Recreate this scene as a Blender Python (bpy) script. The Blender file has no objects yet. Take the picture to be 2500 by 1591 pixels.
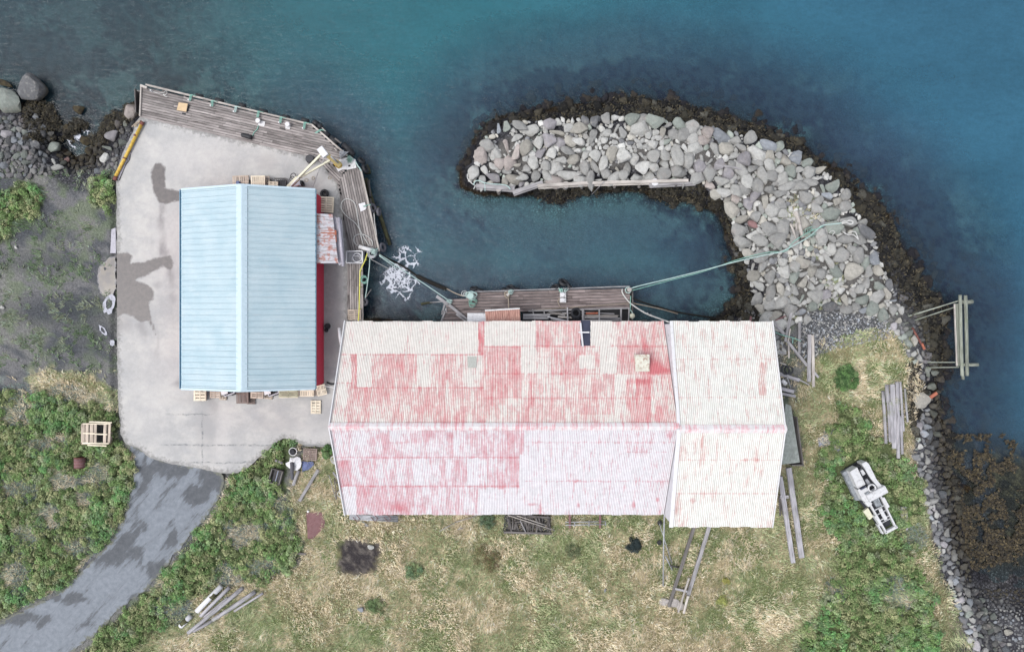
import bpy, bmesh, math, random
import numpy as np
from mathutils import Vector, Matrix, geometry
R_ = random.Random(7); RN = np.random.default_rng(11)
C = bpy.context.scene.collection
PI = math.pi
# ------------------------------------------------------------------ camera, sky, sun, exposure
H = 67.0; K = 25.0; CX, CY = 1250.0, 795.5
sc = bpy.context.scene
cam = bpy.data.cameras.new('camera'); camo = bpy.data.objects.new('camera', cam); C.objects.link(camo)
camo.location = (0, 0, H); camo.rotation_euler = (0, 0, 0)
cam.sensor_width = 36; cam.lens = 36*H/100.0; cam.clip_end = 2000; cam.clip_start = 1
sc.camera = camo
SUN_EL, SUN_AZ = math.radians(61), math.radians(252)      # azimuth clockwise from +Y (picture top): light comes from the picture's left
w = bpy.data.worlds.new('World'); sc.world = w; w.use_nodes = True
nt = w.node_tree; bg = nt.nodes['Background']
sky = nt.nodes.new('ShaderNodeTexSky'); sky.sky_type = 'NISHITA'; sky.sun_disc = False
sky.sun_elevation = SUN_EL; sky.sun_rotation = SUN_AZ; sky.dust_density = 3.0; sky.air_density = 1.0
hs = nt.nodes.new('ShaderNodeHueSaturation'); hs.inputs['Saturation'].default_value = 0.30
nt.links.new(sky.outputs[0], hs.inputs['Color']); nt.links.new(hs.outputs[0], bg.inputs[0]); bg.inputs[1].default_value = 0.15
sun = bpy.data.lights.new('sun', 'SUN'); suno = bpy.data.objects.new('sun', sun); C.objects.link(suno)
sun.energy = 0.85; sun.angle = math.radians(20); sun.color = (1.0, 0.975, 0.94)
d = Vector((math.sin(SUN_AZ)*math.cos(SUN_EL), math.cos(SUN_AZ)*math.cos(SUN_EL), math.sin(SUN_EL)))
suno.rotation_euler = d.to_track_quat('Z', 'Y').to_euler(); suno.location = d*120
sc.view_settings.view_transform = 'Standard'; sc.view_settings.look = 'None'; sc.view_settings.gamma = 1
sc.view_settings.exposure = 1.04
sc.cycles.max_bounces = 6; sc.cycles.diffuse_bounces = 3; sc.cycles.transparent_max_bounces = 12

# ------------------------------------------------------------------ helpers
GAIN = 1.75
def S(c):
    c = c/255.0
    return c/12.92 if c <= .04045 else ((c+.055)/1.055)**2.4
def A(r, g, b, k=1.0):                       # the base colour of a surface that photographs as sRGB r,g,b under this light
    return tuple(min(.9, S(v)*k/GAIN) for v in (r, g, b)) + (1.0,)
def P(px, py, z=0.0):
    s = (H-z)/H/K
    return Vector(((px-CX)*s, (CY-py)*s, z))
def tag(o, label=None, cat=None, group=None, kind=None):
    if label: o['label'] = label
    if cat: o['category'] = cat
    if group: o['group'] = group
    if kind: o['kind'] = kind
    return o
ORG = {}
def empty(name, loc, label, cat, group=None, rz=0):
    o = bpy.data.objects.new(name, None); C.objects.link(o); o.location = loc; o.rotation_euler.z = rz
    o.empty_display_size = .3
    ORG[o.name] = Vector(loc)
    return tag(o, label, cat, group)
class MB:
    def __init__(s): s.v = []; s.f = []; s.l = []; s.r = []; s.sm = []
    def add(s, vs, fs, ls=None, rnd=None, smooth=False):
        n = len(s.v); rnd = R_.random() if rnd is None else rnd
        s.v += [tuple(v) for v in vs]; s.f += [tuple(i+n for i in f) for f in fs]
        s.l += [tuple(l) for l in (ls or vs)]; s.r += [rnd]*len(vs); s.sm += [smooth]*len(fs)
        return s
    def beam(s, p1, p2, w, h=None, rnd=None, ragged=0.0, up=Vector((0, 0, 1))):
        h = w if h is None else h
        p1, p2 = Vector(p1), Vector(p2); a = p2-p1; L = a.length
        if L < 1e-4: return s
        a /= L; sx = a.cross(up)
        if sx.length < 1e-3: sx = a.cross(Vector((0, 1, 0)))
        sx.normalize(); sz = sx.cross(a).normalized()
        rr = R_.random() if rnd is None else rnd
        vs = []; ls = []
        n = max(1, min(8, int(L/1.2))) if ragged else 1
        c = min(w, h)*.10
        prof = [(-w/2+c, -h/2), (w/2-c, -h/2), (w/2, -h/2+c), (w/2, h/2-c), (w/2-c, h/2), (-w/2+c, h/2), (-w/2, h/2-c), (-w/2, -h/2+c)]
        for i in range(n+1):
            t = L*i/n
            ox = R_.uniform(-1, 1)*ragged if 0 < i < n else 0
            for (x, z) in prof:
                e = R_.uniform(-1, 1)*ragged*1.5 if i in (0, n) else 0
                vs.append(p1+a*(t+e)+sx*(x+ox)+sz*z); ls.append((t+rr*37, x, z+rr*11))
        fs = []
        for i in range(n):
            for j in range(8):
                k = (j+1) % 8
                fs.append((i*8+j, i*8+k, i*8+8+k, i*8+8+j))
        fs.append(tuple(range(7, -1, -1))); fs.append(tuple(range(n*8, n*8+8)))
        return s.add(vs, fs, ls, rr)
    def box(s, c, sx, sy, sz, rz=0, rnd=None):       # c is the centre of the bottom
        c = Vector(c); ca, sa = math.cos(rz), math.sin(rz)
        p = Vector((ca, sa, 0))*sx/2; m = c+Vector((0, 0, sz/2))
        return s.beam(m-p, m+p, sy, sz, rnd)
    def tube(s, pts, r, seg=8, rnd=None, r2=None, jit=0.0, closed=False):
        pts = [Vector(p) for p in pts]; n = len(pts)
        if n < 2: return s
        rr = R_.random() if rnd is None else rnd
        vs = []; ls = []; L = 0; ref = None
        for i, p in enumerate(pts):
            if closed: a = pts[(i+1) % n]-pts[i-1]
            else: a = pts[min(i+1, n-1)]-pts[max(i-1, 0)]
            if a.length < 1e-6: a = Vector((1, 0, 0))
            a.normalize()
            if ref is None: ref = Vector((0, 0, 1)) if abs(a.z) < .9 else Vector((1, 0, 0))
            sx = a.cross(ref); sx = sx.normalized() if sx.length > 1e-3 else a.orthogonal().normalized(); sz = sx.cross(a)
            if i: L += (p-pts[i-1]).length
            q = r if r2 is None else r+(r2-r)*i/(n-1)
            for j in range(seg):
                t = 2*PI*j/seg; g = q*(1+R_.uniform(-jit, jit))
                vs.append(p+(sx*math.cos(t)+sz*math.sin(t))*g); ls.append((L+rr*37, t*q, rr*11))
        fs = []
        for i in range(n if closed else n-1):
            for j in range(seg):
                k = (j+1) % seg; i2 = (i+1) % n
                fs.append((i*seg+j, i*seg+k, i2*seg+k, i2*seg+j))
        if not closed:
            fs.append(tuple(range(seg-1, -1, -1))); fs.append(tuple(range((n-1)*seg, n*seg)))
        return s.add(vs, fs, ls, rr, True)
    def log(s, p1, p2, r, r2=None, seg=10, jit=.06):
        p1, p2 = Vector(p1), Vector(p2); n = max(2, int((p2-p1).length/.8))
        o = Vector((R_.uniform(-1, 1), R_.uniform(-1, 1), 0))*r*.25
        return s.tube([p1.lerp(p2, i/n)+o*math.sin(PI*i/n) for i in range(n+1)], r, seg, None, r2 or r*.9, jit)
    def cyl(s, c, r, h, seg=20, r2=None, rnd=None):
        c = Vector(c); r2 = r if r2 is None else r2; b = min(r2, h)*.12
        rings = [(r, 0), (r+(r2-r)*.9, h-b), (r2-b*.4, h-b*.3), (r2-b, h)]
        vs = [c+Vector((q*math.cos(2*PI*j/seg), q*math.sin(2*PI*j/seg), z)) for q, z in rings for j in range(seg)]
        fs = [(i*seg+j, i*seg+(j+1) % seg, (i+1)*seg+(j+1) % seg, (i+1)*seg+j) for i in range(3) for j in range(seg)]
        fs += [tuple(range(seg-1, -1, -1)), tuple(range(3*seg, 4*seg))]
        return s.add(vs, fs, None, rnd)
    def torus(s, c, R, r, seg=24, tube=10, axis=Vector((0, 0, 1))):
        c = Vector(c); q = axis.to_track_quat('Z', 'Y')
        return s.tube([c+q @ Vector((R*math.cos(2*PI*i/seg), R*math.sin(2*PI*i/seg), 0)) for i in range(seg)], r, tube, closed=True)
    def prism(s, pts, z0, z1, rnd=None):
        n = len(pts); a = sum(pts[i][0]*pts[(i+1) % n][1]-pts[(i+1) % n][0]*pts[i][1] for i in range(n))
        if a < 0: pts = pts[::-1]
        vs = [(p[0], p[1], z0) for p in pts]+[(p[0], p[1], z1) for p in pts]
        fs = [tuple(range(n-1, -1, -1)), tuple(range(n, 2*n))]+[(i, (i+1) % n, n+(i+1) % n, n+i) for i in range(n)]
        return s.add(vs, fs, None, rnd)
    def build(s, name, mat, parent=None, label=None, cat=None, group=None, kind=None):
        me = bpy.data.meshes.new(name)
        if parent is not None: o0 = ORG[parent.name]
        else:
            a = np.array(s.v); o0 = Vector((a[:, 0].mean(), a[:, 1].mean(), a[:, 2].min()))
        me.from_pydata([(v[0]-o0.x, v[1]-o0.y, v[2]-o0.z) for v in s.v], [], s.f)
        at = me.attributes.new('loc', 'FLOAT_VECTOR', 'POINT'); at.data.foreach_set('vector', np.array(s.l, dtype=np.float32).ravel())
        at = me.attributes.new('rnd', 'FLOAT', 'POINT'); at.data.foreach_set('value', np.array(s.r, dtype=np.float32))
        me.polygons.foreach_set('use_smooth', s.sm)
        me.materials.append(mat); me.update()
        o = bpy.data.objects.new(name, me); C.objects.link(o)
        if parent is not None: o.parent = parent; ORG[o.name] = o0
        else: o.location = o0; ORG[o.name] = o0
        return tag(o, label, cat, group, kind)
def npmesh(name, v, f, mat, attrs=None, smooth=False, parent=None, label=None, cat=None, group=None, kind=None):
    me = bpy.data.meshes.new(name); v = np.asarray(v, np.float32); f = np.asarray(f, np.int32); k = f.shape[1]
    me.vertices.add(len(v)); me.vertices.foreach_set('co', v.ravel())
    me.loops.add(f.size); me.loops.foreach_set('vertex_index', f.ravel())
    me.polygons.add(len(f)); me.polygons.foreach_set('loop_start', np.arange(0, f.size, k, dtype=np.int32))
    me.polygons.foreach_set('use_smooth', np.full(len(f), smooth))
    for n, (t, a) in (attrs or {}).items():
        at = me.attributes.new(n, t, 'POINT'); a = np.asarray(a, np.float32)
        at.data.foreach_set({'FLOAT': 'value', 'FLOAT_VECTOR': 'vector', 'FLOAT_COLOR': 'color'}[t], a.ravel())
    me.materials.append(mat); me.update(calc_edges=True); me.validate()
    o = bpy.data.objects.new(name, me); C.objects.link(o)
    if parent is not None:
        o.parent = parent; L = ORG[parent.name]; o.data.transform(Matrix.Translation(-L)); ORG[o.name] = L
    else: ORG[o.name] = Vector((0, 0, 0))
    return tag(o, label, cat, group, kind)
# ---- fields on arrays of picture points
def hsh(ix, iy, s):
    n = (ix.astype(np.int64)*374761393+iy.astype(np.int64)*668265263+s*1442695041) & 0xffffffff
    n = ((n ^ (n >> 13))*1274126177) & 0xffffffff
    return ((n ^ (n >> 16)) & 0xffff)/65535.0
def vnoise(x, y, s=0):
    ix, iy = np.floor(x), np.floor(y); fx, fy = x-ix, y-iy
    fx = fx*fx*(3-2*fx); fy = fy*fy*(3-2*fy)
    a = hsh(ix, iy, s); b = hsh(ix+1, iy, s); c = hsh(ix, iy+1, s); e = hsh(ix+1, iy+1, s)
    return (a*(1-fx)+b*fx)*(1-fy)+(c*(1-fx)+e*fx)*fy
def fbm(x, y, s=0, o=4):
    r = 0; a = .5; t = 0
    for i in range(o):
        r = r+a*vnoise(x, y, s+i*17); t += a; a *= .55; x = x*2.03+5.1; y = y*2.03+1.7
    return r/t
def sdf(x, y, poly):                              # positive inside, in picture pixels
    x = np.asarray(x, float); y = np.asarray(y, float)
    d = np.full(x.shape, 1e18); ins = np.zeros(x.shape, bool); n = len(poly)
    for i in range(n):
        ax, ay = poly[i]; bx, by = poly[(i+1) % n]; ex, ey = bx-ax, by-ay
        t = np.clip(((x-ax)*ex+(y-ay)*ey)/max(ex*ex+ey*ey, 1e-9), 0, 1)
        d = np.minimum(d, (x-ax-t*ex)**2+(y-ay-t*ey)**2)
        if ay != by:
            c = ((ay > y) != (by > y)) & (x < (bx-ax)*(y-ay)/(by-ay)+ax); ins ^= c
    return np.where(ins, 1, -1)*np.sqrt(d)
def sst(a, b, x): t = np.clip((x-a)/(b-a), 0, 1); return t*t*(3-2*t)
def sheet(name, poly, z, mat, step=10, skirt=None, fields=None, jag=0, **kw):
    pts = []
    for i in range(len(poly)):
        a, b = Vector(poly[i]), Vector(poly[(i+1) % len(poly)]); n = max(1, int((b-a).length/(step*1.2)))
        for k in range(n):
            q = a.lerp(b, k/n)
            if jag and k: q = q+Vector((R_.uniform(-jag, jag), R_.uniform(-jag, jag)))
            pts.append(q)
    nb = len(pts); xs = [p[0] for p in poly]; ys = [p[1] for p in poly]
    gx, gy = np.meshgrid(np.arange(min(xs)+step/2, max(xs), step), np.arange(min(ys)+step/2, max(ys), step))
    gx = gx.ravel(); gy = gy.ravel(); k = sdf(gx, gy, [tuple(p) for p in pts]) > step*.45
    allp = pts+[Vector((float(a), float(b))) for a, b in zip(gx[k], gy[k])]
    vs, es, fs, *_ = geometry.delaunay_2d_cdt(allp, [(i, (i+1) % nb) for i in range(nb)], [list(range(nb))], 1, 1e-4)
    px = np.array([v[0] for v in vs]); py = np.array([v[1] for v in vs])
    at = {n: ('FLOAT', fn(px, py)) for n, fn in (fields or {}).items()}
    V = [P(a, b, z) for a, b in zip(px, py)]
    F = [tuple(f) if (vs[f[1]]-vs[f[0]]).cross(vs[f[2]]-vs[f[0]]) < 0 else tuple(f)[::-1] for f in fs]
    if skirt is not None:
        n0 = len(V); V += [P(p[0], p[1], z)-Vector((0, 0, z-skirt)) for p in pts]; V += [P(p[0], p[1], z) for p in pts]
        for i in range(nb):
            j = (i+1) % nb
            F += [(n0+nb+i, n0+i, n0+j), (n0+nb+i, n0+j, n0+nb+j)]
        at = {n: (t, np.concatenate([a, np.full(2*nb, -50.0)])) for n, (t, a) in at.items()}
    return npmesh(name, [tuple(v) for v in V], F, mat, at, **kw)
# ---- materials
def newmat(name):
    m = bpy.data.materials.new(name); m.use_nodes = True; return m, m.node_tree, m.node_tree.nodes['Principled BSDF']
class N:
    def __init__(s, t): s.t = t
    def n(s, ty, **kw):
        x = s.t.nodes.new(ty)
        for k, v in kw.items(): setattr(x, k, v)
        return x
    def put(s, sock, v):
        if isinstance(v, bpy.types.NodeSocket): s.t.links.new(v, sock)
        elif v is not None: sock.default_value = v
    def math(s, op, a, b=None, c=None, clamp=False):
        x = s.n('ShaderNodeMath', operation=op, use_clamp=clamp); s.put(x.inputs[0], a); s.put(x.inputs[1], b)
        if c is not None: s.put(x.inputs[2], c)
        return x.outputs[0]
    def mix(s, f, a, b, mode='MIX'):
        x = s.n('ShaderNodeMixRGB', blend_type=mode); s.put(x.inputs[0], f); s.put(x.inputs[1], a); s.put(x.inputs[2], b); return x.outputs[0]
    def attr(s, name, out='Fac'): return s.n('ShaderNodeAttribute', attribute_name=name).outputs[out]
    def noise(s, vec, scale, detail=4, rough=.6, dist=0, out=0):
        x = s.n('ShaderNodeTexNoise'); s.put(x.inputs['Vector'], vec); x.inputs['Scale'].default_value = scale
        x.inputs['Detail'].default_value = detail; x.inputs['Roughness'].default_value = rough; x.inputs['Distortion'].default_value = dist
        return x.outputs[out]
    def vor(s, vec, scale, feature='F1', out='Distance', rnd=1):
        x = s.n('ShaderNodeTexVoronoi', feature=feature); s.put(x.inputs['Vector'], vec); x.inputs['Scale'].default_value = scale
        x.inputs['Randomness'].default_value = rnd
        return x.outputs[out]
    def ramp(s, f, stops, interp='LINEAR'):
        x = s.n('ShaderNodeValToRGB'); x.color_ramp.interpolation = interp; e = x.color_ramp.elements
        while len(e) < len(stops): e.new(.5)
        for i, (p, c) in enumerate(stops): e[i].position = p; e[i].color = c if len(c) == 4 else (*c, 1)
        s.put(x.inputs[0], f); return x.outputs[0]
    def sep(s, v): x = s.n('ShaderNodeSeparateXYZ'); s.put(x.inputs[0], v); return x.outputs
    def comb(s, a, b, c):
        x = s.n('ShaderNodeCombineXYZ'); s.put(x.inputs[0], a); s.put(x.inputs[1], b); s.put(x.inputs[2], c); return x.outputs[0]
    def mapr(s, v, a, b, c=0.0, e=1.0):
        x = s.n('ShaderNodeMapRange'); x.clamp = True; s.put(x.inputs[0], v)
        for i, q in enumerate((a, b, c, e)): s.put(x.inputs[i+1], q)
        return x.outputs[0]
    def bump(s, h, strength=.5, dist=.05):
        x = s.n('ShaderNodeBump'); s.put(x.inputs['Height'], h); x.inputs['Strength'].default_value = strength; x.inputs['Distance'].default_value = dist
        return x.outputs[0]
    def pos(s): return s.n('ShaderNodeNewGeometry').outputs['Position']
    def obj(s): return s.n('ShaderNodeTexCoord').outputs['Object']
G1 = (1, 1, 1, 1); G0 = (0, 0, 0, 1)
def mplain(name, col, rough=.75, metal=0, amt=.35, scale=3, fine=25, dirt=None, dirtamt=.5, spec=.3, bump=.3):
    m, t, b = newmat(name); n = N(t); c = n.obj()
    f = n.noise(c, scale, 5); g = n.noise(c, fine, 3)
    k = n.math('ADD', n.mapr(f, .3, .7, 1-amt, 1+amt*.6), n.mapr(g, .3, .7, -amt*.5, amt*.5))
    x = n.mix(1, col, k, 'MULTIPLY')
    if dirt: x = n.mix(n.mapr(n.noise(c, scale*1.7, 6, .7), .62-dirtamt*.3, .7), x, dirt)
    n.put(b.inputs['Base Color'], x); b.inputs['Roughness'].default_value = rough; b.inputs['Metallic'].default_value = metal
    b.inputs['Specular IOR Level'].default_value = spec
    n.put(b.inputs['Normal'], n.bump(n.math('ADD', f, g), bump, .02))
    return m
def mwood(name, light, dark, crack, var=.5, lich=None, sc_=1.0):
    m, t, b = newmat(name); n = N(t); l = n.attr('loc', 'Vector'); r = n.attr('rnd'); x, y, z = n.sep(l)
    v = n.comb(n.math('MULTIPLY', x, .7*sc_), n.math('MULTIPLY', y, 14*sc_), n.math('MULTIPLY', z, 14*sc_))
    g = n.noise(v, 1.0, 5, .65); lo = n.noise(n.comb(n.math('MULTIPLY', x, .5), n.math('MULTIPLY', y, 1.5), z), 1.3, 4)
    c = n.mix(n.mapr(g, .3, .72), dark, light)
    c = n.mix(n.mapr(g, .30, .40, 1, 0), c, crack)
    k = n.math('ADD', n.mapr(r, 0, 1, 1-var*.5, 1+var*.35), n.mapr(lo, .3, .7, -.28, .24))
    c = n.mix(1, c, k, 'MULTIPLY')
    if lich: c = n.mix(n.mapr(n.noise(n.pos(), .9, 5, .7), .55, .68, 0, .75), c, lich)
    n.put(b.inputs['Base Color'], c); b.inputs['Roughness'].default_value = .85; b.inputs['Specular IOR Level'].default_value = .2
    n.put(b.inputs['Normal'], n.bump(g, .4, .02))
    return m
M = {}
M['deck'] = mwood('weathered_deck', A(188, 182, 180), A(138, 130, 128), A(58, 52, 50), .7, sc_=.7)
M['deck2'] = mwood('jetty_deck', A(172, 160, 158), A(124, 110, 108), A(60, 52, 52), .5, sc_=.7)
M['beam'] = mwood('grey_beam', A(200, 198, 200), A(150, 147, 150), A(90, 86, 88), .4)
M['pale'] = mwood('pale_beam', A(222, 216, 210), A(180, 172, 166), A(110, 104, 98), .35)
M['logw'] = mwood('silver_log', A(205, 203, 208), A(152, 150, 156), A(84, 82, 88), .35, lich=A(150, 155, 135))
M['old'] = mwood('old_timber', A(136, 132, 130), A(92, 88, 87), A(36, 34, 34), .6)
M['green'] = mwood('algae_timber', A(178, 184, 172), A(124, 128, 118), A(70, 72, 64), .4, lich=A(128, 138, 112))
M['pallet'] = mwood('new_pallet', A(255, 246, 226), A(244, 230, 206), A(214, 192, 166), .25)
M['palletb'] = mwood('used_pallet', A(226, 212, 196), A(198, 182, 168), A(140, 124, 112), .5)
M['palletd'] = mwood('dark_pallet', A(166, 150, 144), A(128, 112, 106), A(58, 48, 46), .5)
M['palletg'] = mwood('greenish_pallet', A(206, 206, 180), A(176, 176, 150), A(90, 88, 70), .4)
M['ply'] = mplain('plywood', A(226, 198, 160), .7, amt=.12)
M['white'] = mplain('white_paint', A(236, 236, 238), .55, amt=.08, dirt=A(176, 172, 166), dirtamt=.2)
M['whitep'] = mplain('white_plastic', A(238, 238, 242), .45, amt=.05, dirt=A(200, 200, 200), dirtamt=.2)
M['cream'] = mplain('cream_paint', A(238, 236, 212), .5, amt=.1, dirt=A(190, 180, 140), dirtamt=.2)
M['yellow'] = mplain('yellow_paint', A(236, 200, 88), .5, amt=.12, dirt=A(150, 98, 50), dirtamt=.45)
M['yellowp'] = mplain('yellow_pale_paint', A(232, 212, 150), .5, amt=.12, dirt=A(200, 150, 80), dirtamt=.4)
M['ylw'] = mplain('yellow_rail_paint', A(240, 236, 110), .5, amt=.06)
M['black'] = mplain('black_rubber', A(40, 42, 48), .6, amt=.3, spec=.4)
M['tyre'] = mplain('old_tyre', A(104, 104, 112), .8, amt=.3, dirt=A(110, 110, 115), dirtamt=.25)
M['blackg'] = mplain('black_gloss', A(34, 34, 44), .18, amt=.1, spec=.6)
M['rust'] = mplain('rust', A(130, 84, 78), .9, amt=.3, dirt=A(160, 110, 96), dirtamt=.4)
M['rustp'] = mplain('rusty_plate', A(142, 108, 110), .9, amt=.22, dirt=A(120, 84, 84), dirtamt=.5)
M['rusto'] = mplain('orange_rust', A(192, 120, 98), .9, amt=.2, dirt=A(160, 92, 70), dirtamt=.5)
M['steel'] = mplain('galvanised', A(190, 192, 198), .5, .3, amt=.2)
M['greyp'] = mplain('grey_plastic', A(186, 184, 196), .35, amt=.12, dirt=A(150, 148, 156), dirtamt=.4)
M['rope'] = mplain('white_rope', A(214, 214, 212), .9, amt=.2)
M['ropeg'] = mplain('green_rope', A(150, 200, 186), .9, amt=.25)
M['ropec'] = mplain('pale_green_rope', A(196, 222, 218), .9, amt=.15)
M['roped'] = mplain('weedy_rope', A(44, 42, 38), .95, amt=.4)
M['ropet'] = mplain('tan_rope', A(190, 176, 158), .9, amt=.2)
M['net'] = mplain('green_net', A(160, 198, 186), .95, amt=.4)
M['blue'] = mplain('blue_tarp', A(110, 122, 165), .6, amt=.45, scale=8)
M['redw'] = mplain('red_wall', A(222, 56, 86), .6, amt=.1, dirt=A(226, 120, 140), dirtamt=.2)
M['whitew'] = mplain('white_wall', A(232, 231, 238), .7, amt=.1, scale=1, dirt=A(190, 190, 196), dirtamt=.2)
M['slate'] = mplain('mossy_felt', A(172, 178, 174), .9, amt=.35, scale=2.5, dirt=A(138, 148, 138), dirtamt=.55)
M['slab'] = mplain('grey_slab', A(150, 156, 172), .9, amt=.25, scale=2.5)
M['conc'] = mplain('old_concrete', A(186, 180, 176), .9, amt=.3)
M['dark'] = mplain('dark_metal', A(60, 62, 70), .6, amt=.3)
M['glass'] = mplain('dark_opening', A(72, 76, 96), .3, amt=.2, scale=2)
# ------------------------------------------------------------------ terrain
WL = -1.8
LAND = [(-5200, 235), (-60, 235), (0, 238), (60, 250), (110, 262), (140, 288), (150, 305), (198, 309), (190, 322), (158, 340), (152, 352), (176, 372), (190, 386), (212, 380), (228, 348),
        (255, 338), (264, 303), (290, 285), (345, 262), (450, 285), (700, 345), (800, 400), (850, 480), (868, 600), (862, 700), (858, 786), (905, 772), (960, 778), (1050, 786), (1300, 800), (1650, 800),
        (1745, 778), (1764, 770), (1790, 735), (1806, 700), (1790, 655), (1786, 615), (1770, 560), (1752, 533), (1734, 510), (1696, 499), (1654, 492), (1602, 480), (1560, 468), (1415, 470),
        (1385, 488), (1368, 500), (1350, 478), (1325, 490), (1300, 470), (1240, 466), (1180, 462), (1160, 458), (1150, 442), (1150, 408), (1168, 372), (1190, 336), (1225, 302), (1270, 282), (1330, 265),
        (1400, 255), (1500, 243), (1545, 236), (1600, 248), (1660, 256), (1750, 275), (1830, 300), (1900, 330), (1960, 352), (1998, 392), (2035, 418), (2080, 448), (2130, 478), (2170, 530), (2195, 590),
        (2235, 655), (2262, 705), (2300, 728), (2322, 760), (2300, 820), (2316, 870), (2290, 930), (2296, 1000), (2318, 1060), (2310, 1110), (2340, 1200), (2352, 1300), (2372, 1385), (2430, 1425),
        (2530, 1440), (2700, 1440), (7500, 1300), (7500, 7500), (-5200, 7500)]
YARD = [(342, 285), (419, 301), (526, 329), (690, 362), (721, 373), (772, 387), (823, 445), (831, 476), (838, 540), (847, 581), (850, 612), (848, 700), (848, 790), (882, 800), (850, 1040), (848, 1092), (809, 1090), (745, 1088),
        (712, 1073), (690, 1070), (672, 1082), (640, 1110), (603, 1143), (581, 1154), (548, 1155), (530, 1152), (484, 1143), (420, 1133), (366, 1117), (338, 1094), (308, 1084), (294, 1060), (291, 1014), (286, 900),
        (285, 640), (284, 438), (281, 425), (300, 372), (326, 318), (330, 300)]
ROAD = [(292, 1078), (338, 1090), (366, 1112), (420, 1128), (484, 1140), (536, 1150), (547, 1180), (535, 1213), (510, 1253), (447, 1327), (400, 1387), (353, 1443), (290, 1487), (233, 1547), (160, 1600), (-60, 1760), (-400, 2000), (-700, 1800),
        (-200, 1620), (0, 1520), (87, 1474), (160, 1437), (213, 1380), (267, 1327), (300, 1270), (317, 1207), (328, 1147), (325, 1110)]
QUAY = [(343, 209), (760, 305), (846, 379), (881, 414), (926, 614), (888, 616), (888, 782), (848, 782), (850, 612), (838, 540), (831, 476), (823, 445), (772, 387), (690, 362), (526, 329), (342, 285)]
BREAK = [(1145, 408), (1168, 385), (1178, 350), (1205, 318), (1255, 300), (1330, 296), (1400, 292), (1500, 288), (1560, 286), (1640, 298), (1720, 308), (1800, 325), (1850, 345), (1900, 352), (1950, 385), (2000, 418), (2045, 438),
         (2068, 480), (2095, 520), (2125, 560), (2150, 640), (2175, 700), (2205, 760), (2160, 780), (2080, 760), (1990, 748), (1950, 790), (1880, 800), (1840, 740), (1836, 690), (1828, 650), (1800, 600), (1790, 530), (1768, 490), (1722, 468), (1716, 444),
         (1640, 440), (1400, 446), (1250, 455), (1180, 450), (1146, 440)]
WARE_Z = 0
def height(px, py):
    n = (fbm(px/70, py/70, 3)-.5)
    d = (sdf(px, py, LAND)+n*14)/K
    h = np.where(d > 0, WL+.5*d, WL+.17*d-.10*np.clip(-d, 0, 2.5))
    far = sst(2200, 2700, px)*sst(1000, 1400, py)
    h = np.where(d < 0, WL+(h-WL)*(1-.9*sst(2180, 2300, px)*sst(1040, 1200, py)), h)
    h = np.clip(h, -9, 9); h = np.where(h > -.35, -.35+.35*np.tanh((h+.35)/.35), h)
    b = sdf(px, py, BREAK)/K
    h = np.maximum(h, np.where(b > -1.2, np.minimum(-1.1+.65*b, .15), -9))
    y = np.maximum(sdf(px, py, YARD), sdf(px, py, QUAY))
    h = np.where(y > -14, np.minimum(h, -.22-.0*px), h)
    q = sdf(px, py, QUAY)
    h = np.where(q > -12, np.minimum(h, -1.1), h)
    lnd = sst(-.4, -.1, h)
    h = h+lnd*(fbm(px/40, py/40, 8)-.5)*.10*(y < -20)+ (1-lnd)*(fbm(px/22, py/22, 5)-.5)*.22
    return h
# vegetation masks
SH = [[(-400, 950), (0, 958), (60, 952), (110, 962), (170, 985), (235, 1000), (285, 1015), (292, 1076), (332, 1108), (324, 1190), (298, 1265), (262, 1325), (205, 1378), (150, 1430), (80, 1466), (0, 1512), (-400, 1700)],
      [(640, 1112), (660, 1070), (700, 1068), (738, 1085), (735, 1100), (705, 1112), (690, 1170), (702, 1230), (725, 1270), (742, 1340), (700, 1400), (640, 1425), (560, 1412), (500, 1440), (440, 1490), (395, 1540), (330, 1591), (200, 1700), (140, 1640),
       (240, 1560), (300, 1490), (362, 1448), (410, 1388), (455, 1330), (518, 1255), (545, 1205), (560, 1165), (600, 1150)],
      [(2010, 1080), (2030, 1030), (2050, 985), (2092, 990), (2122, 1040), (2185, 1090), (2228, 1150), (2256, 1200), (2246, 1262), (2200, 1300), (2232, 1350), (2270, 1420), (2275, 1500), (2330, 1700), (1850, 1700), (1950, 1545), (2005, 1470), (2030, 1400),
       (2030, 1300), (2010, 1200), (1985, 1150)],
      [(-300, 460), (0, 462), (60, 450), (102, 470), (96, 520), (50, 560), (0, 590), (-300, 600)],
      [(200, 452), (228, 425), (284, 425), (292, 480), (262, 512), (215, 495)]]
SH_HOLES = [(45, 1000, 55, 60), (110, 1085, 60, 22), (225, 1165, 35, 45), (215, 1210, 25, 45), (45, 1190, 45, 50), (190, 1330, 60, 28), (35, 1400, 45, 60), (600, 1300, 55, 40), (420, 1480, 45, 25), (2230, 1310, 30, 30), (560, 1400, 40, 25),
            (2190, 1450, 40, 45), (690, 1250, 25, 60), (2040, 1440, 25, 30), (160, 960, 40, 20), (2030, 1075, 26, 26), (120, 1260, 40, 30), (475, 1520, 40, 30), (160, 1170, 40, 20), (70, 1310, 35, 30), (640, 1380, 40, 25)]
def shrub(px, py):
    m = np.full(np.shape(px), -1e9); px = px+(fbm(px/35, py/35, 44)-.5)*46; py = py+(fbm(px/35, py/35, 45)-.5)*46
    for p in SH: m = np.maximum(m, sdf(px, py, p))
    for (x, y, a, b) in SH_HOLES:
        e = (np.sqrt(((px-x)/a)**2+((py-y)/b)**2)-.62)*min(a, b)
        m = np.minimum(m, e)
    return m+(fbm(px/28, py/28, 41)-.5)*46
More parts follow.
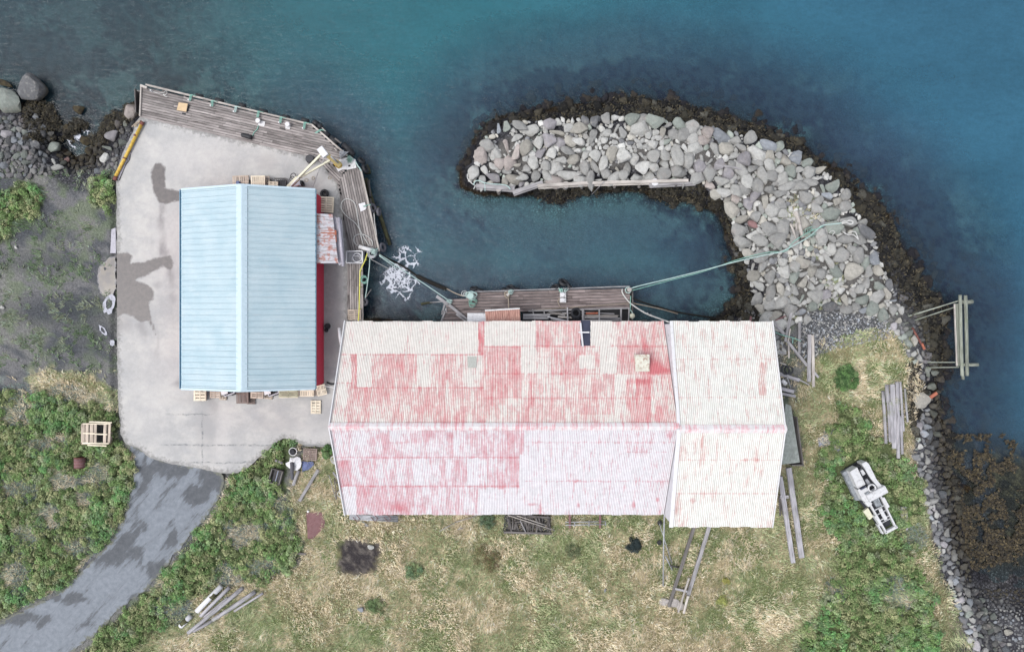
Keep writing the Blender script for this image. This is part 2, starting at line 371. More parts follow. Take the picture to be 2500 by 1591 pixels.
GRASS = [(745, 1100), (800, 1095), (830, 1130), (850, 1200), (1890, 1200), (1905, 1120), (1955, 1130), (1938, 1010), (1945, 930), (1985, 880), (2040, 832), (2120, 800), (2180, 812), (2228, 880), (2252, 960), (2240, 1010), (2228, 1100), (2258, 1230),
         (2286, 1330), (2312, 1420), (2350, 1520), (2420, 1700), (2500, 7000), (-800, 7000), (200, 1640), (330, 1591), (440, 1500), (500, 1440), (560, 1420), (700, 1400), (742, 1340), (722, 1270), (700, 1230), (715, 1160)]
GRASS2 = [(60, 925), (120, 900), (200, 915), (286, 950), (290, 1010), (240, 1000), (170, 985), (100, 965)]
SOIL = [(822, 1322), (850, 1315), (925, 1325), (930, 1350), (922, 1395), (880, 1402), (826, 1398)]
GRAV = [(1945, 780), (1965, 750), (2080, 762), (2160, 790), (2150, 810), (2060, 830), (1990, 870), (1950, 872)]
def blob(px, py, L):
    m = np.zeros(np.shape(px))
    for (x, y, a, b, s) in L: m = np.maximum(m, s*np.exp(-(((px-x)/a)**2+((py-y)/b)**2)**1.5))
    return m
def lerp3(a, b, t): return a+(np.asarray(b)-a)*t[:, None]
def RGB(r, g, b): return np.array([S(r), S(g), S(b)])/GAIN
def ground_color(px, py, h):
    n1 = fbm(px/90, py/90, 21); n2 = fbm(px/25, py/25, 22); n3 = fbm(px/9, py/9, 23, 3)
    c = np.zeros((len(px), 3))+RGB(122, 122, 124)
    # gravel with faint tracks on the left
    t = fbm((px+py*.9)/150, (py-px*.55)/22, 31)
    c = lerp3(c, RGB(92, 95, 100), sst(.42, .62, t))
    c = lerp3(c, RGB(136, 136, 132), sst(.5, .66, n1)*.7)
    c = lerp3(c, RGB(116, 128, 104), sst(.50, .66, n2)*.7)
    c = lerp3(c, RGB(74, 78, 84), blob(px, py, [(150, 760, 120, 40, .9), (90, 640, 90, 30, .6), (215, 820, 70, 60, .6), (60, 560, 80, 22, .5)]))
    g = np.maximum(sdf(px, py, GRASS), sdf(px, py, GRASS2))+(n2-.5)*50
    gc = lerp3(np.zeros_like(c)+RGB(150, 144, 110), RGB(120, 132, 88), sst(.42, .6, n1)); gc = lerp3(gc, RGB(208, 192, 160), sst(.52, .68, n2)*.7)
    c = lerp3(c, gc*1.0, sst(-6, 8, g))
    c = lerp3(c, RGB(128, 138, 136), sst(.0, 30, -np.abs(sdf(px, py, SH[0])+20)+40)*sst(.45, .55, n2)*.6)
    s = shrub(px, py)
    c = lerp3(c, RGB(92, 104, 70), sst(-8, 8, s)*.95)
    hole = -1e9*np.ones(len(px))
    wx_ = px+(fbm(px/35, py/35, 44)-.5)*46; wy_ = py+(fbm(px/35, py/35, 45)-.5)*46
    for (x, y, a, b) in SH_HOLES: hole = np.maximum(hole, (.8-np.sqrt(((wx_-x)/a)**2+((wy_-y)/b)**2))*min(a, b)+(n2-.5)*46)
    c = lerp3(c, lerp3(np.zeros_like(c)+RGB(132, 138, 108), RGB(168, 172, 152), sst(.4, .6, n3)), sst(-8, 14, hole)*.6)
    c = lerp3(c, lerp3(np.zeros_like(c)+RGB(64, 60, 62), RGB(108, 102, 98), sst(.42, .62, n3)), sst(-9, 9, sdf(px, py, SOIL)+(n3-.5)*26+(n2-.5)*20))
    c = lerp3(c, RGB(92, 94, 97), sst(-6, 6, sdf(px, py, GRAV)+(n2-.5)*30))
    c = lerp3(c, RGB(112, 110, 108), sst(-8, 4, sdf(px, py, BREAK)))
    # shore pebbles, wet lower down
    bch = sst(-.18, -.45, h)
    c = lerp3(c, RGB(104, 104, 110), bch); c = lerp3(c, RGB(50, 51, 57), sst(-.8, -1.4, h))
    c = lerp3(c, RGB(60, 50, 34), sst(-1.35, -1.75, h)*sst(.40, .5, n2)*(py < 4000))
    # sea bed: sand with weed
    sb = lerp3(np.zeros_like(c)+RGB(120, 154, 156), RGB(40, 46, 66), .25*sst(.52, .60, fbm(px/12, py/12, 58, 4))+.85*sst(.38, .60, .55*fbm(px/70, py/70, 51, 5)+.45*fbm(px/17, py/17, 57, 5)+.5*blob(px, py, [(1000, 225, 45, 32, 1.7), (745, 225, 70, 35, 1.2), (1090, 335, 60, 60, 1.3), (1040, 380, 40, 30, 1), (850, 300, 60, 60, .5), (1900, 260, 300, 40, .5), (2050, 400, 120, 70, .6),
          (1560, 215, 330, 50, .8), (2240, 560, 90, 130, 1.0), (2350, 800, 110, 180, .9), (60, 290, 170, 60, 1.3), (215, 240, 40, 26, .7), (70, 120, 120, 60, .5), (1750, 620, 90, 60, .3), (1240, 240, 120, 30, .5), (2420, 1000, 80, 60, .5), (1450, 700, 200, 30, .3), (985, 700, 60, 60, .5),
          (230, 150, 90, 40, .35), (400, 190, 60, 30, .4), (2330, 1150, 90, 140, .6)])-.20*blob(px, py, [(270, 250, 130, 60, .8), (1200, 320, 60, 40, 1), (2350, 440, 70, 120, .7), (1400, 560, 240, 70, 1), (1500, 130, 200, 40, .5), (130, 350, 60, 20, 1)])))
    sb = sb*(1-.45*sst(620, 380, px))[:, None]
    sh = sst(2170, 2260, px)*sst(.0, .5, sst(980, 1220, py)+(n2-.5)*1.3)
    wd = lerp3(np.zeros_like(c)+RGB(64, 57, 46), RGB(112, 98, 74), sst(.40, .66, fbm(px/5, py/5, 29, 3))); wd = lerp3(wd, RGB(48, 46, 44), sst(.54, .64, n2)*.8)
    pth = sst(40, 4, np.abs(px-(2395+(py-1250)*.1))+(n2-.5)*150)*.6
    sb = lerp3(sb, lerp3(wd, RGB(84, 88, 108), np.maximum(pth, sst(1380, 1480, py))), sh)
    c = lerp3(c, sb, sst(-1.78, -1.95, h))
    pb = sst(2290, 2370, px)*sst(1330, 1450, py)
    c = lerp3(c, lerp3(np.zeros_like(c)+RGB(66, 66, 72), RGB(96, 96, 100), sst(.4, .62, n2)), pb)
    return np.concatenate([np.clip(c, .003, .9), np.ones((len(c), 1))], 1)
def gridpx(step, x0=-500, x1=3000, y0=-500, y1=2100):
    far = [40, 90, 160, 260, 420, 700, 1200, 2000, 3400]
    xs = sorted([x0-f for f in far])+list(np.arange(x0, x1+1, step))+[x1+f for f in far]
    ys = sorted([y0-f for f in far])+list(np.arange(y0, y1+1, step))+[y1+f for f in far]
    gx, gy = np.meshgrid(np.array(xs, float), np.array(ys, float)); nx, ny = len(xs), len(ys)
    i = np.arange(nx*ny).reshape(ny, nx)
    f = np.stack([i[:-1, :-1].ravel(), i[1:, :-1].ravel(), i[1:, 1:].ravel(), i[:-1, 1:].ravel()], 1)
    return gx.ravel(), gy.ravel(), f
def toworld(px, py, z):
    s = (H-z)/H/K
    return np.stack([(px-CX)*s, (CY-py)*s, z*np.ones_like(px)], 1)
gx, gy, gf = gridpx(7)
gh = height(gx, gy); gcol = ground_color(gx, gy, gh)
m, t, b = newmat('ground'); n = N(t); c = n.attr('Col', 'Color'); p = n.pos()
f1 = n.noise(p, 5, 6, .75); f2 = n.noise(p, 17, 3, .7); vd = n.vor(p, 5.5, out='Color'); vb = n.vor(p, 5.5)
k = n.math('ADD', n.mapr(f1, .32, .68, .62, 1.35), n.mapr(f2, .3, .7, -.3, .3))
x = n.mix(1, c, k, 'MULTIPLY')
lowz = n.mapr(n.sep(p)[2], -.05, -.5); deep = n.mapr(n.sep(p)[2], -1.9, -2.3, 1, 0)
peb = n.mix(1, x, n.mix(1, n.mapr(n.sep(vd)[0], 0, 1, .5, 1.6), n.mapr(vb, .25, .6, 1, .35), 'MULTIPLY'), 'MULTIPLY')
x = n.mix(n.math('MULTIPLY', n.math('MULTIPLY', lowz, deep), .9), x, peb)
spk = n.math('MULTIPLY', n.mapr(n.noise(p, 7, 2, .5), .70, .76), deep)
x = n.mix(n.math('MULTIPLY', spk, .5), x, A(200, 200, 198))
n.put(b.inputs['Base Color'], x); b.inputs['Roughness'].default_value = .95; b.inputs['Specular IOR Level'].default_value = .1
n.put(b.inputs['Normal'], n.bump(n.math('ADD', f1, n.math('MULTIPLY', vb, -.6)), .6, .12))
npmesh('ground', toworld(gx, gy, gh), gf, m, {'Col': ('FLOAT_COLOR', gcol)}, True, kind='structure')
# sea surface
sx, sy, sf = gridpx(9)
sh_ = height(sx, sy); dep = np.maximum(WL-sh_, 0)
murk = 1-np.exp(-(dep*.80+.10)); murk = np.clip(murk, .12, .93); murk = murk*(1-.88*sst(2200, 2290, sx)*sst(1040, 1160, sy)); murk = murk*(1-.38*sst(700, 420, sx)*sst(420, 330, sy)); murk = np.minimum(murk, .86); murk = murk*(1-.30*sst(2150, 2280, sx)*sst(380, 520, sy)*sst(2520, 2400, sx)); murk = murk*(1-.2*np.exp(-((sx-1650)/520)**2-((sy-210)/70)**2))
bl = sst(1300, 2600, sx+ (700-sy)*.45)
teal = lerp3(np.zeros((len(sx), 3))+RGB(56, 101, 110), RGB(50, 112, 125), sst(300, 1200, sx)); teal = lerp3(teal, RGB(56, 106, 132), bl)
teal = lerp3(teal, RGB(88, 126, 136), sst(420, 800, sy)*(1-bl)*.8)
teal = lerp3(teal, RGB(66, 92, 100), sst(500, 100, sx)*sst(60, 320, sy)*.8)
teal = lerp3(teal, RGB(64, 76, 102), sst(2.2, .6, dep)*.7*sst(500, 900, sx)); teal = lerp3(teal, RGB(62, 84, 96), sst(700, 300, sx)*.8)
nn = fbm(sx/160, sy/60, 77); teal = teal*(1+(nn-.5)[:, None]*.35)
m, t, b = newmat('sea'); n = N(t); t.nodes.remove(b); out = t.nodes['Material Output']
p = n.pos(); wv = n.math('ADD', n.noise(n.comb(n.math('MULTIPLY', n.sep(p)[0], .6), n.math('MULTIPLY', n.sep(p)[1], 1.4), 0), 1.6, 5, .65), n.math('MULTIPLY', n.noise(p, 9, 2), .25))
nrm = n.bump(wv, .7, .10)
dif = n.n('ShaderNodeBsdfDiffuse'); n.put(dif.inputs[0], n.mix(1, n.attr('Col', 'Color'), n.math('ADD', n.mapr(wv, .35, .9, .88, 1.12), n.mapr(n.noise(p, 3.5, 6, .8), .3, .7, -.13, .13)), 'MULTIPLY')); pass
tr = n.n('ShaderNodeBsdfTransparent'); tr.inputs[0].default_value = (.80, .93, .95, 1)
mx = n.n('ShaderNodeMixShader'); n.put(mx.inputs[0], n.attr('murk')); t.links.new(tr.outputs[0], mx.inputs[1]); t.links.new(dif.outputs[0], mx.inputs[2])
gl = n.n('ShaderNodeBsdfGlossy'); gl.inputs['Roughness'].default_value = .12; n.put(gl.inputs['Normal'], nrm)
fr = n.n('ShaderNodeFresnel'); fr.inputs[0].default_value = 1.33; n.put(fr.inputs['Normal'], nrm)
m2 = n.n('ShaderNodeMixShader'); n.put(m2.inputs[0], fr.outputs[0]); t.links.new(mx.outputs[0], m2.inputs[1]); t.links.new(gl.outputs[0], m2.inputs[2]); t.links.new(m2.outputs[0], out.inputs[0])
m.use_transparent_shadow = True
npmesh('sea', toworld(sx, sy, np.full(len(sx), WL)), sf, m, {'Col': ('FLOAT_COLOR', np.concatenate([teal, np.ones((len(sx), 1))], 1)), 'murk': ('FLOAT', murk)}, True, kind='structure')
# ------------------------------------------------------------------ concrete yard, road, puddle
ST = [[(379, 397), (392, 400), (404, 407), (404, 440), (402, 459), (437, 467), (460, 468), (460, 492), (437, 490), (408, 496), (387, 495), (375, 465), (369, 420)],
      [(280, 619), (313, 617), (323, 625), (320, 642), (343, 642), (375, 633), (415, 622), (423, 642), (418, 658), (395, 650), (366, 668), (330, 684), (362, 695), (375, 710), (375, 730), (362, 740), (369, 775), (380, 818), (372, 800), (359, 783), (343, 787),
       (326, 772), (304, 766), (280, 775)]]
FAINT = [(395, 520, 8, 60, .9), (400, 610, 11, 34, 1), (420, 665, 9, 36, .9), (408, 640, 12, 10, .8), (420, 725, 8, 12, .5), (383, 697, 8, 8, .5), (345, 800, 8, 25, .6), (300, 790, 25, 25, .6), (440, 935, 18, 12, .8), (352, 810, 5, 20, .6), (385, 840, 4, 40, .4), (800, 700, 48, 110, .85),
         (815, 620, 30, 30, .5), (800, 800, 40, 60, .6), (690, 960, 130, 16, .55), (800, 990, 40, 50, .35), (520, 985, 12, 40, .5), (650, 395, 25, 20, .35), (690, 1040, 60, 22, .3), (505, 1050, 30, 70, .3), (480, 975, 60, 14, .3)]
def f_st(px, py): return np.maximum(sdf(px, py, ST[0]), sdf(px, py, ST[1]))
def f_ft(px, py): return blob(px+(fbm(px/22, py/22, 3)-.5)*26, py+(fbm(px/22, py/22, 4)-.5)*26, FAINT)
def f_w(px, py): return blob(px+(fbm(px/30, py/30, 3)-.5)*60, py+(fbm(px/30, py/30, 4)-.5)*60, [(470, 380, 130, 60, .8), (600, 420, 60, 60, .4), (420, 580, 60, 110, .8), (540, 1050, 18, 90, .9), (800, 1065, 60, 25, .7), (400, 900, 90, 60, .5), (760, 470, 40, 50, .4), (360, 1000, 50, 90, .5)])
def f_ed(px, py): return sdf(px, py, YARD)
m, t, b = newmat('yard_concrete'); n = N(t); p = n.pos()
f1 = n.noise(p, .35, 6, .6); f2 = n.noise(p, 3, 6, .7); f3 = n.noise(n.comb(n.math('MULTIPLY', n.sep(p)[0], .5), n.sep(p)[1], 0), 1.2, 4)
c = n.mix(n.mapr(f1, .40, .60), A(184, 184, 184), A(207, 205, 202))
c = n.mix(n.mapr(f3, .45, .62, 0, .4), c, A(182, 183, 185))
c = n.mix(n.math('MULTIPLY', n.attr('pale'), .7), c, A(211, 208, 206))
c = n.mix(n.math('MULTIPLY', n.attr('faint'), n.mapr(f2, .3, .6, .35, .9)), c, A(146, 142, 144))
c = n.mix(n.mapr(n.math('ADD', n.attr('edge'), n.mapr(f2, .3, .7, -9, 9)), 2, 12, .65, 0), c, A(134, 133, 131))
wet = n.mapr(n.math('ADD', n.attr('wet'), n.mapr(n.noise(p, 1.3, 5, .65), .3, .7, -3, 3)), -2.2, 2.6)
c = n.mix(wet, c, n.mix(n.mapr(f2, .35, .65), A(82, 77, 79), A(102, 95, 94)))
for (ax_, pos_, lo_, hi_, oth) in ((0, -30.2, -13.5, -8.5, 1), (1, -8.6, -33.5, -29.4, 0), (1, -13.3, -31.5, -24, 0), (1, -11.6, -34, -12, 0)):
    X_ = n.sep(p); w_ = n.math('ABSOLUTE', n.math('ADD', n.math('SUBTRACT', X_[ax_], pos_), n.mapr(n.noise(p, .8, 3), .3, .7, -.10, .10)))
    k_ = n.math('MULTIPLY', n.mapr(w_, .03, .12, 1, 0), n.math('MULTIPLY', n.mapr(X_[oth], lo_-.4, lo_+.4), n.mapr(X_[oth], hi_-.4, hi_+.4, 1, 0)))
    c = n.mix(n.math('MULTIPLY', k_, n.mapr(f2, .4, .6, .0, .8)), c, A(120, 124, 128))
g = n.noise(p, 22, 3); c = n.mix(1, c, n.math('ADD', n.mapr(g, .3, .7, .95, 1.05), n.mapr(f2, .3, .7, -.07, .06)), 'MULTIPLY')
n.put(b.inputs['Base Color'], c); n.put(b.inputs['Roughness'], n.math('SUBTRACT', .9, n.math('MULTIPLY', wet, .45))); n.put(b.inputs['Normal'], n.bump(f2, .15, .02))
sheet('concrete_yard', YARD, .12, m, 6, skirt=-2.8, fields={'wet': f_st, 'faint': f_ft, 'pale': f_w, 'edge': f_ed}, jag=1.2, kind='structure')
def f_rd(px, py): return blob(px+(fbm(px/26, py/26, 3)-.5)*44, py+(fbm(px/26, py/26, 4)-.5)*44, [(352, 1150, 16, 60, .9), (520, 1165, 36, 22, 1), (420, 1140, 60, 10, 1), (482, 1205, 30, 20, 1), (415, 1155, 22, 10, .8), (300, 1330, 40, 40, .75), (265, 1360, 45, 22, .8), (335, 1300, 14, 60, .7), (385, 1400, 30, 30, 1), (425, 1300, 10, 28, .8),
      (60, 1510, 90, 16, .8), (160, 1462, 60, 14, .8), (335, 1365, 10, 50, .6), (330, 1460, 30, 12, .8), (250, 1530, 40, 14, .7), (545, 1190, 12, 24, .9)])
m, t, b = newmat('road_asphalt'); n = N(t); p = n.pos()
q = n.n('ShaderNodeVectorRotate', rotation_type='Z_AXIS'); n.put(q.inputs['Vector'], p); q.inputs['Angle'].default_value = math.radians(-48)
rx, ry, rz_ = n.sep(q.outputs[0]); st = n.noise(n.comb(n.math('MULTIPLY', rx, .18), ry, 0), .9, 6, .7)
f2 = n.noise(p, 2.2, 6, .72)
dk = n.mapr(n.math('ADD', n.math('ADD', n.attr('damp'), n.mapr(st, .35, .65, -.5, .6)), n.mapr(f2, .3, .7, -.3, .3)), .22, .62)
c = n.mix(dk, n.mix(n.mapr(f2, .35, .65), A(124, 131, 140), A(146, 153, 163)), n.mix(n.mapr(f2, .35, .65), A(84, 88, 94), A(104, 108, 114)))
c = n.mix(n.mapr(n.math('ADD', n.attr('edge'), n.mapr(f2, .3, .7, -11, 11)), 0, 5, 1, 0), c, A(120, 122, 112))
c = n.mix(1, c, n.mapr(n.noise(p, 30, 2), .3, .7, .86, 1.14), 'MULTIPLY')
n.put(b.inputs['Base Color'], c); b.inputs['Roughness'].default_value = .9; n.put(b.inputs['Normal'], n.bump(n.noise(p, 14, 4), .3, .02))
sheet('road', ROAD, .065, m, 10, skirt=-.4, fields={'damp': f_rd, 'edge': lambda x, y: sdf(x, y, ROAD)}, jag=4, kind='structure')
# puddle beside the yard, with dry lime rims
PUD = [(268, 627), (283, 624), (284, 704), (276, 722), (264, 728), (250, 720), (240, 705), (238, 680), (243, 650)]
m, t, b = newmat('puddle'); n = N(t); p = n.pos(); e = n.math('ADD', n.attr('edge'), n.mapr(n.noise(p, 2.5, 4), .3, .7, -5, 5))
c = n.mix(n.mapr(n.noise(p, 1.2, 4), .4, .6), A(106, 102, 102), A(128, 121, 112)); c = n.mix(n.mapr(e, 1, 3.5, .5, 0), c, A(150, 150, 158))
n.put(b.inputs['Base Color'], c); n.put(b.inputs['Roughness'], n.mapr(e, 0, 4, .8, .12))
sheet('puddle', PUD, .02, m, 5, skirt=-.3, fields={'edge': lambda x, y: sdf(x, y, PUD)}, jag=3, kind='structure')
lime = mplain('lime_crust', A(206, 208, 220), .9, amt=.15, dirt=A(140, 140, 148), dirtamt=.5)
def ring(cx, cy, a, b_, th, rz, zz=.05):
    mb = MB(); k = 22; ca, sa = math.cos(rz), math.sin(rz); q = []
    for s in (1, 1-th):
        for i in range(k):
            t = 2*PI*i/k; j = 1+R_.uniform(-.16, .16); x, y = a*s*j*math.cos(t), b_*s*j*math.sin(t); q.append(P(cx+x*ca-y*sa, cy+x*sa+y*ca, zz))
    mb.add(q, [(i, i+k, (i+1) % k+k, (i+1) % k) for i in range(k)]+([tuple(range(2*k-1, k-1, -1))] if th > .9 else []))
    v = mb; return v
for nm, a in (('lime_rim', (266, 742, 15, 24, .5, .2)), ('lime_rim', (251, 806, 6, 15, .45, -.6)), ('lime_rim', (274, 837, 6, 8, .95, 0))):
    ring(*a).build(nm, lime, kind='structure')
mb = MB(); mb.prism([tuple(P(*q, 0)[:2]) for q in [(273, 560), (283, 556), (284, 618), (270, 618)]], -.2, .07); mb.build('kerb_slab', M['greyp'], kind='structure')
# ------------------------------------------------------------------ big warehouse: long part and taller end bay
ZE, ZR, ZA = 5.0, 10.3, 7.5
def W(px, py, z): return P(px, py, z)
whs = empty('warehouse', P(1250, 1040, 0), 'long old warehouse under a faded pink and white corrugated gable roof', 'warehouse')
XL, XM, XR = -15.06, 13.74, 22.52
YR, YT, YB, YTA, YBA = -8.30, .44, -17.03, .42, -17.42
YRA = -8.50
RR = []   # sheet patches: x0,x1,y0,y1,value (picture pixels at the roof)
def rr(*a): RR.append(a)
# north slope
rr(800, 1660, 780, 1042, .62)
rr(800, 1170, 780, 864, .10); rr(1168, 1182, 780, 868, .98); rr(1182, 1304, 780, 845, .06); rr(1296, 1308, 780, 845, .02); rr(1440, 1496, 780, 845, .03); rr(1496, 1640, 780, 845, .55)
rr(800, 864, 862, 934, .12); rr(858, 871, 864, 945, .85); rr(871, 908, 864, 945, .14); rr(1018, 1053, 860, 945, .12); rr(1130, 1180, 866, 945, .40)
rr(1181, 1275, 845, 912, .72); rr(1240, 1272, 845, 970, .92); rr(1272, 1308, 845, 912, .0); rr(1308, 1345, 845, 912, .36); rr(1278, 1400, 912, 970, .45); rr(1414, 1452, 866, 899, .02); rr(1465, 1506, 845, 912, .0)
rr(790, 848, 934, 1042, .20); rr(1500, 1528, 912, 1042, .22); rr(1528, 1552, 912, 968, .52); rr(1590, 1612, 915, 975, .28); rr(1585, 1600, 975, 1010, .2); rr(1552, 1590, 925, 1035, .85); rr(1380, 1500, 1012, 1042, .42); rr(1215, 1260, 970, 1040, .38)
rr(1300, 1330, 975, 1040, .4); rr(900, 930, 960, 1040, .5)
# south slope
SS = []
def s2(*a): SS.append(a)
s2(780, 1270, 1040, 1260, .44); s2(805, 850, 1040, 1124, .34); s2(820, 858, 1124, 1186, .75); s2(838, 872, 1186, 1260, .04); s2(950, 995, 1040, 1079, .22); s2(1000, 1046, 1079, 1120, .30); s2(1010, 1048, 1118, 1184, .12); s2(1140, 1170, 1118, 1184, .06)
s2(1185, 1215, 1040, 1100, .45); s2(1215, 1270, 1040, 1192, .60); s2(1168, 1290, 1192, 1260, .10); s2(870, 1010, 1186, 1260, .64); s2(1110, 1168, 1186, 1260, .52); s2(1268, 1281, 1040, 1190, -.4); s2(1281, 1660, 1040, 1260, .15); s2(1530, 1632, 1052, 1102, .20); s2(1592, 1630, 1062, 1100, .02)
s2(1240, 1280, 1040, 1110, .62)
AN = [(1630, 1930, 770, 1300, .20), (1852, 1872, 884, 966, .66), (1884, 1891, 912, 950, .5), (1846, 1856, 850, 890, .25), (1660, 1700, 1050, 1190, .24), (1708, 1722, 1050, 1120, .30), (1808, 1845, 1060, 1118, .26), (1650, 1715, 1200, 1290, .26), (1648, 1672, 1215, 1290, .32), (1788, 1798, 1200, 1290, .26)]
SEAM_N = [(800, 1180, 865, .5), (858, 1182, 946, .4), (1182, 1640, 845, .35), (1182, 1650, 912, .3), (1182, 1655, 971, .28), (800, 860, 934, .5), (840, 1640, 781, .35)]
SEAM_S = [(820, 1270, 1116, .4), (830, 1270, 1186, .45), (1281, 1650, 1079, .35), (1281, 1640, 1174, .4), (1530, 1632, 1103, .4), (950, 1000, 1079, .3)]
SEAM_A = [(1645, 1900, 846, .15), (1650, 1905, 876, .28), (1655, 1905, 970, .3), (1650, 1905, 1122, .35), (1645, 1900, 1204, .5)]
SPL = [(1600, 895, 22, 16, 1.1), (1615, 905, 40, 6, .8), (1565, 930, 30, 8, .7), (1560, 880, 16, 6, .6), (1012, 1000, 14, 10, .5), (1575, 845, 14, 30, .45), (975, 1238, 26, 12, .6), (1300, 1230, 12, 3, .8), (1320, 1245, 4, 14, .7), (1610, 1175, 12, 8, .5), (1605, 1220, 5, 5, 1), (1548, 1232, 3, 9, 1.2), (1412, 1232, 3, 6, .9),
       (1410, 1175, 10, 4, .6), (1370, 912, 4, 3, 1), (1050, 1055, 16, 14, .5), (1100, 1064, 10, 8, .5), (1635, 1060, 10, 12, .7), (1690, 1222, 18, 3, .5), (1714, 1084, 4, 12, .8), (1820, 1122, 8, 5, .6), (1848, 1122, 6, 5, .8)]
def paint(px, py, rects, seams):
    v = np.zeros(len(px)); gr = np.zeros(len(px)); jx = (fbm(px/14, py/30, 91)-.5)*7; py = py+(fbm(px/6, py/90, 94)-.5)*3; ed = (fbm(px/30, py/50, 95)-.5)*.5
    for (x0, x1, y0, y1, q) in rects:
        k = (px+jx*.4 > x0) & (px+jx*.4 < x1) & (py > y0) & (py < y1); v[k] = q
    sh_i = np.floor(px/17); sr_i = np.floor(py/66); v = v+ed*(v > .15)+(hsh(sh_i, sr_i, 61)-.5)*.24*(v > .25)+(hsh(sh_i, sr_i, 62)-.5)*.12
    for (x, y, a, b_, q) in SPL: v += q*np.exp(-(((px-x)/a)**2+((py-y)/b_)**2))
    for (x0, x1, y, q) in seams:
        k = (px > x0) & (px < x1) & (np.abs(py-y) < 1.9); v[k] += q*(.3+fbm(px[k]/9, py[k]/9, 92)*1.3)
    return v
def corr(name, x0, x1, y0, y1, z0, z1, rects, seams, mat, parent, pitch=.147, amp=.02, sx0=0, sx1=0, holes=(), label=None):
    # corrugated slope: eave at (y0,z0), ridge at (y1,z1)
    nper = int(round((x1-x0)/pitch)); xs = np.linspace(x0, x1, nper*4+1); ph = np.arange(nper*4+1) % 4
    off = np.array([0, .7, 1, .7])[ph]*amp*1.5; ns = max(4, int(math.hypot(y1-y0, z1-z0)/.11)); ts = np.linspace(0, 1, ns+1)
    X, T = np.meshgrid(xs, ts); O, _ = np.meshgrid(off, ts); row = np.floor(T*3.7)
    Z = z0+(z1-z0)*T+O+ (fbm(X.ravel()*.6, T.ravel()*9, 17).reshape(X.shape)-.5)*.05; Y = y0+(y1-y0)*T
    Y[0] += (hsh(np.floor(xs/.9), xs*0, 5)-.5)*.10
    s = K*H/(H-Z); px = (CX+X*s).ravel(); py = (CY-Y*s).ravel()
    v = paint(px, py, rects, seams)
    i = np.arange(X.size).reshape(X.shape); f = np.stack([i[:-1, :-1].ravel(), i[:-1, 1:].ravel(), i[1:, 1:].ravel(), i[1:, :-1].ravel()], 1)
    if y1 < y0: f = f[:, ::-1]
    for (hx0, hx1, hy0, hy1) in holes:
        c = f[:, 0]; k = (px[c] > hx0) & (px[c] < hx1) & (py[c] > hy0) & (py[c] < hy1); f = f[~k]
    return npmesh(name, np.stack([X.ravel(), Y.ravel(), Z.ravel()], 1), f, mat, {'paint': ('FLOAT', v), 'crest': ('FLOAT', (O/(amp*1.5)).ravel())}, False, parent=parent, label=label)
def mroof(name, white, red, groove, streak=1.0, base=.0):
    m, t, b = newmat(name); n = N(t); p = n.pos(); x, y, z = n.sep(p); v = n.attr('paint'); cr = n.attr('crest')
    s1 = n.noise(n.comb(n.math('MULTIPLY', x, 6.8), n.math('MULTIPLY', y, .45), 0), 1, 5, .65); s2_ = n.noise(n.comb(n.math('MULTIPLY', x, 1.6), n.math('MULTIPLY', y, .8), 3), 1, 5, .7)
    s3 = n.noise(p, 4.5, 5, .7)
    q = n.math('ADD', n.math('ADD', v, base), n.math('ADD', n.mapr(s1, .3, .7, -.46*streak, .46*streak), n.mapr(s2_, .3, .7, -.36*streak, .36*streak)))
    q = n.math('ADD', q, n.mapr(s3, .3, .7, -.16, .16))
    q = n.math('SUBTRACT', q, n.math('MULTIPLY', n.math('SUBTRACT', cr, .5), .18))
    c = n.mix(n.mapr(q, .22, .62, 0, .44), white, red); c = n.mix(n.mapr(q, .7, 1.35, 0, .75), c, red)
    c = n.mix(n.math('MULTIPLY', n.mapr(cr, .55, .1), 1), c, n.mix(.85, c, groove, 'MULTIPLY'))  # dirty grooves, darkened in colour to stand in for their shade too
    c = n.mix(1, c, n.math('ADD', n.mapr(n.noise(p, 2.2, 6, .7), .3, .7, .88, 1.06), n.mapr(n.noise(n.comb(n.math('MULTIPLY', x, 3.4), n.math('MULTIPLY', y, .5), 9), 1, 4, .7), .5, .75, 0, -.16)), 'MULTIPLY')
    n.put(b.inputs['Base Color'], c); b.inputs['Roughness'].default_value = .7; b.inputs['Specular IOR Level'].default_value = .25
    return m
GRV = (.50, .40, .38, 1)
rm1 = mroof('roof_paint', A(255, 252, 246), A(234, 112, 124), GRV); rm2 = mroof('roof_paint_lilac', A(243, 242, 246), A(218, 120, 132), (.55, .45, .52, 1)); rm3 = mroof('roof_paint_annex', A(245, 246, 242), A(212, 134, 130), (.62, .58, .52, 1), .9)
# walls
mb = MB()
def gable(mb, x0, x1, yb, yt, yr, ze, zr, zb=-2.2, tn=.18):
    for x in (x0, x1):
        pts = [(yb, zb), (yt, zb), (yt, ze), (yr, zr), (yb, ze)]; a, c_ = x-tn/2, x+tn/2
        v = [(a, *q) for q in pts]+[(c_, *q) for q in pts]
        mb.add(v, [(0, 1, 2, 3, 4)[::-1], (5, 6, 7, 8, 9)]+[(i, (i+1) % 5, 5+(i+1) % 5, 5+i) for i in range(5)])
    for y in (yb, yt): mb.beam((x0+.1, y, (zb+ze)/2), (x1-.1, y, (zb+ze)/2), tn, ze-zb)
gable(mb, XL+.22, XM-.3, YB+.35, YT-.3, YR, ZE-.2, ZR-.12); mb.build('wall', M['whitew'], whs)
mb = MB(); gable(mb, XM+.12, XR-.3, YBA+.3, YTA-.3, YRA, ZA-.12, ZR-.1); mb.build('end_bay_wall', M['whitew'], whs)
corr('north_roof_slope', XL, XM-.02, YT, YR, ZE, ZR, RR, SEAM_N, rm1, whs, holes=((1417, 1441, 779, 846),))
corr('south_roof_slope', XL, XM-.02, YB, YR, ZE, ZR, SS, SEAM_S, rm2, whs)
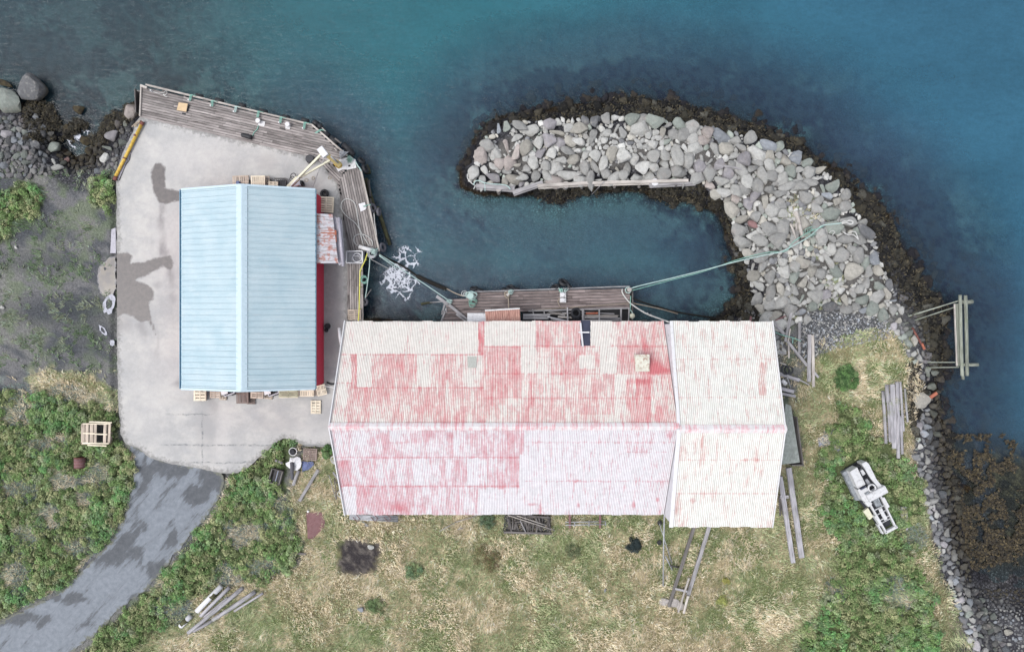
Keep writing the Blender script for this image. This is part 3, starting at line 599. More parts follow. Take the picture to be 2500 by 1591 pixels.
corr('end_bay_north_slope', XM+.1, XR, YTA, YRA, ZA, ZR+.03, AN, SEAM_A, rm3, whs, pitch=.16)
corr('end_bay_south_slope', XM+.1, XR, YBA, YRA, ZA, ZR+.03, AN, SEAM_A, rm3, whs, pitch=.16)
# barge boards / rakes
mb = MB()
for x, (yb, yt, ze) in ((XL-.04, (YB, YT, ZE)),):
    mb.beam((x, yb, ze+.02), (x, YR, ZR+.02), .1, .3); mb.beam((x, yt, ze+.02), (x, YR, ZR+.02), .1, .3)
mb.build('barge_board', M['whitep'], whs)
mb = MB(); mb.beam((XR+.05, YBA, ZA), (XR+.05, YRA, ZR+.04), .1, .24); mb.beam((XR+.05, YTA, ZA), (XR+.05, YRA, ZR+.04), .1, .24); mb.build('end_bay_barge_board', M['white'], whs)
mb = MB(); mb.beam((XM+.05, YBA, ZA+.03), (XM+.05, YRA, ZR+.06), .34, .12); mb.beam((XM+.05, YTA, ZA+.03), (XM+.05, YRA, ZR+.06), .26, .12); mb.build('verge_flashing', M['whitep'], whs)
# ridge caps in overlapping lengths with peeling red paint
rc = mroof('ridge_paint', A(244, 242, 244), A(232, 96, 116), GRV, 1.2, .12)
def ridge(name, x0, x1, y, z, wd=.30, base=0.0):
    vs, fs = [], []; n_ = int((x1-x0)/2.2)
    for k in range(n_):
        a, b_ = x0+(x1-x0)*k/n_, x0+(x1-x0)*(k+1)/n_+.06; h = .018*(k % 2)
        for xx in (a, b_):
            for (dy, dz) in ((-wd, -.14), (-.07, .05), (0, .09), (.07, .05), (wd, -.14)): vs.append((xx, y+dy, z+dz+h))
        o = k*10; fs += [(o+j, o+5+j, o+6+j, o+1+j) for j in range(4)]
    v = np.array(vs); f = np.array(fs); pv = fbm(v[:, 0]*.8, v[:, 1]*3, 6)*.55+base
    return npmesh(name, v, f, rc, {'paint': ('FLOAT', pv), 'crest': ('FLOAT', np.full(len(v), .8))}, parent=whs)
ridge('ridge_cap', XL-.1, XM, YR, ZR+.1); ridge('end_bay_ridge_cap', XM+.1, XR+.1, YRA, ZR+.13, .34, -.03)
# dark sheet stands in for shade in an open roof strip; white batten
mb = MB(); a, b_ = P(1419, 786, ZE+.2), P(1440, 786, ZE+.2)
def onroof(px, py, up=0.0):      # point on the north slope seen at px,py
    t = 0.5
    for _ in range(30):
        z = ZE+(ZR-ZE)*t+up; q = P(px, py, z); t = (YT-q.y)/(YT-YR)
    return q
mb.add([onroof(*q, -.10) for q in ((1415, 782), (1444, 782), (1444, 848), (1415, 848))], [(3, 2, 1, 0)]); op = mb.build('roof_gap_shade', M['glass'], whs, 'dark sheet in place of the shaded gap where roof sheets are missing')
mb = MB(); mb.beam(onroof(1417, 788, .08), onroof(1423, 846, .08), .16, .06); mb.beam(onroof(1412, 811, .1), onroof(1439, 811, .1), .12, .06); mb.build('batten', M['whitep'], op)
# rusty cream box on the roof
bx = onroof(1566, 885, 0); mb = MB(); mb.box(bx+Vector((0, 0, -.5)), 1.15, 1.40, .95); v = mb.build('chimney', mplain('chimney_plate', A(228, 228, 214), .8, amt=.15, scale=2, dirt=A(150, 82, 60), dirtamt=.42), whs)
mb = MB(); q = bx+Vector((0, 0, .45)); mb.box(q, 1.22, 1.48, .05); mb.build('cover_plate', bpy.data.materials['chimney_plate'], v)
mb = MB(); q = onroof(1151, 883, .05); q2 = [onroof(*k, .07) for k in ((1142, 870), (1163, 870), (1163, 897), (1142, 897))]; mb.add(q2, [(3, 2, 1, 0)]); mb.build('roof_window', mplain('milky_sheet', A(200, 203, 196), .5, amt=.15, scale=9), whs)
# mossy lean-to on the far gable, plus small porch roofs over the jetty
mb = MB(); mb.add([P(1918, 985, 3.0), P(1931, 990, 2.6), P(1953, 1128, 2.3), P(1905, 1134, 3.1), P(1918, 985, 2.9), P(1931, 990, 2.5), P(1953, 1128, 2.2), P(1905, 1134, 3.0)], [(0, 1, 2, 3)[::-1], (4, 5, 6, 7), (0, 1, 5, 4), (1, 2, 6, 5), (2, 3, 7, 6)])
lt = mb.build('lean_to_roof', M['slate'], whs); mb = MB(); q = [P(1934, 1010, 0), P(1950, 1126, 0)]; mb.beam(q[0]+Vector((-.5, 0, 1.1)), q[1]+Vector((-.5, 0, 1.1)), .12, 2.4); mb.beam(q[1]+Vector((-.5, .1, 1.1)), q[1]+Vector((-1.6, .1, 1.1)), .12, 2.4); mb.build('lean_to_wall', M['old'], whs)
def smallroof(name, pts, zs, mat, parent, horiz=False, pitch=.2, dz=.03):
    # four picture corners (tl,tr,br,bl) with heights; ribs run tl->bl unless horiz
    q = [P(*p_, z) for p_, z in zip(pts, zs)]
    if horiz: q = [q[0], q[3], q[2], q[1]]
    L = (q[1]-q[0]).length; n_ = int(L/pitch)*4; mb = MB(); vs = []
    for i in range(n_+1):
        t = i/n_; o = Vector((0, 0, (0, .7, 1, .7)[i % 4]*dz*1.5))
        for j in range(9): vs.append(q[0].lerp(q[1], t).lerp(q[3].lerp(q[2], t), j/8)+o)
    fs = [(i*9+j, i*9+j+1, (i+1)*9+j+1, (i+1)*9+j) for i in range(n_) for j in range(8)]
    if horiz: fs = [f[::-1] for f in fs]
    return mb.add(vs, fs, [(v.x, v.y, i) for i, v in enumerate(vs)]).build(name, mat, parent)
def mtin(name, a, b_, c_, amt, ang=0, sc_=1.0):
    m, t, b = newmat(name); n = N(t); p = n.pos(); x, y, z = n.sep(p)
    if ang: x, y = y, x
    s = n.noise(n.comb(n.math('MULTIPLY', x, 4*sc_), n.math('MULTIPLY', y, .7*sc_), 0), 1, 5, .7)
    c = n.mix(n.mapr(s, .62-amt*.3, .68-amt*.2), a, b_); c = n.mix(n.mapr(n.noise(p, 2.3, 4), .5, .62, 0, .8*(amt > .3)), c, c_)
    c = n.mix(1, c, n.mapr(n.noise(p, 14, 4, .7), .3, .7, .85, 1.1), 'MULTIPLY')
    n.put(b.inputs['Base Color'], c); b.inputs['Roughness'].default_value = .75; return m
smallroof('porch_roof', [(1184, 758), (1269, 753), (1271, 788), (1187, 788)], [3.2, 3.2, 3.6, 3.6], mtin('brown_tin', A(206, 160, 146), A(178, 128, 116), A(190, 146, 132), .5), whs)
mb = MB(); mb.beam(P(1184, 758, 3.25), P(1269, 753, 3.25), .14, .2); mb.build('porch_fascia', M['white'], whs)
smallroof('hatch_roof', [(1141, 764), (1188, 764), (1188, 790), (1141, 790)], [3.0, 3.0, 3.3, 3.3], mtin('white_tin', A(238, 238, 242), A(205, 200, 205), A(225, 225, 228), .2), whs, True)
# ------------------------------------------------------------------ blue roofed building
BZ, BR_ = 3.5, 5.6
blue = empty('blue_roofed_building', P(600, 700, 0), 'red walled shed under a pale blue standing seam gable roof on the concrete yard', 'building')
bxl, bxr = P(443, 700, BZ).x, P(770, 700, BZ).x; byt, byb = P(500, 463, BZ).y, P(500, 948.5, BZ).y; bxm = P(589, 700, BR_).x
mb = MB(); i_ = .24; x0, x1, y0, y1 = bxl+i_, bxr-i_, byb+i_, byt-i_
mb.beam((x0, y0, BZ/2), (x0, y1, BZ/2), .2, BZ); mb.beam((x1, y0, BZ/2), (x1, y1, BZ/2), .2, BZ)
for y in (y0, y1):
    pts = [(x0, 0), (x1, 0), (x1, BZ), (bxm, BR_-.12), (x0, BZ)]; v = [(q[0], y-.1, q[1]) for q in pts]+[(q[0], y+.1, q[1]) for q in pts]
    mb.add(v, [(0, 1, 2, 3, 4), (9, 8, 7, 6, 5)]+[(i, 5+i, 5+(i+1) % 5, (i+1) % 5) for i in range(5)])
mb.build('wall', M['redw'], blue)
m, t, b = newmat('blue_roof_paint'); n = N(t); p = n.pos(); f = n.noise(p, .5, 5, .6); g = n.noise(n.comb(n.math('MULTIPLY', n.sep(p)[0], .6), n.math('MULTIPLY', n.sep(p)[1], 2.5), 0), 1, 5, .7)
c = n.mix(n.mapr(f, .35, .65), A(184, 208, 219), A(199, 218, 227)); c = n.mix(n.mapr(g, .56, .72, 0, .5), c, A(212, 221, 226)); c = n.mix(n.mapr(n.noise(n.comb(n.math('MULTIPLY', n.sep(p)[0], .35), n.math('MULTIPLY', n.sep(p)[1], 5), 0), 1, 4), .54, .7, 0, .4), c, A(158, 184, 198)); c = n.mix(1, c, n.mapr(n.noise(p, 12, 3), .3, .7, .96, 1.04), 'MULTIPLY')
n.put(b.inputs['Base Color'], c); b.inputs['Roughness'].default_value = .65; b.inputs['Specular IOR Level'].default_value = .2; mblue = m
mtrim = mplain('blue_trim', A(150, 196, 222), .5, amt=.08); mtrl = mplain('pale_blue_trim', A(205, 226, 238), .5, amt=.06)
def slope(name, xe, xr):
    mb = MB(); sgn = 1 if xe > xr else -1
    def z(x, u=0): return BR_+(BZ-BR_)*(x-xr)/(xe-xr)+u
    pitch = (byt-byb-.5)/33; prof = []
    y = byb; prof.append((y, 0)); k = 0
    for k in range(34):
        yy = byb+.25+pitch*k; prof += [(yy-.055, 0), (yy-.034, .085), (yy+.034, .085), (yy+.055, 0), (yy+pitch*.5-.03, 0), (yy+pitch*.5, .008), (yy+pitch*.5+.03, 0)]
    prof = [q for q in prof if q[0] < byt-.02]+[(byt, 0)]
    vs = []; m_ = 3
    for (yy, u) in prof:
        for j in range(m_+1): x = xr+(xe-xr)*j/m_; vs.append((x, yy, z(x, u)+(.012 if j >= 2 else 0)))
    fs = [(i*(m_+1)+j, i*(m_+1)+j+1, (i+1)*(m_+1)+j+1, (i+1)*(m_+1)+j) for i in range(len(prof)-1) for j in range(m_)]
    if sgn < 0: fs = [f_[::-1] for f_ in fs]
    return mb.add(vs, fs).build(name, mblue, blue)
slope('west_roof_slope', bxl, bxm); slope('east_roof_slope', bxr, bxm)
mb = MB(); sl = (BR_-BZ)/(bxm-bxl); sr = (BR_-BZ)/(bxr-bxm)
wv_ = .50; vs = []
for y in (byb-.04, byt+.04): vs += [(bxm-wv_, y, BR_-wv_*sl+.065), (bxm-.06, y, BR_+.09), (bxm+.06, y, BR_+.09), (bxm+wv_, y, BR_-wv_*sr+.065)]
mb.add(vs, [(0, 1, 5, 4)[::-1], (1, 2, 6, 5)[::-1], (2, 3, 7, 6)[::-1]]).build('ridge_cap', mtrl, blue)
for x, mt in ((bxl-.08, mtrim), (bxr-.06, mtrim)):
    mb = MB(); sg = 1 if x > 0 or x > bxm else -1
    for y0_, y1_ in ((byb-.02, byt+.02),):
        mb.beam((x, y0_, BZ-.16), (x, y1_, BZ-.16), .2, .03); mb.beam((x-.1, y0_, BZ-.08), (x-.1, y1_, BZ-.08), .025, .17); mb.beam((x+.1, y0_, BZ-.08), (x+.1, y1_, BZ-.08), .03, .19)
    mb.build('gutter', mt, blue)
for y in (byb, byt):
    mb = MB()
    for xe in (bxl, bxr): mb.beam((xe, y, BZ+.05), (bxm, y, BR_+.07), .20, .07)
    mb.build('verge_trim', mtrl, blue)
mb = MB(); mb.box(P(777, 650, .12), .5, .5, 2.2); mb.build('wall_box', M['blue'], blue)
# rusting lean-to on the quay side
smallroof('lean_to_roof', [(771, 521), (812, 523), (826, 642), (774, 643)], [3.1, 2.7, 2.7, 3.1], mtin('peeling_tin', A(214, 214, 222), A(176, 170, 172), A(186, 112, 88), .42, 1), blue, True, .25, .03)
for a, b_ in (((783, 562), (822, 574)), ((783, 577), (822, 591)), ((773, 614), (797, 624))):
    mb = MB(); q = [(a[0], a[1]), (b_[0]-1, a[1]), (b_[0], b_[1]), (a[0], b_[1])]; z = [3.12-.4*(k[0]-772)/46 for k in q]
    mb.add([P(*k, zz) for k, zz in zip(q, z)], [(3, 2, 1, 0)]); mb.build('rusted_sheet', M['rusto'], blue)
mb = MB(); mb.beam(P(775, 532, 1.3), P(775, 636, 1.3), .1, 2.6); mb.beam(P(808, 530, 1.2), P(818, 638, 1.2), .1, 2.4); mb.beam(P(776, 640, 1.2), P(818, 642, 1.2), .1, 2.4); mb.build('lean_to_wall', M['whitew'], blue)
mb = MB(); mb.prism([tuple(P(*q, 2.4)[:2]) for q in [(814, 527), (834, 537), (842, 640), (828, 648), (823, 640)]], 2.28, 2.36); mb.tube([P(827, 531, 2.45), P(838, 650, 2.45)], .16, 10)
mb.build('plastic_canopy', M['greyp'], blue)
for q in ((832, 540), (836, 590), (839, 640)): mb = MB(); mb.cyl(P(*q, 0), .05, 2.3, 8); mb.build('canopy_post', M['steel'], blue)
# ------------------------------------------------------------------ rocks
def ico(sub):
    bm = bmesh.new(); bmesh.ops.create_icosphere(bm, subdivisions=sub, radius=1); bm.verts.ensure_lookup_table()
    v = np.array([x.co[:] for x in bm.verts]); f = np.array([[q.index for q in x.verts] for x in bm.faces]); bm.free(); return v, f
ICO = {s: ico(s) for s in (1, 2, 3)}
def rockv(sub, seed, soft=9.0, rough=.03):
    g = np.random.default_rng(seed); v, f = ICO[sub]; k = g.integers(12, 18)
    nr = g.normal(size=(k, 3)); nr /= np.linalg.norm(nr, axis=1)[:, None]; nr = np.vstack([nr, [[0, 0, 1], [0, 0, -1]]])
    ds = np.append(g.uniform(.70, .96, k), [.7, .7]); q = v @ nr.T/ds; q = np.clip(q, .05, None)
    r = 1/((q**soft).sum(1))**(1/soft)
    r *= 1+rough*(fbm(v[:, 0]*3+seed, v[:, 1]*3+v[:, 2]*2.3, seed)-.5)*4
    p = v*r[:, None]; p /= np.abs(p[:, :2]).max(); p[:, 2] *= .85
    return p, f
def rockmat(name, use_obj, weed=False):
    m, t, b = newmat(name); n = N(t)
    base = n.n('ShaderNodeObjectInfo').outputs['Color'] if use_obj else n.attr('Col', 'Color')
    p = n.pos(); f = n.noise(p, 3.2, 6, .7); g = n.noise(p, 14, 4, .7); lo = n.noise(p, 1.1, 3)
    k = n.math('ADD', n.mapr(f, .3, .7, .78, 1.16), n.mapr(g, .3, .7, -.16, .14))
    c = n.mix(1, base, k, 'MULTIPLY')
    if not weed:
        c = n.mix(n.mapr(n.noise(p, 1.9, 5, .7), .56, .66, 0, .45), c, A(178, 176, 168)); c = n.mix(n.mapr(lo, .58, .7, 0, .3), c, A(160, 148, 142))
        low = n.mapr(n.sep(p)[2], -1.25, -.75, 1, 0); c = n.mix(n.math('MULTIPLY', low, .75), c, n.mix(n.mapr(f, .4, .6), A(44, 40, 36), A(78, 70, 48)))
    n.put(b.inputs['Base Color'], c); b.inputs['Roughness'].default_value = .9; b.inputs['Specular IOR Level'].default_value = .2
    n.put(b.inputs['Normal'], n.bump(n.math('ADD', f, g), .9 if weed else .5, .08)); return m
MR, MRS, MWD = rockmat('boulder_stone', True), rockmat('loose_stone', False), rockmat('weed_covered_stone', False, True)
TONE = {'pale': (180, 180, 177), 'white': (198, 198, 195), 'grey': (162, 162, 160), 'dark': (118, 119, 122), 'pinkish': (180, 171, 167), 'purplish': (156, 153, 157), 'tan': (174, 171, 163), 'greenish': (148, 155, 149), 'reddish': (160, 126, 126), 'weedy': (84, 76, 62), 'blue grey': (152, 157, 164)}
BV = [rockv(3, 100+i, (16, 26, 40)[i % 3], .02) for i in range(14)]
BM = []
for i, (v, f) in enumerate(BV):
    me = bpy.data.meshes.new('boulder'); me.from_pydata(v.tolist(), [], f.tolist()); me.polygons.foreach_set('use_smooth', [False]*len(f)); me.materials.append(MR); me.update(); BM.append(me)
def hz(px, py):
    h = height(np.array([px], float), np.array([py], float))[0]; return float(h)
nrock = [0]; SPK = [1.2]
def boulder(px, py, rx, ry, ang, tone, label, group, up=.30, zmin=None):
    h = hz(px, py)
    if zmin is not None: h = max(h, zmin)
    s = K*(1+.0); a, b_ = rx*SPK[0]/s, ry*SPK[0]/s; zc = h+up*min(a, b_)+.06
    o = bpy.data.objects.new('boulder', BM[nrock[0] % 14]); nrock[0] += 1; C.objects.link(o)
    o.location = P(px, py, zc); o.scale = (a, b_, min(a, b_)*R_.uniform(.75, .95)); o.rotation_euler = (R_.uniform(-.2, .2), R_.uniform(-.2, .2), -math.radians(ang))
    t_ = TONE[tone]; j = R_.uniform(.92, 1.08); o.color = tuple(min(.9, S(min(255, q*j))/GAIN) for q in t_)+(1,)
    return tag(o, label, 'boulder', group)
GB = 'boulders piled along the curved stone breakwater'
SP = [(1157, 420, 17, 18, 0, 'white', 'pale squared boulder at the very tip of the breakwater, beside knotted rope'),
 (1234, 346, 27, 27, 20, 'pinkish', 'largest pinkish block near the breakwater tip, ridged and split'),
 (1300, 317, 28, 18, 10, 'pale', 'broad cream boulder with darker corner, on the tip end outer edge'),
 (1386, 428, 29, 18, 5, 'white', 'broad whitish oval boulder lying against the long timber beam'),
 (1403, 390, 16, 15, 0, 'tan', 'round tan speckled boulder just above the broad whitish oval one'),
 (1374, 391, 15, 18, 0, 'pale', 'upright pale boulder touching the round tan speckled one'),
 (1302, 397, 11, 21, -20, 'white', 'tall white pointed boulder in the middle of the tip end'),
 (1307, 432, 15, 17, 0, 'grey', 'grey boulder below the tall white pointed one, at the kinked timber'),
 (1255, 436, 21, 14, 5, 'tan', 'flat tan boulder with a smaller pale face, beside the short timber beams'),
 (1208, 434, 20, 12, 30, 'purplish', 'long purplish boulder just above the rope-tied short beam'),
 (1200, 404, 12, 18, -20, 'white', 'smooth whitish boulder above the long purplish one'),
 (1221, 398, 13, 16, 0, 'pinkish', 'pinkish faceted boulder beside the smooth whitish one'),
 (1428, 411, 13, 20, -10, 'grey', 'long grey boulder standing beside the broad whitish oval one'),
 (1453, 409, 12, 30, -25, 'grey', 'longest narrow grey slab slanting to the timber beam'),
 (1474, 396, 14, 18, 0, 'pale', 'smooth pale egg-shaped boulder beside the longest narrow slab'),
 (1505, 411, 14, 20, -10, 'tan', 'tan upright boulder mid way along the timber beam'),
 (1532, 409, 12, 20, -15, 'grey', 'grey boulder between the tan upright one and the red-stained one'),
 (1568, 409, 19, 26, -15, 'white', 'big white boulder with a red stain above the white mooring knob'),
 (1484, 325, 13, 12, 0, 'white', 'round bright white boulder near the outer edge of the straight arm'),
 (1366, 325, 21, 12, 10, 'tan', 'wide tan boulder behind the tip end outer edge'),
 (1342, 304, 15, 16, 0, 'purplish', 'purple-grey pointed boulder at the weed edge of the tip end'),
 (1830, 339, 20, 20, 15, 'grey', 'large smooth grey block on the outer edge at the bend'),
 (1759, 329, 23, 17, 25, 'blue grey', 'large flat blue-grey slab on the outer edge before the bend'),
 (1796, 343, 17, 11, 5, 'grey', 'grey split boulder between the two large outer edge slabs'),
 (1669, 358, 12, 14, 20, 'white', 'bright white boulder amid small stones on the straight arm'),
 (1595, 352, 12, 12, 0, 'white', 'round white boulder above the big red-stained one'),
 (1679, 395, 16, 18, 0, 'pale', 'large pale boulder streaked with white at the end of the timber beam'),
 (1734, 454, 17, 15, 0, 'pinkish', 'rounded pinkish boulder on the inner corner past the beam end'),
 (1903, 356, 14, 13, 0, 'greenish', 'square green-topped boulder at the outer weed edge of the bend'),
 (2007, 454, 25, 20, 20, 'greenish', 'large greenish slab on the outer side beyond the bend'),
 (2037, 454, 17, 24, 20, 'greenish', 'green slab leaning towards the sea beside the large greenish one'),
 (1997, 416, 18, 13, -15, 'tan', 'smooth brownish boulder at the sea edge above the greenish slabs'),
 (1974, 397, 18, 12, -20, 'greenish', 'pointed green boulder at the sea edge of the bend'),
 (2074, 541, 25, 26, 0, 'grey', 'big flat grey slab with the white rope eye lying on it'),
 (2028, 523, 20, 18, 0, 'greenish', 'broad greenish boulder beside the slab with the rope eye'),
 (2081, 666, 31, 23, -15, 'tan', 'biggest rounded tan boulder on the shore end of the breakwater'),
 (1880, 557, 22, 20, 10, 'grey', 'large triangular grey boulder on the inner slope left of the driftwood'),
 (2054, 622, 22, 20, -20, 'grey', 'large grey sloping boulder above the biggest rounded tan one'),
 (2143, 697, 19, 23, -10, 'greenish', 'large angular greenish boulder near the shore end outer edge'),
 (2106, 731, 17, 14, -20, 'greenish', 'grey-green block just inland of the large angular greenish one'),
 (2003, 669, 14, 13, 0, 'grey', 'square grey boulder in the middle of the grassy stones'),
 (1981, 701, 14, 13, 10, 'pale', 'square pale boulder below the square grey one'),
 (2017, 717, 15, 13, 10, 'purplish', 'purplish boulder ringed by dry grass'),
 (1887, 653, 15, 10, 10, 'white', 'oblong whitish boulder under the taut mooring ropes'),
 (1956, 761, 20, 10, -12, 'blue grey', 'flat long boulder at the upper edge of the gravel'),
 (1969, 780, 10, 19, 20, 'grey', 'long boulder pointing down at the gravel edge by the timbers'),
 (2070, 756, 19, 14, 10, 'grey', 'pale grey boulder half sunk in the gravel'),
 (2022, 478, 15, 17, 10, 'blue grey', 'blue-grey boulder between the greenish slabs and the dry grass'),
 (1809, 536, 17, 11, -20, 'tan', 'tan slab on the inner edge of the bend'),
 (1836, 548, 18, 9, 40, 'reddish', 'reddish slab on the inner edge beside the tan one')]
for (x, y, a, b_, an, tn, lb) in SP: boulder(x, y, a, b_, an, tn, lb, GB, zmin=-.25)
GL = 'boulders on the stony beach beside the yard'
for (x, y, a, b_, an, tn, lb) in [(20, 244, 29, 37, 10, 'greenish', 'huge pale green-grey boulder at the water edge in the corner'), (80, 213, 34, 36, -20, 'dark', 'huge dark-sided boulder standing in the water next to the pale one'),
 (4, 200, 22, 15, 0, 'weedy', 'weedy boulder behind the huge pale green-grey one'), (193, 267, 12, 12, 0, 'weedy', 'lone small weedy boulder standing out in the water'), (321, 276, 18, 20, 10, 'pinkish', 'rounded brown-pink boulder against the corner of the timber quay'),
 (88, 287, 14, 9, 15, 'blue grey', 'blue-grey boulder at the upper edge of the beach weed'), (133, 358, 17, 13, 10, 'greenish', 'flat green-grey boulder beside the tidal inlet'), (129, 390, 19, 14, 20, 'grey', 'broad grey boulder inland of the flat green-grey one'),
 (165, 390, 10, 9, 5, 'reddish', 'red square stone at the head of the tidal inlet'), (274, 332, 17, 21, -20, 'purplish', 'long purplish boulder beside the yard retaining wall'), (257, 386, 10, 15, 10, 'white', 'pale upright stone between inlet and yellow pipe'),
 (266, 362, 15, 9, 15, 'greenish', 'flat greenish stone below the long purplish boulder'), (86, 354, 12, 12, 0, 'dark', 'dark round boulder on the beach weed'), (162, 313, 10, 10, 0, 'weedy', 'weedy boulder on the near side of the inlet mouth'),
 (208, 341, 14, 13, 0, 'weedy', 'weedy boulder in the middle of the foaming inlet'), (137, 409, 23, 8, -12, 'grey', 'long flat grey slab along the beach head'), (305, 300, 9, 13, 20, 'greenish', 'narrow green stone beside the yard wall'), (289, 303, 8, 12, 20, 'purplish', 'narrow purple stone beside the green one'),
 (12, 328, 12, 9, 10, 'purplish', 'purplish beach stone at the picture edge')]: boulder(x, y, a, b_, an, tn, lb, GL, .5 if y < 280 and x < 200 else .3, zmin=-1.9)
GR = 'boulders along the sea edge of the grass'
for (x, y, a, b_, an, tn, lb) in [(2218, 839, 14, 13, 0, 'greenish', 'greenish boulder beside the rusty pole on the shore'), (2232, 829, 9, 12, -20, 'tan', 'tan boulder tucked against the rusty pole'), (2240, 853, 10, 13, 10, 'grey', 'grey boulder below the foot of the rusty pole'),
 (2232, 863, 9, 9, 0, 'pale', 'pale boulder at the grass edge near the rusty pole'), (2280, 910, 12, 11, 0, 'greenish', 'round light-topped boulder below the lower mooring frame rails'), (2249, 893, 9, 9, 0, 'grey', 'grey boulder at the landward end of the lower rails'), (2276, 943, 14, 20, 0, 'greenish', 'tall greenish boulder on the shore by the log stack'),
 (2246, 977, 20, 23, 10, 'tan', 'large grass-fringed square boulder beside the log stack'), (2246, 1091, 9, 8, 0, 'white', 'white rounded stone on the shingle below the log stack'), (2462, 1542, 11, 10, 10, 'tan', 'lone tan boulder on the dark shingle in the bottom corner'), (2195, 782, 8, 8, 0, 'tan', 'yellowish stone at the landward end of the upper rails')]: boulder(x, y, a, b_, an, tn, lb, GR, .3, zmin=-1.9)
SPK[0] = 1.0
spx = [(o.location, o.scale) for o in C.objects if o.name.startswith('boulder')]
PX, PY, PR = [], [], []
for (l, s) in spx:
    f_ = K*H/(H-l.z); PX.append(CX+l.x*f_); PY.append(CY-l.y*f_); PR.append((s[0]+s[1])/2*K/1.1)
GRASSY = [(1950, 505, 30), (1925, 535, 22), (1990, 535, 26), (1975, 500, 20), (2042, 645, 16), (2035, 690, 26), (2010, 735, 22), (1925, 730, 14), (1935, 775, 14), (2040, 735, 14), (1990, 620, 18)]
def fill(poly, radii, n_try, sep_=.82, avoid=None, pmin=-1):
    xs = [q[0] for q in poly]; ys = [q[1] for q in poly]; out = []
    for (ra, rb) in radii:
        cx = RN.uniform(min(xs), max(xs), n_try); cy = RN.uniform(min(ys), max(ys), n_try); ins = sdf(cx, cy, poly) > pmin; cr = RN.uniform(ra, rb, n_try)
        ax, ay, ar = np.array(PX), np.array(PY), np.array(PR)
        for x, y, r in zip(cx[ins], cy[ins], cr[ins]):
            if avoid and not avoid(x, y, r): continue
            if len(ax) and ((ax-x)**2+(ay-y)**2 < (sep_*(ar+r))**2).any(): continue
            ax = np.append(ax, x); ay = np.append(ay, y); ar = np.append(ar, r); PX.append(x); PY.append(y); PR.append(r); out.append((x, y, r))
    return out
def av(x, y, r):
    if 1960 < x < 2150 and 765 < y: return False
    if x > 1440 and x < 1660 and 335 < y < 375 and r > 9: return False
    if any((x-a)**2+(y-b_)**2 < c_*c_*.8 for a, b_, c_ in GRASSY): return False
    if 1900 < x < 2120 and 590 < y < 640 and r > 8 and x < 2030: return False
    return True
big = fill(BREAK, [(14, 18), (11.5, 14.5), (9, 12), (7, 9)], 9000, .755, av, 3)
big.sort(key=lambda q: -q[2]); nleft = 298-nrock[0]
def zone(x, y):
    if x < 1330: return 'the tip end of the breakwater'
    if x < 1690: return 'the straight arm above the long beam'
    if y < 480: return 'the bend of the breakwater'
    if y < 610: return 'the curve inland of the bend'
    return 'the shore end under the ropes'
for (x, y, r) in big[:nleft]:
    sea = sdf(np.array([x]), np.array([y]), BREAK)[0] < 14 and (y < 330 or x > 1990 or (x > 1850 and y < 420))
    tn = R_.choice(['greenish', 'dark', 'blue grey', 'grey']) if sea else R_.choice(['pale', 'pale', 'pale', 'white', 'grey', 'grey', 'pinkish', 'purplish', 'tan', 'grey'] if x < 1900 else ['pale', 'grey', 'grey', 'tan', 'greenish', 'grey'])
    sz = 'medium' if r > 11 else 'smallish'
    e = R_.uniform(.78, 1.22); lb = '%s %s boulder among its like on %s' % (sz, tn, zone(x, y))
    boulder(x, y, r*1.36*e, r*1.36/e, R_.uniform(0, 180), tn, lb, GB, R_.uniform(.2, .5), zmin=-.12)
LM = ['whitish tip boulder', 'big pinkish split block', 'broad cream boulder', 'broad whitish oval boulder', 'round tan speckled boulder', 'upright pale boulder', 'tall white pointed boulder', 'grey boulder at the kinked timber', 'flat tan boulder', 'long purplish boulder', 'smooth whitish boulder', 'pinkish faceted boulder', 'long grey standing boulder', 'longest narrow grey slab', 'pale egg-shaped boulder', 'tan upright boulder', 'grey boulder before the red-stained one', 'red-stained white boulder', 'round bright white boulder', 'wide tan outer boulder', 'purple-grey pointed boulder', 'large smooth grey block', 'large flat blue-grey slab', 'grey split boulder', 'white boulder in small stones', 'round white boulder', 'white-streaked pale boulder', 'rounded pinkish corner boulder', 'square green-topped boulder', 'large greenish slab', 'leaning green slab', 'smooth brownish boulder', 'pointed green boulder', 'slab with the rope eye', 'broad greenish boulder', 'biggest rounded tan boulder', 'large triangular grey boulder', 'large grey sloping boulder', 'large angular greenish boulder', 'grey-green inland block', 'square grey grassy boulder', 'square pale boulder', 'grass-ringed purplish boulder', 'oblong boulder under the ropes', 'flat long gravel-edge boulder', 'boulder pointing at the gravel', 'half-sunk gravel boulder', 'blue-grey boulder by dry grass', 'tan inner-edge slab', 'reddish slab']
ORD = ['closest', 'second closest', 'third closest', 'fourth closest', 'fifth closest', 'sixth closest', 'seventh closest', 'eighth closest', 'ninth closest', 'tenth closest', 'eleventh closest', 'twelfth closest', 'thirteenth closest', 'fourteenth closest', 'fifteenth closest', 'sixteenth closest', 'seventeenth closest', 'eighteenth closest', 'nineteenth closest', 'twentieth closest']
allb = [o for o in C.objects if o.name.startswith('boulder') and o['group'] == GB]; bp = [(CX+o.location.x*K*H/(H-o.location.z), CY-o.location.y*K*H/(H-o.location.z)) for o in allb]
near = {}
for i, o in enumerate(allb):
    if ' among its like on ' in o['label']:
        j = min(range(len(SP)), key=lambda q: math.hypot(SP[q][0]-bp[i][0], SP[q][1]-bp[i][1])); near.setdefault(j, []).append(i)
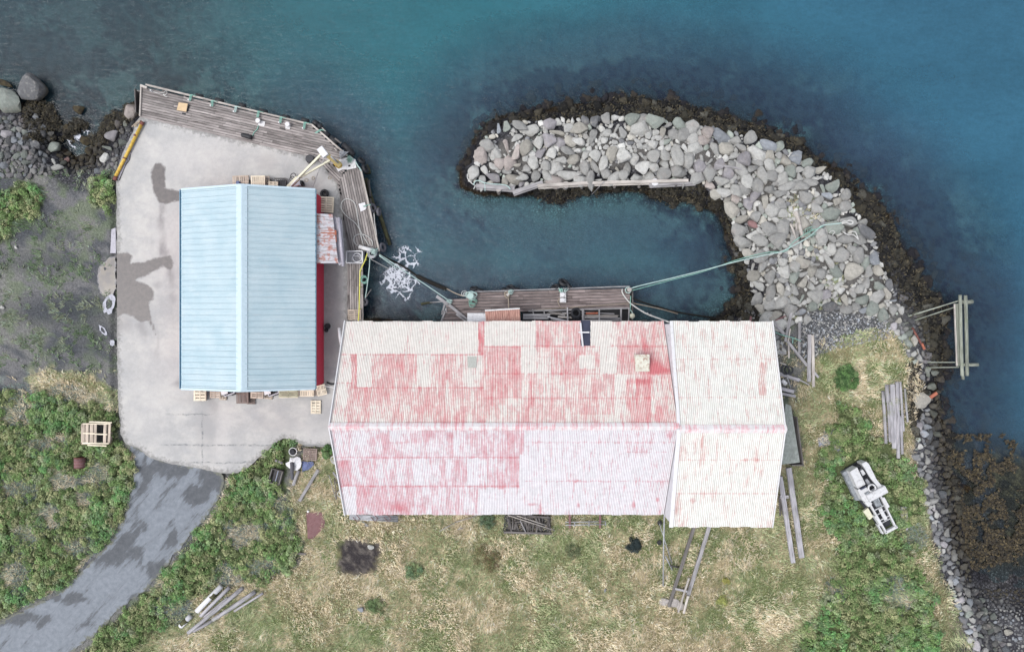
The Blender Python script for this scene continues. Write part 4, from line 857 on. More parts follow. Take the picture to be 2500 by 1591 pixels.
for j, L_ in near.items():
    for k_, i in enumerate(sorted(L_, key=lambda q: math.hypot(SP[j][0]-bp[q][0], SP[j][1]-bp[q][1]))):
        tn_ = allb[i]['label'].split(' boulder')[0]; allb[i]['label'] = '%s boulder, plain one %s to the %s' % (tn_, ORD[min(k_, 19)], LM[j])
RV2 = [rockv(2, 300+i, 26, .03) for i in range(10)]; RV1 = [rockv(1, 400+i, 9, .04) for i in range(8)]
def rockfield(name, rocks, mat, tones, label, up=.25, weed=False, zmin=None, cat='stones'):
    V, F, CO = [], [], []; n0 = 0; hs_ = height(np.array([q[0] for q in rocks]), np.array([q[1] for q in rocks]))
    for (x, y, r), h in zip(rocks, hs_):
        v, f = (RV2 if r > 5 or weed else RV1)[R_.randrange(8)]
        if zmin is not None: h = max(h, zmin)
        a = R_.uniform(0, 2*PI); ca, sa = math.cos(a), math.sin(a); e = R_.uniform(.75, 1.3); q = v*np.array([r/K*e, r/K/e, r/K*.8])*(1.08 if weed else 1.26)
        if weed: q = q*(1+.34*(hsh(np.floor(v[:, 0]*97+x), np.floor(v[:, 1]*89+v[:, 2]*53), 3)-.5)[:, None])
        q = q @ np.array([[ca, sa, 0], [-sa, ca, 0], [0, 0, 1]]); z = h+up*r/K; l = P(x, y, z); V.append(q+np.array(l)); F.append(f+n0); n0 += len(v)
        t_ = np.array(tones[R_.randrange(len(tones))], float)*R_.uniform(.88, 1.1)*(1 if weed else .78+.42*float(sst(-1.3, -.45, h)) if name != 'shore_stones' else .66+.48*float(sst(-44, -14, sdf(np.array([x]), np.array([y]), GRASS)[0]))); c = [S(min(255, k))/GAIN for k in t_]+[1]; CO.append(np.tile(c, (len(v), 1)))
    return npmesh(name, np.concatenate(V), np.concatenate(F), mat, {'Col': ('FLOAT_COLOR', np.concatenate(CO))}, weed, label=label, cat=cat, kind='stuff')
small = big[nleft:]+fill(BREAK, [(6, 8.5), (5, 7), (3.6, 5.2)], 26000, .76, lambda x, y, r: not (1965 < x < 2150 and 770 < y), 0)+fill(BREAK, [(2.6, 4.2)], 14000, .72, lambda x, y, r: not (1975 < x < 2150 and 785 < y), 0)
GT = [TONE[k] for k in ('pale', 'grey', 'grey', 'dark', 'tan', 'grey', 'greenish', 'grey', 'pale')]
rockfield('breakwater_rubble', small, MRS, GT, 'smaller grey stones filling the gaps between breakwater boulders', .45, zmin=-.2)
RS = [(2150, 752), (2185, 800), (2228, 890), (2262, 960), (2245, 1010), (2236, 1110), (2262, 1230), (2290, 1330), (2316, 1420), (2355, 1520), (2385, 1620), (2470, 1620), (2420, 1500), (2372, 1430), (2346, 1300), (2332, 1190), (2312, 1110), (2318, 1040), (2290, 990), (2300, 930), (2262, 860), (2262, 810), (2225, 760), (2185, 690), (2160, 700)]
LS = [(-60, 300), (60, 285), (130, 320), (135, 350), (120, 380), (160, 372), (190, 395), (235, 350), (290, 300), (330, 285), (300, 345), (285, 400), (282, 415), (180, 422), (60, 430), (-60, 440)]
IS = [(1786, 600), (1800, 600), (1828, 650), (1840, 700), (1850, 745), (1890, 790), (1900, 830), (1920, 850), (1905, 870), (1880, 800), (1800, 790), (1830, 740), (1820, 690)]
TI = [(2350, 1420), (2420, 1440), (2560, 1440), (2560, 1650), (2390, 1650)]
rs = fill(RS, [(7, 10.5), (5, 7.5), (3.5, 5.5), (2.4, 3.6)], 7000, .80)
rockfield('shore_stones', rs, MRS, [TONE[k] for k in ('dark', 'grey', 'blue grey', 'dark', 'grey', 'purplish', 'greenish', 'dark')], 'grey and dark stones strewn along the shore below the grass', .3)
ls = fill(LS, [(6, 10), (4.5, 7), (3, 4.5), (2, 3)], 5000, .82)
rockfield('beach_stones', ls, MRS, [tuple(q*.68 for q in TONE[k]) for k in ('dark', 'dark', 'grey', 'blue grey', 'greenish', 'grey', 'purplish', 'dark')], 'mixed dark stones on the beach beside the concrete yard', .3)
rockfield('foreshore_stones', fill(IS, [(6, 9), (4, 6), (2.5, 4)], 3000, .82), MRS, [TONE[k] for k in ('dark', 'dark', 'blue grey', 'grey')], 'dark stones on the inner foreshore beside the end bay of the warehouse', .3)
rockfield('shingle_stones', fill(TI, [(3, 4.5), (1.6, 2.8)], 1500, 1.0), MRS, [tuple(q*.82 for q in TONE[k]) for k in ('dark', 'dark', 'grey', 'blue grey', 'dark')], 'scattered pebbles on the dark shingle beach', .2)
GV = [(1900, 760), (2160, 760), (2190, 820), (2040, 850), (1960, 880), (1955, 800)]
rockfield('gravel_stones', [(x, y, r) for x, y, r in fill(GV, [(1.6, 2.6)], 2600, .7)], MRS, [TONE[k] for k in ('dark', 'dark', 'dark', 'grey', 'blue grey')], 'loose chippings on the gravel patch at the foot of the breakwater', .2)
# seaweed belt
def band(x0, x1, y0, y1, n_, cond):
    x = RN.uniform(x0, x1, n_); y = RN.uniform(y0, y1, n_); k = cond(x, y); return x[k], y[k]
def weedcond(x, y):
    l = sdf(x, y, LAND)+(fbm(x/16, y/16, 61)-.5)*16; b_ = sdf(x, y, BREAK)+(fbm(x/14, y/14, 66)-.5)*10; s = sdf(x, y, RS)
    right = (x > 2060) & (y > 430)
    hid = (y > 765) & (x < 1755)
    l = l+(fbm(x/9, y/9, 67)-.5)*30; tip = ((x < 1168) & (y > 330)) | ((x < 1292) & (y > 440)); return ~tip & (l > -9) & (b_ < 0) & (l > 2) & (s < 2) & (l < 75) & ~hid & ((x > 1120)) & ~((x > 2200) & (y > 1110) & (l > 14))
wx, wy = band(1120, 2340, 225, 1380, 24000, weedcond)
PX, PY, PR = [], [], []
wr = []
ax = np.zeros(0); ay = np.zeros(0)
for x, y in zip(wx, wy):
    if ((ax-x)**2+(ay-y)**2 < 130).any(): continue
    ax = np.append(ax, x); ay = np.append(ay, y); wr.append((x, y, R_.uniform(7.5, 15)))
wr += [(x, y, R_.uniform(5, 10)) for x, y in zip(*band(70, 345, 240, 345, 900, lambda x, y: (np.abs(sdf(x, y, LAND)) < 16) & (fbm(x/20, y/20, 9) > .42)))][:170]
wr += [(x, y, R_.uniform(4, 8)) for x, y in zip(*band(60, 150, 255, 345, 400, lambda x, y: (sdf(x, y, LAND) > 0) & (fbm(x/30, y/30, 12) > .45)))][:90]
rockfield('seaweed_rocks', wr, MWD, [(56, 53, 48), (78, 74, 64), (36, 36, 36), (60, 58, 53), (98, 97, 90), (44, 43, 42), (70, 68, 60), (38, 37, 38)], 'brown seaweed clinging to rocks along the tide line', .15, True, zmin=-2.05, cat='seaweed')
sx2, sy2 = band(1120, 2420, 190, 1100, 9000, lambda x, y: (sdf(x, y, LAND) < 3) & (sdf(x, y, LAND) > -48) & ~((x < 1760) & (y > 440)) & (fbm(x/26, y/26, 63) > .50))
rockfield('submerged_rocks', [(x, y, R_.uniform(5, 13)) for x, y in zip(sx2[:900], sy2[:900])], MWD, [(50, 48, 50), (64, 60, 56), (40, 40, 46)], 'dark rocks showing through the water off the breakwater and shore', .1, True, cat='rocks')
def quads(pos, nrm, sz, col, name, mat, aspect=1.6, **kw):
    n_ = len(pos); r = RN.normal(size=(n_, 3)); u = np.cross(nrm, r); u /= np.linalg.norm(u, axis=1)[:, None]+1e-9; v = np.cross(nrm, u); v /= np.linalg.norm(v, axis=1)[:, None]+1e-9
    u = u*(sz*aspect/2)[:, None]; v = v*(sz/2)[:, None]
    V = np.stack([pos-u, pos-v*.9, pos+u, pos+v*.9], 1).reshape(-1, 3); F = np.arange(4*n_).reshape(n_, 4)
    c = np.repeat(np.concatenate([col, np.ones((n_, 1))], 1), 4, 0)
    return npmesh(name, V, F, mat, {'Col': ('FLOAT_COLOR', c)}, **kw)
def wpt(px, py, z): s = (H-z)/H/K; return np.stack([(px-CX)*s, (CY-py)*s, z], 1)
def leafmat(name, transl=.25):
    m, t, b = newmat(name); n = N(t); c = n.attr('Col', 'Color'); n.put(b.inputs['Base Color'], c); b.inputs['Roughness'].default_value = .7; b.inputs['Specular IOR Level'].default_value = .25
    b.inputs['Subsurface Weight'].default_value = 0
    if transl:
        tl = n.n('ShaderNodeBsdfTranslucent'); n.put(tl.inputs[0], c); mx = n.n('ShaderNodeMixShader'); mx.inputs[0].default_value = transl; t.links.new(b.outputs[0], mx.inputs[1]); t.links.new(tl.outputs[0], mx.inputs[2]); t.links.new(mx.outputs[0], t.nodes['Material Output'].inputs[0])
    return m
ML = leafmat('leaf'); MG = leafmat('grass_blade'); MSW = leafmat('seaweed_frond', 0)
def pick(cols, idx, j): c = np.array([[S(q)/GAIN for q in x] for x in cols])[idx]; return np.clip(c*j[:, None], .002, .9)
k = 15000; src = np.array(wr)[RN.integers(0, len(wr), k)]; th = RN.uniform(0, 2*PI, k); rd = np.sqrt(RN.uniform(0, 1, k))*src[:, 2]*1.25
fx, fy = src[:, 0]+rd*np.cos(th), src[:, 1]+rd*np.sin(th); fz = np.maximum(height(fx, fy), -2.05)+.15+.75*(1-(rd/src[:, 2]/1.3)**2)*src[:, 2]/K
nr = RN.normal(size=(k, 3))*.6; nr[:, 2] = 1
quads(toworld(fx, fy, 0)*0+np.stack([(fx-CX)*(H-fz)/H/K, (CY-fy)*(H-fz)/H/K, fz], 1), nr, RN.uniform(.06, .16, k), pick([(74, 69, 56), (58, 55, 48), (98, 90, 70), (42, 40, 38), (70, 67, 58)], RN.integers(0, 5, k), RN.uniform(.6, 1.25, k)), 'seaweed_fronds', MSW, 2.2, label='olive brown seaweed fronds draped over the tide line rocks', cat='seaweed', kind='stuff')
k = 30000; fx, fy = RN.uniform(2262, 2560, k), RN.uniform(1060, 1420, k); s_ = sdf(fx, fy, RS); chn = np.abs(fx-(2400+(fy-1250)*.18+40*np.sin(fy/60)))+(fbm(fx/25, fy/25, 22)-.5)*40
ok = (s_ < -2) & (fbm(fx/26, fy/26, 34) > .50-.12*sst(1150, 1300, fy)) & (fbm(fx/8, fy/8, 33) > .38) & (fy < 1400-(fx-2300)*.15+(fbm(fx/20, fy/20, 35)-.5)*60); fx, fy = fx[ok][:13000], fy[ok][:13000]; k = len(fx)
fz = np.full(k, -1.78)+RN.uniform(0, .10, k); nr = RN.normal(size=(k, 3))*.35; nr[:, 2] = 1
quads(wpt(fx, fy, fz), nr, RN.uniform(.08, .22, k), pick([(78, 70, 54), (62, 56, 46), (104, 92, 66), (46, 43, 40), (72, 66, 54)], RN.integers(0, 5, k), RN.uniform(.6, 1.15, k)), 'seaweed_bed', MSW, 2.0, label='brown seaweed bed lying just awash in the corner shallows', cat='seaweed', kind='stuff')
# ------------------------------------------------------------------ undergrowth
def leafy(cx, cy, cr, ch, cc, n_leaf, lsz, name, **kw):
    m_ = len(cx); w_ = cr**2; idx = RN.choice(m_, n_leaf, p=w_/w_.sum()); d_ = RN.normal(size=(n_leaf, 3)); d_[:, 2] = np.abs(d_[:, 2])+.15; d_ /= np.linalg.norm(d_, axis=1)[:, None]
    base = np.maximum(height(cx, cy), -.3); z0 = base[idx]+ch[idx]*.5; rad = cr[idx]*RN.uniform(.75, 1.08, n_leaf)
    p = wpt(cx[idx], cy[idx], z0)+d_*np.stack([rad, rad, np.minimum(ch[idx], rad*1.3)], 1)
    nn_ = d_+RN.normal(size=(n_leaf, 3))*.45; nn_[:, 2] += .5
    col = cc[idx]*RN.uniform(.62, 1.4, n_leaf)[:, None]
    return quads(p, nn_, RN.uniform(lsz*.6, lsz*1.3, n_leaf), np.clip(col, .002, .9), name, ML, 1.3, **kw)
def avoidpads(x, y):
    return (sdf(x, y, YARD) < 1) & (sdf(x, y, ROAD) < 5+(fbm(x/9, y/9, 19)-.5)*26) & ~((np.abs(x-237) < 34) & (np.abs(y-1057) < 30)) & ~((np.abs(x-195) < 14) & (np.abs(y-1129) < 15)) & ~((x > 690) & (x < 780) & (y > 1090) & (y < 1240)) & ~((np.abs(x-676) < 20) & (np.abs(y-1161) < 21)) & ~((x > 2150) & (x < 2216) & (y < 1115)) & (np.abs((x-2115)*.84-(y-1212)*.54+3)+0 > -1) & ~((np.abs(x-715) < 13) & (np.abs(y-1102) < 13))
dx, dy = 2068-2165, 1140-1290
def machine(x, y):
    t = ((x-2072)*(2160-2072)+(y-1140)*(1290-1140))/((88)**2+150**2); qx = 2072+88*t; qy = 1140+150*t; return (t > -.08) & (t < 1.06) & (np.hypot(x-qx, y-qy) < 36-14*t)
def logs(x, y): # pipes and logs in the bottom corner
    t = ((x-460)*(630-460)+(y-1545)*(1440-1545))/(170**2+105**2); q = np.hypot(x-460-170*t, y-1545+105*t); return (t > -.1) & (t < 1.05) & (q < 30)
k = 9000; x, y = RN.uniform(-60, 2560, k*6), RN.uniform(400, 1660, k*6); ok = (shrub(x, y) > 2) & avoidpads(x, y) & ~machine(x, y) & ~logs(x, y); x, y = x[ok][:7000], y[ok][:7000]
k = len(x); n_ = fbm(x/60, y/60, 71); n2 = fbm(x/20, y/20, 72)
PAL = [(146, 178, 112), (172, 196, 142), (120, 148, 92), (186, 190, 142), (136, 172, 122), (158, 172, 120), (128, 180, 112), (172, 182, 146)]
ix = np.where(n_ > .56, RN.choice([1, 4, 6, 0], k), np.where(n_ > .45, RN.choice([0, 1, 2, 3, 7], k), RN.choice([2, 5, 3, 0, 5], k)))
cc = pick(PAL, ix, .55+n2*.85); cr = RN.uniform(.16, .42, k); ch = RN.uniform(.2, .55, k)*(.6+.8*n_)
leafy(x, y, cr, ch, cc, 230000, .115, 'undergrowth', label='dense low green leafy undergrowth around road, yard and shore', cat='undergrowth', kind='stuff')
def bush(px, py, r, n_, pal, label, lsz=.11, hgt=.7, name='bush'):
    k = max(5, int(r*1.3)); a = RN.uniform(0, 2*PI, k); q = np.sqrt(RN.uniform(0, 1, k))*r*.85; x = px+q*np.cos(a); y = py+q*np.sin(a)
    cc = pick(pal, RN.integers(0, len(pal), k), RN.uniform(.8, 1.15, k)); leafy(x, y, RN.uniform(.16, .34, k)*(.6+r/50), RN.uniform(.3, hgt, k), cc, n_, lsz, name, label=label, cat='bush')
GRN = [(112, 150, 90), (90, 124, 76), (134, 164, 110)]
bush(2062, 924, 33, 4200, GRN, 'lone bright green bush on the dry grass beside the gravel patch')
bush(1545, 1328, 19, 3600, [(58, 72, 74), (48, 62, 62), (66, 80, 80)], 'small very dark blue-green bush alone in the dry grass', .07, .8)
bush(1010, 1392, 22, 900, [(134, 166, 128), (120, 150, 108), (150, 168, 120)], 'small green bush in the grass near the bare soil square', .1, .3)
bush(918, 1478, 26, 1000, [(124, 150, 100), (112, 136, 92), (150, 164, 120)], 'low green bush in the lower lawn beside a grey stone', .1, .3)
bush(800, 1102, 16, 1500, GRN, 'small green bush beside the old pallet and warehouse corner')
bush(1762, 1465, 13, 700, [(190, 194, 116), (170, 180, 110)], 'pale yellow-green flowering clump beside the rail foot', .08, .3)
bush(1772, 1415, 9, 420, [(204, 198, 116), (180, 180, 106)], 'tiny yellow flowering clump above the paler yellow-green one', .08, .3)
bush(1190, 1360, 38, 1200, [(150, 140, 100), (136, 112, 88), (128, 136, 92)], 'brownish withered clump in the lawn below the timber heap', .09, .3)
bush(1190, 1270, 20, 900, [(122, 142, 116), (104, 128, 96)], 'grey-green clump against the wall left of the timber heap', .09, .35)
bush(1398, 1345, 20, 600, [(110, 126, 92), (126, 138, 104)], 'dark green clump in the lawn under the wall frame', .08, .3)
# ------------------------------------------------------------------ grass
def gmask(x, y):
    g = np.maximum(np.maximum(sdf(x, y, GRASS), sdf(x, y, GRASS2)), -99)+(fbm(x/24, y/24, 81)-.5)*34
    for (a, b_, c_) in GRASSY: g = np.maximum(g, c_*1.0-np.hypot(x-a, y-b_)+(fbm(x/8, y/8, 5)-.5)*14)
    low = (fbm(x/30, y/30, 83) > .50) & (((x < 286) & (y > 415) & (y < 930)) | ((x > 1890) & (x < 2240) & (y > 820) & (y < 1150)))
    s_ = shrub(x, y); inh = np.maximum(np.maximum(sdf(x, y, SH[0]), sdf(x, y, SH[1])), sdf(x, y, SH[2])) > 0
    g = np.where(inh & (s_ < 4), 9, g)
    ok = ((g > 0) | (low & (fbm(x/11, y/11, 84) > .5))) & (sdf(x, y, YARD) < 0) & (sdf(x, y, ROAD) < 5+(fbm(x/9, y/9, 19)-.5)*22) & (sdf(x, y, LAND) > 22) & (sdf(x, y, SOIL) < 1) & ~((np.abs(x-768) < 20) & (y > 1252) & (y < 1312) & (x < 786))
    return ok & ~((x > 848) & (x < 1890) & (y < 1240) & (y > 790)) & ~machine(x, y) & (shrub(x, y) < 12)
k = 620000; x, y = RN.uniform(-80, 2580, k), RN.uniform(410, 1680, k); ok = gmask(x, y); x, y = x[ok][:260000], y[ok][:260000]; k = len(x)
n_ = fbm(x/75, y/75, 85); n2 = fbm(x/22, y/22, 86); n3 = fbm(x/9, y/9, 87)
PG = [(198, 196, 160), (228, 214, 186), (176, 186, 146), (240, 230, 210), (204, 188, 160), (158, 174, 130), (212, 216, 194)]
q = n_+.35*(n2-.5)+.30*(n3-.5)+RN.normal(size=k)*.04
ix = np.where(q > .58, RN.choice([1, 3, 1, 4], k), np.where(q > .47, RN.choice([0, 1, 2, 4, 6], k), RN.choice([0, 2, 5, 5, 0], k)))
col = pick(PG, ix, (.6+.85*n3)*(.78+.44*n2)*RN.uniform(.72, 1.36, k)*1.40)
lf = (x < 286) & (y < 900); col[lf] = col[lf]*np.array([.42, .54, .52]); z = np.maximum(height(x, y), -.35); ang = (fbm(x/60, y/60, 88)*3+1.2)*PI+RN.normal(size=k)*.8; ln = RN.uniform(.18, .55, k)*(.5+1.1*n2); lean = RN.uniform(.25, 1.1, k)
b0 = wpt(x, y, z-.03); tip = b0+np.stack([np.cos(ang)*ln*np.sin(lean), np.sin(ang)*ln*np.sin(lean), ln*np.cos(lean)*.8+.05], 1)
wd = RN.uniform(.02, .05, k); sd = np.stack([-np.sin(ang)*wd, np.cos(ang)*wd, 0*wd], 1)
V = np.stack([b0-sd, b0+sd, tip], 1).reshape(-1, 3); Fg = np.arange(3*k).reshape(k, 3)
npmesh('grass', V, Fg, MG, {'Col': ('FLOAT_COLOR', np.repeat(np.concatenate([col, np.ones((k, 1))], 1), 3, 0))}, label='long dry straw and green grass over the lawn and banks', cat='grass', kind='stuff')
# pale dead stems in the hollows
hx, hy = [], []
for (a, b_, c_, d_) in SH_HOLES:
    k = int(c_*d_*.55); t = RN.uniform(0, 2*PI, k); r = np.sqrt(RN.uniform(0, 1.2, k)); hx.append(a+c_*r*np.cos(t)); hy.append(b_+d_*r*np.sin(t))
hx, hy = np.concatenate(hx), np.concatenate(hy); ok = avoidpads(hx, hy) & (sdf(hx, hy, LAND) > 20) & ~logs(hx, hy); hx, hy = hx[ok], hy[ok]; k = len(hx); ang = RN.uniform(0, 2*PI, k); ln = RN.uniform(.15, .5, k)
b0 = wpt(hx, hy, height(hx, hy)); tip = b0+np.stack([np.cos(ang)*ln, np.sin(ang)*ln, RN.uniform(.05, .3, k)], 1); wd = RN.uniform(.015, .04, k); sd = np.stack([-np.sin(ang)*wd, np.cos(ang)*wd, 0*wd], 1)
npmesh('dead_stems', np.stack([b0-sd, b0+sd, tip], 1).reshape(-1, 3), np.arange(3*k).reshape(k, 3), MG, {'Col': ('FLOAT_COLOR', np.repeat(np.concatenate([pick([(168, 184, 184), (150, 168, 166), (178, 176, 160), (140, 150, 150), (150, 178, 168)], RN.integers(0, 5, k), RN.uniform(.7, 1.2, k)), np.ones((k, 1))], 1), 3, 0))}, label='pale blue-grey dead stems in the gaps of the undergrowth', cat='dead stems', kind='stuff')
# ------------------------------------------------------------------ timber quay
DZ = .15
def planks(poly, ang, pitch, mat, name, parent, z=DZ, th=.07, gap=.035, seed=1):
    pw = [P(*q, z) for q in poly]; ca, sa = math.cos(ang), math.sin(ang); U = Vector((ca, sa, 0)); Vv = Vector((-sa, ca, 0)); rn = random.Random(seed)
    vs = [p.dot(Vv) for p in pw]; mb = MB(); v = min(vs)+pitch/2
    while v < max(vs):
        hits = []
        for i in range(len(pw)):
            a, b_ = pw[i], pw[(i+1) % len(pw)]; av_, bv = a.dot(Vv), b_.dot(Vv)
            if (av_ > v) != (bv > v): hits.append(a.dot(U)+(b_.dot(U)-a.dot(U))*(v-av_)/(bv-av_))
        hits.sort()
        for h0, h1 in zip(hits[::2], hits[1::2]):
            x = h0-rn.uniform(0, 1.2)*0
            while x < h1-.05:
                x2 = min(h1, x+rn.uniform(2.6, 5.2)); x2 = h1 if h1-x2 < .8 else x2
                o = rn.uniform(-.05, .06); zz = z-th/2+rn.uniform(-.012, .012)
                a = U*(x+.008)+Vv*v+Vector((0, 0, zz)); b_ = U*(x2-.008+(o if x2 == h1 else 0))+Vv*v+Vector((0, 0, zz))
                mb.beam(a, b_, pitch-gap, th, rn.random()); x = x2
        v += pitch
    return mb.build(name, mat, parent)
quay = empty('timber_quay', P(650, 320, 0), 'weathered grey plank quay wrapping the seaward edge of the concrete yard', 'quay')
QA = [(343, 214), (760, 308), (846, 382), (868, 400), (838, 420), (815, 404), (772, 387), (721, 372), (690, 364), (526, 332), (419, 304), (341, 287)]
QB = [(868, 401), (881, 416), (926, 614), (888, 616), (888, 782), (848, 782), (850, 612), (845, 575), (838, 540), (831, 476), (829, 440), (840, 422)]
QC = [(772, 387), (815, 404), (838, 421), (829, 440), (830, 473), (822, 446)]
planks(QA, math.radians(-13), .245, M['deck'], 'north_deck', quay, seed=3)
planks(QB[:3]+[(888, 616), (850, 613)]+QB[7:], math.radians(-78.5), .235, M['deck'], 'east_deck', quay, seed=4)
planks([(850, 613), (888, 616), (888, 782), (848, 782)], math.radians(-89.5), .225, M['deck'], 'narrow_deck', quay, seed=7)
planks(QC, math.radians(-46), .24, M['deck'], 'corner_deck', quay, seed=5)
mb = MB(); e = .27
for a, b_ in (((356, 207), (762, 305)), ((762, 305), (848, 380)), ((881, 414), (926, 614))): mb.beam(P(*a, e), P(*b_, e), .17, .16, ragged=.01)
mb.build('edge_beam', M['pale'], quay)
mb = MB(); mb.beam(P(345, 211, .2), P(342, 284, .2), .14, .18); mb.beam(P(343, 209, .25), P(359, 215, .25), .22, .18); mb.build('end_beam', M['pale'], quay)
PL = [(352, 222), (400, 224), (452, 236), (505, 248), (560, 262), (612, 274), (668, 288), (720, 301), (764, 314), (806, 350), (846, 388), (880, 428), (890, 470), (899, 508), (908, 546), (917, 584), (888, 640), (888, 690), (888, 740)]
for (x, y) in PL:
    mb = MB(); mb.log(P(x, y, -2.6), P(x, y, .05), .15, .14, 8); mb.build('pile', M['old'], quay)
for (x, y) in [(900, 500), (912, 560), (896, 455)]:
    mb = MB(); mb.log(P(x+3, y-15, -.9), P(x+8, y+25, -.9), .14); mb.build('waling', M['old'], quay)
mb = MB(); mb.beam(P(348, 230, -1.1), P(760, 322, -1.1), .1, 2.1); mb.beam(P(762, 320, -1.1), P(872, 420, -1.1), .1, 2.1); mb.beam(P(872, 420, -1.1), P(912, 612, -1.1), .1, 2.1); mb.beam(P(880, 614, -1.1), P(880, 782, -1.1), .1, 2.1); mb.beam(P(343, 226, -1.1), P(345, 282, -1.1), .1, 2.1)
mb.build('sheeting', M['old'], quay)
mb = MB(); q = P(449, 278, DZ+.004); mb.box(q, .36, .16, .012, -.2); mb.build('deck_hole_shade', M['black'], quay)  # black patch on the planks in place of the dark inside a hole
for (x, y, l_, a) in ((596, 297, 1.5, -12), (502, 248, .5, -12), (690, 314, .6, -14), (825, 344, .8, -38), (785, 364, .5, -38)):
    mb = MB(); mb.box(P(x, y, DZ+.003), l_, .16, .006, math.radians(a)); mb.build('dark_plank', M['old'], quay)
# weedy logs lying in the water along the quay
def log1(name, a, b_, r, mat, label, cat, z=-1.6, z2=None, group=None, r2=None):
    mb = MB(); mb.log(P(*a, z), P(*b_, z if z2 is None else z2), r, r2); return mb.build(name, mat, None, label, cat, group)
M['weedlog'] = mplain('weedy_log', A(84, 82, 62), .95, amt=.5, dirt=A(120, 130, 84), dirtamt=.3, bump=.8)
log1('floating_log', (893, 436), (918, 520), .22, M['weedlog'], 'weedy log floating beside the upper east edge of the quay', 'log')
log1('floating_log', (921, 505), (952, 598), .20, M['weedlog'], 'weedy log floating by the two hanging tyres of the east quay', 'log')
log1('floating_log', (899, 424), (892, 404), .3, M['weedlog'], 'short thick weedy log stub in the water at the quay corner', 'log')
# fenders and tyres
M['fend'] = M['black']
FD = 'black fenders hanging on the seaward face of the quay'
for i, (a, b_, lb) in enumerate([((477, 236), (493, 240), 'thin black fender at the quay edge by the second rope post'), ((524, 246), (543, 252), 'black fender between the second and third rope posts'), ((582, 259), (597, 263), 'short black fender beside the third rope post'),
     ((632, 273), (650, 278), 'black fender beside the white bollard rope post'), ((688, 287), (705, 292), 'black fender past the middle rope post of the quay'), ((735, 295), (752, 300), 'black fender near the bend in the quay edge'), ((763, 300), (774, 308), 'fat black fender just round the bend of the quay edge'),
     ((778, 306), (780, 318), 'upright black fender past the bend of the quay edge'), ((783, 318), (800, 336), 'long black fender on the slanting corner edge'), ((804, 339), (822, 354), 'second long black fender on the slanting corner edge'), ((836, 356), (858, 376), 'black fender beside the heaped net at the corner'), ((846, 368), (862, 382), 'black fender nearest the white sheets at the corner')]):
    mb = MB(); mb.tube([P(a[0]+2, a[1]-3, -.05), P(b_[0]+2, b_[1]-3, -.1)], .22+.06*(i > 5), 10); mb.build('fender', M['black'], None, lb, 'fender', FD)
for x, y, r, ax_, lb in ((910, 508, .50, (1, .2, .7), 'grey lorry tyre hanging on the quay edge beside the white plate'), (934, 604, .48, (1, .1, .6), 'grey tyre hanging by the mossy pile end at the quay corner'), (925, 517, .42, (1, 0, .25), 'dark tyre half hidden behind the grey lorry tyre'),
     (891, 681, .36, (1, .2, 1.6), 'dark tyre hung on the narrow quay beside the taut rope'), (889, 737, .42, (.3, .1, 1.6), 'grey tyre ringing a dark ball at the end of the slack rope'), (883, 392, .45, (.7, .8, .5), 'black tyre at the quay corner below the white sheets'), (892, 412, .50, (.9, .3, .3), 'large black tyre seen edge-on at the quay corner'),
     (1157, 704, .42, (0, 1, .5), 'black tyre hanging behind the rope-wrapped jetty bollard'), (1172, 708, .40, (.3, 1, .3), 'black tyre right next to the rope-wrapped jetty bollard tyre'), (1246, 702, .46, (-.1, 1, .7), 'black tyre hanging at the tan-roped jetty cleat'), (1234, 706, .40, (0, 1, .3), 'black tyre half behind the one at the tan-roped cleat'), (1259, 705, .40, (0, 1, .25), 'black tyre on the far side of the tan-roped cleat'),
     (1357, 700, .48, (-.3, 1, .6), 'black tyre at the white box bollards, lying nearly flat'), (1376, 690, .56, (.5, 1, .8), 'large black tyre standing proud of the white box bollards'), (1390, 699, .46, (1, .6, .3), 'black tyre turned edge-on at the white box bollards')):
    mb = MB(); z = -.1 if y > 600 and x > 1000 else -.15
    mb.torus(P(x, y, z), r*.68, r*.33, 22, 8, Vector(ax_)); mb.build('tyre', M['tyre'] if 'grey' in lb else M['black'], None, lb, 'tyre', 'old tyres used as fenders')
mb = MB(); mb.torus(P(792, 473, .28), .30, .14, 22, 8); mb.torus(P(792, 473, .5), .30, .13, 22, 8); mb.build('tyre', M['black'], None, 'two-ply black tyre on the concrete beside the new pallet', 'tyre')
mb = MB(); mb.torus(P(1407, 767, .5), .42, .15, 24, 8, Vector((.2, .1, 1))); mb.torus(P(1406, 764, .75), .40, .13, 24, 8, Vector((.2, .1, 1))); mb.build('tyre', M['black'], None, 'black tyre hung over the lumber frame behind the jetty', 'tyre')
# ball buoy
mb = MB(); mb.cyl(P(760, 391, .13), .46, .62, 22, .40); mb.build('drum', M['blackg'], None, 'shiny black drum lying where the quay planks meet the concrete', 'drum')
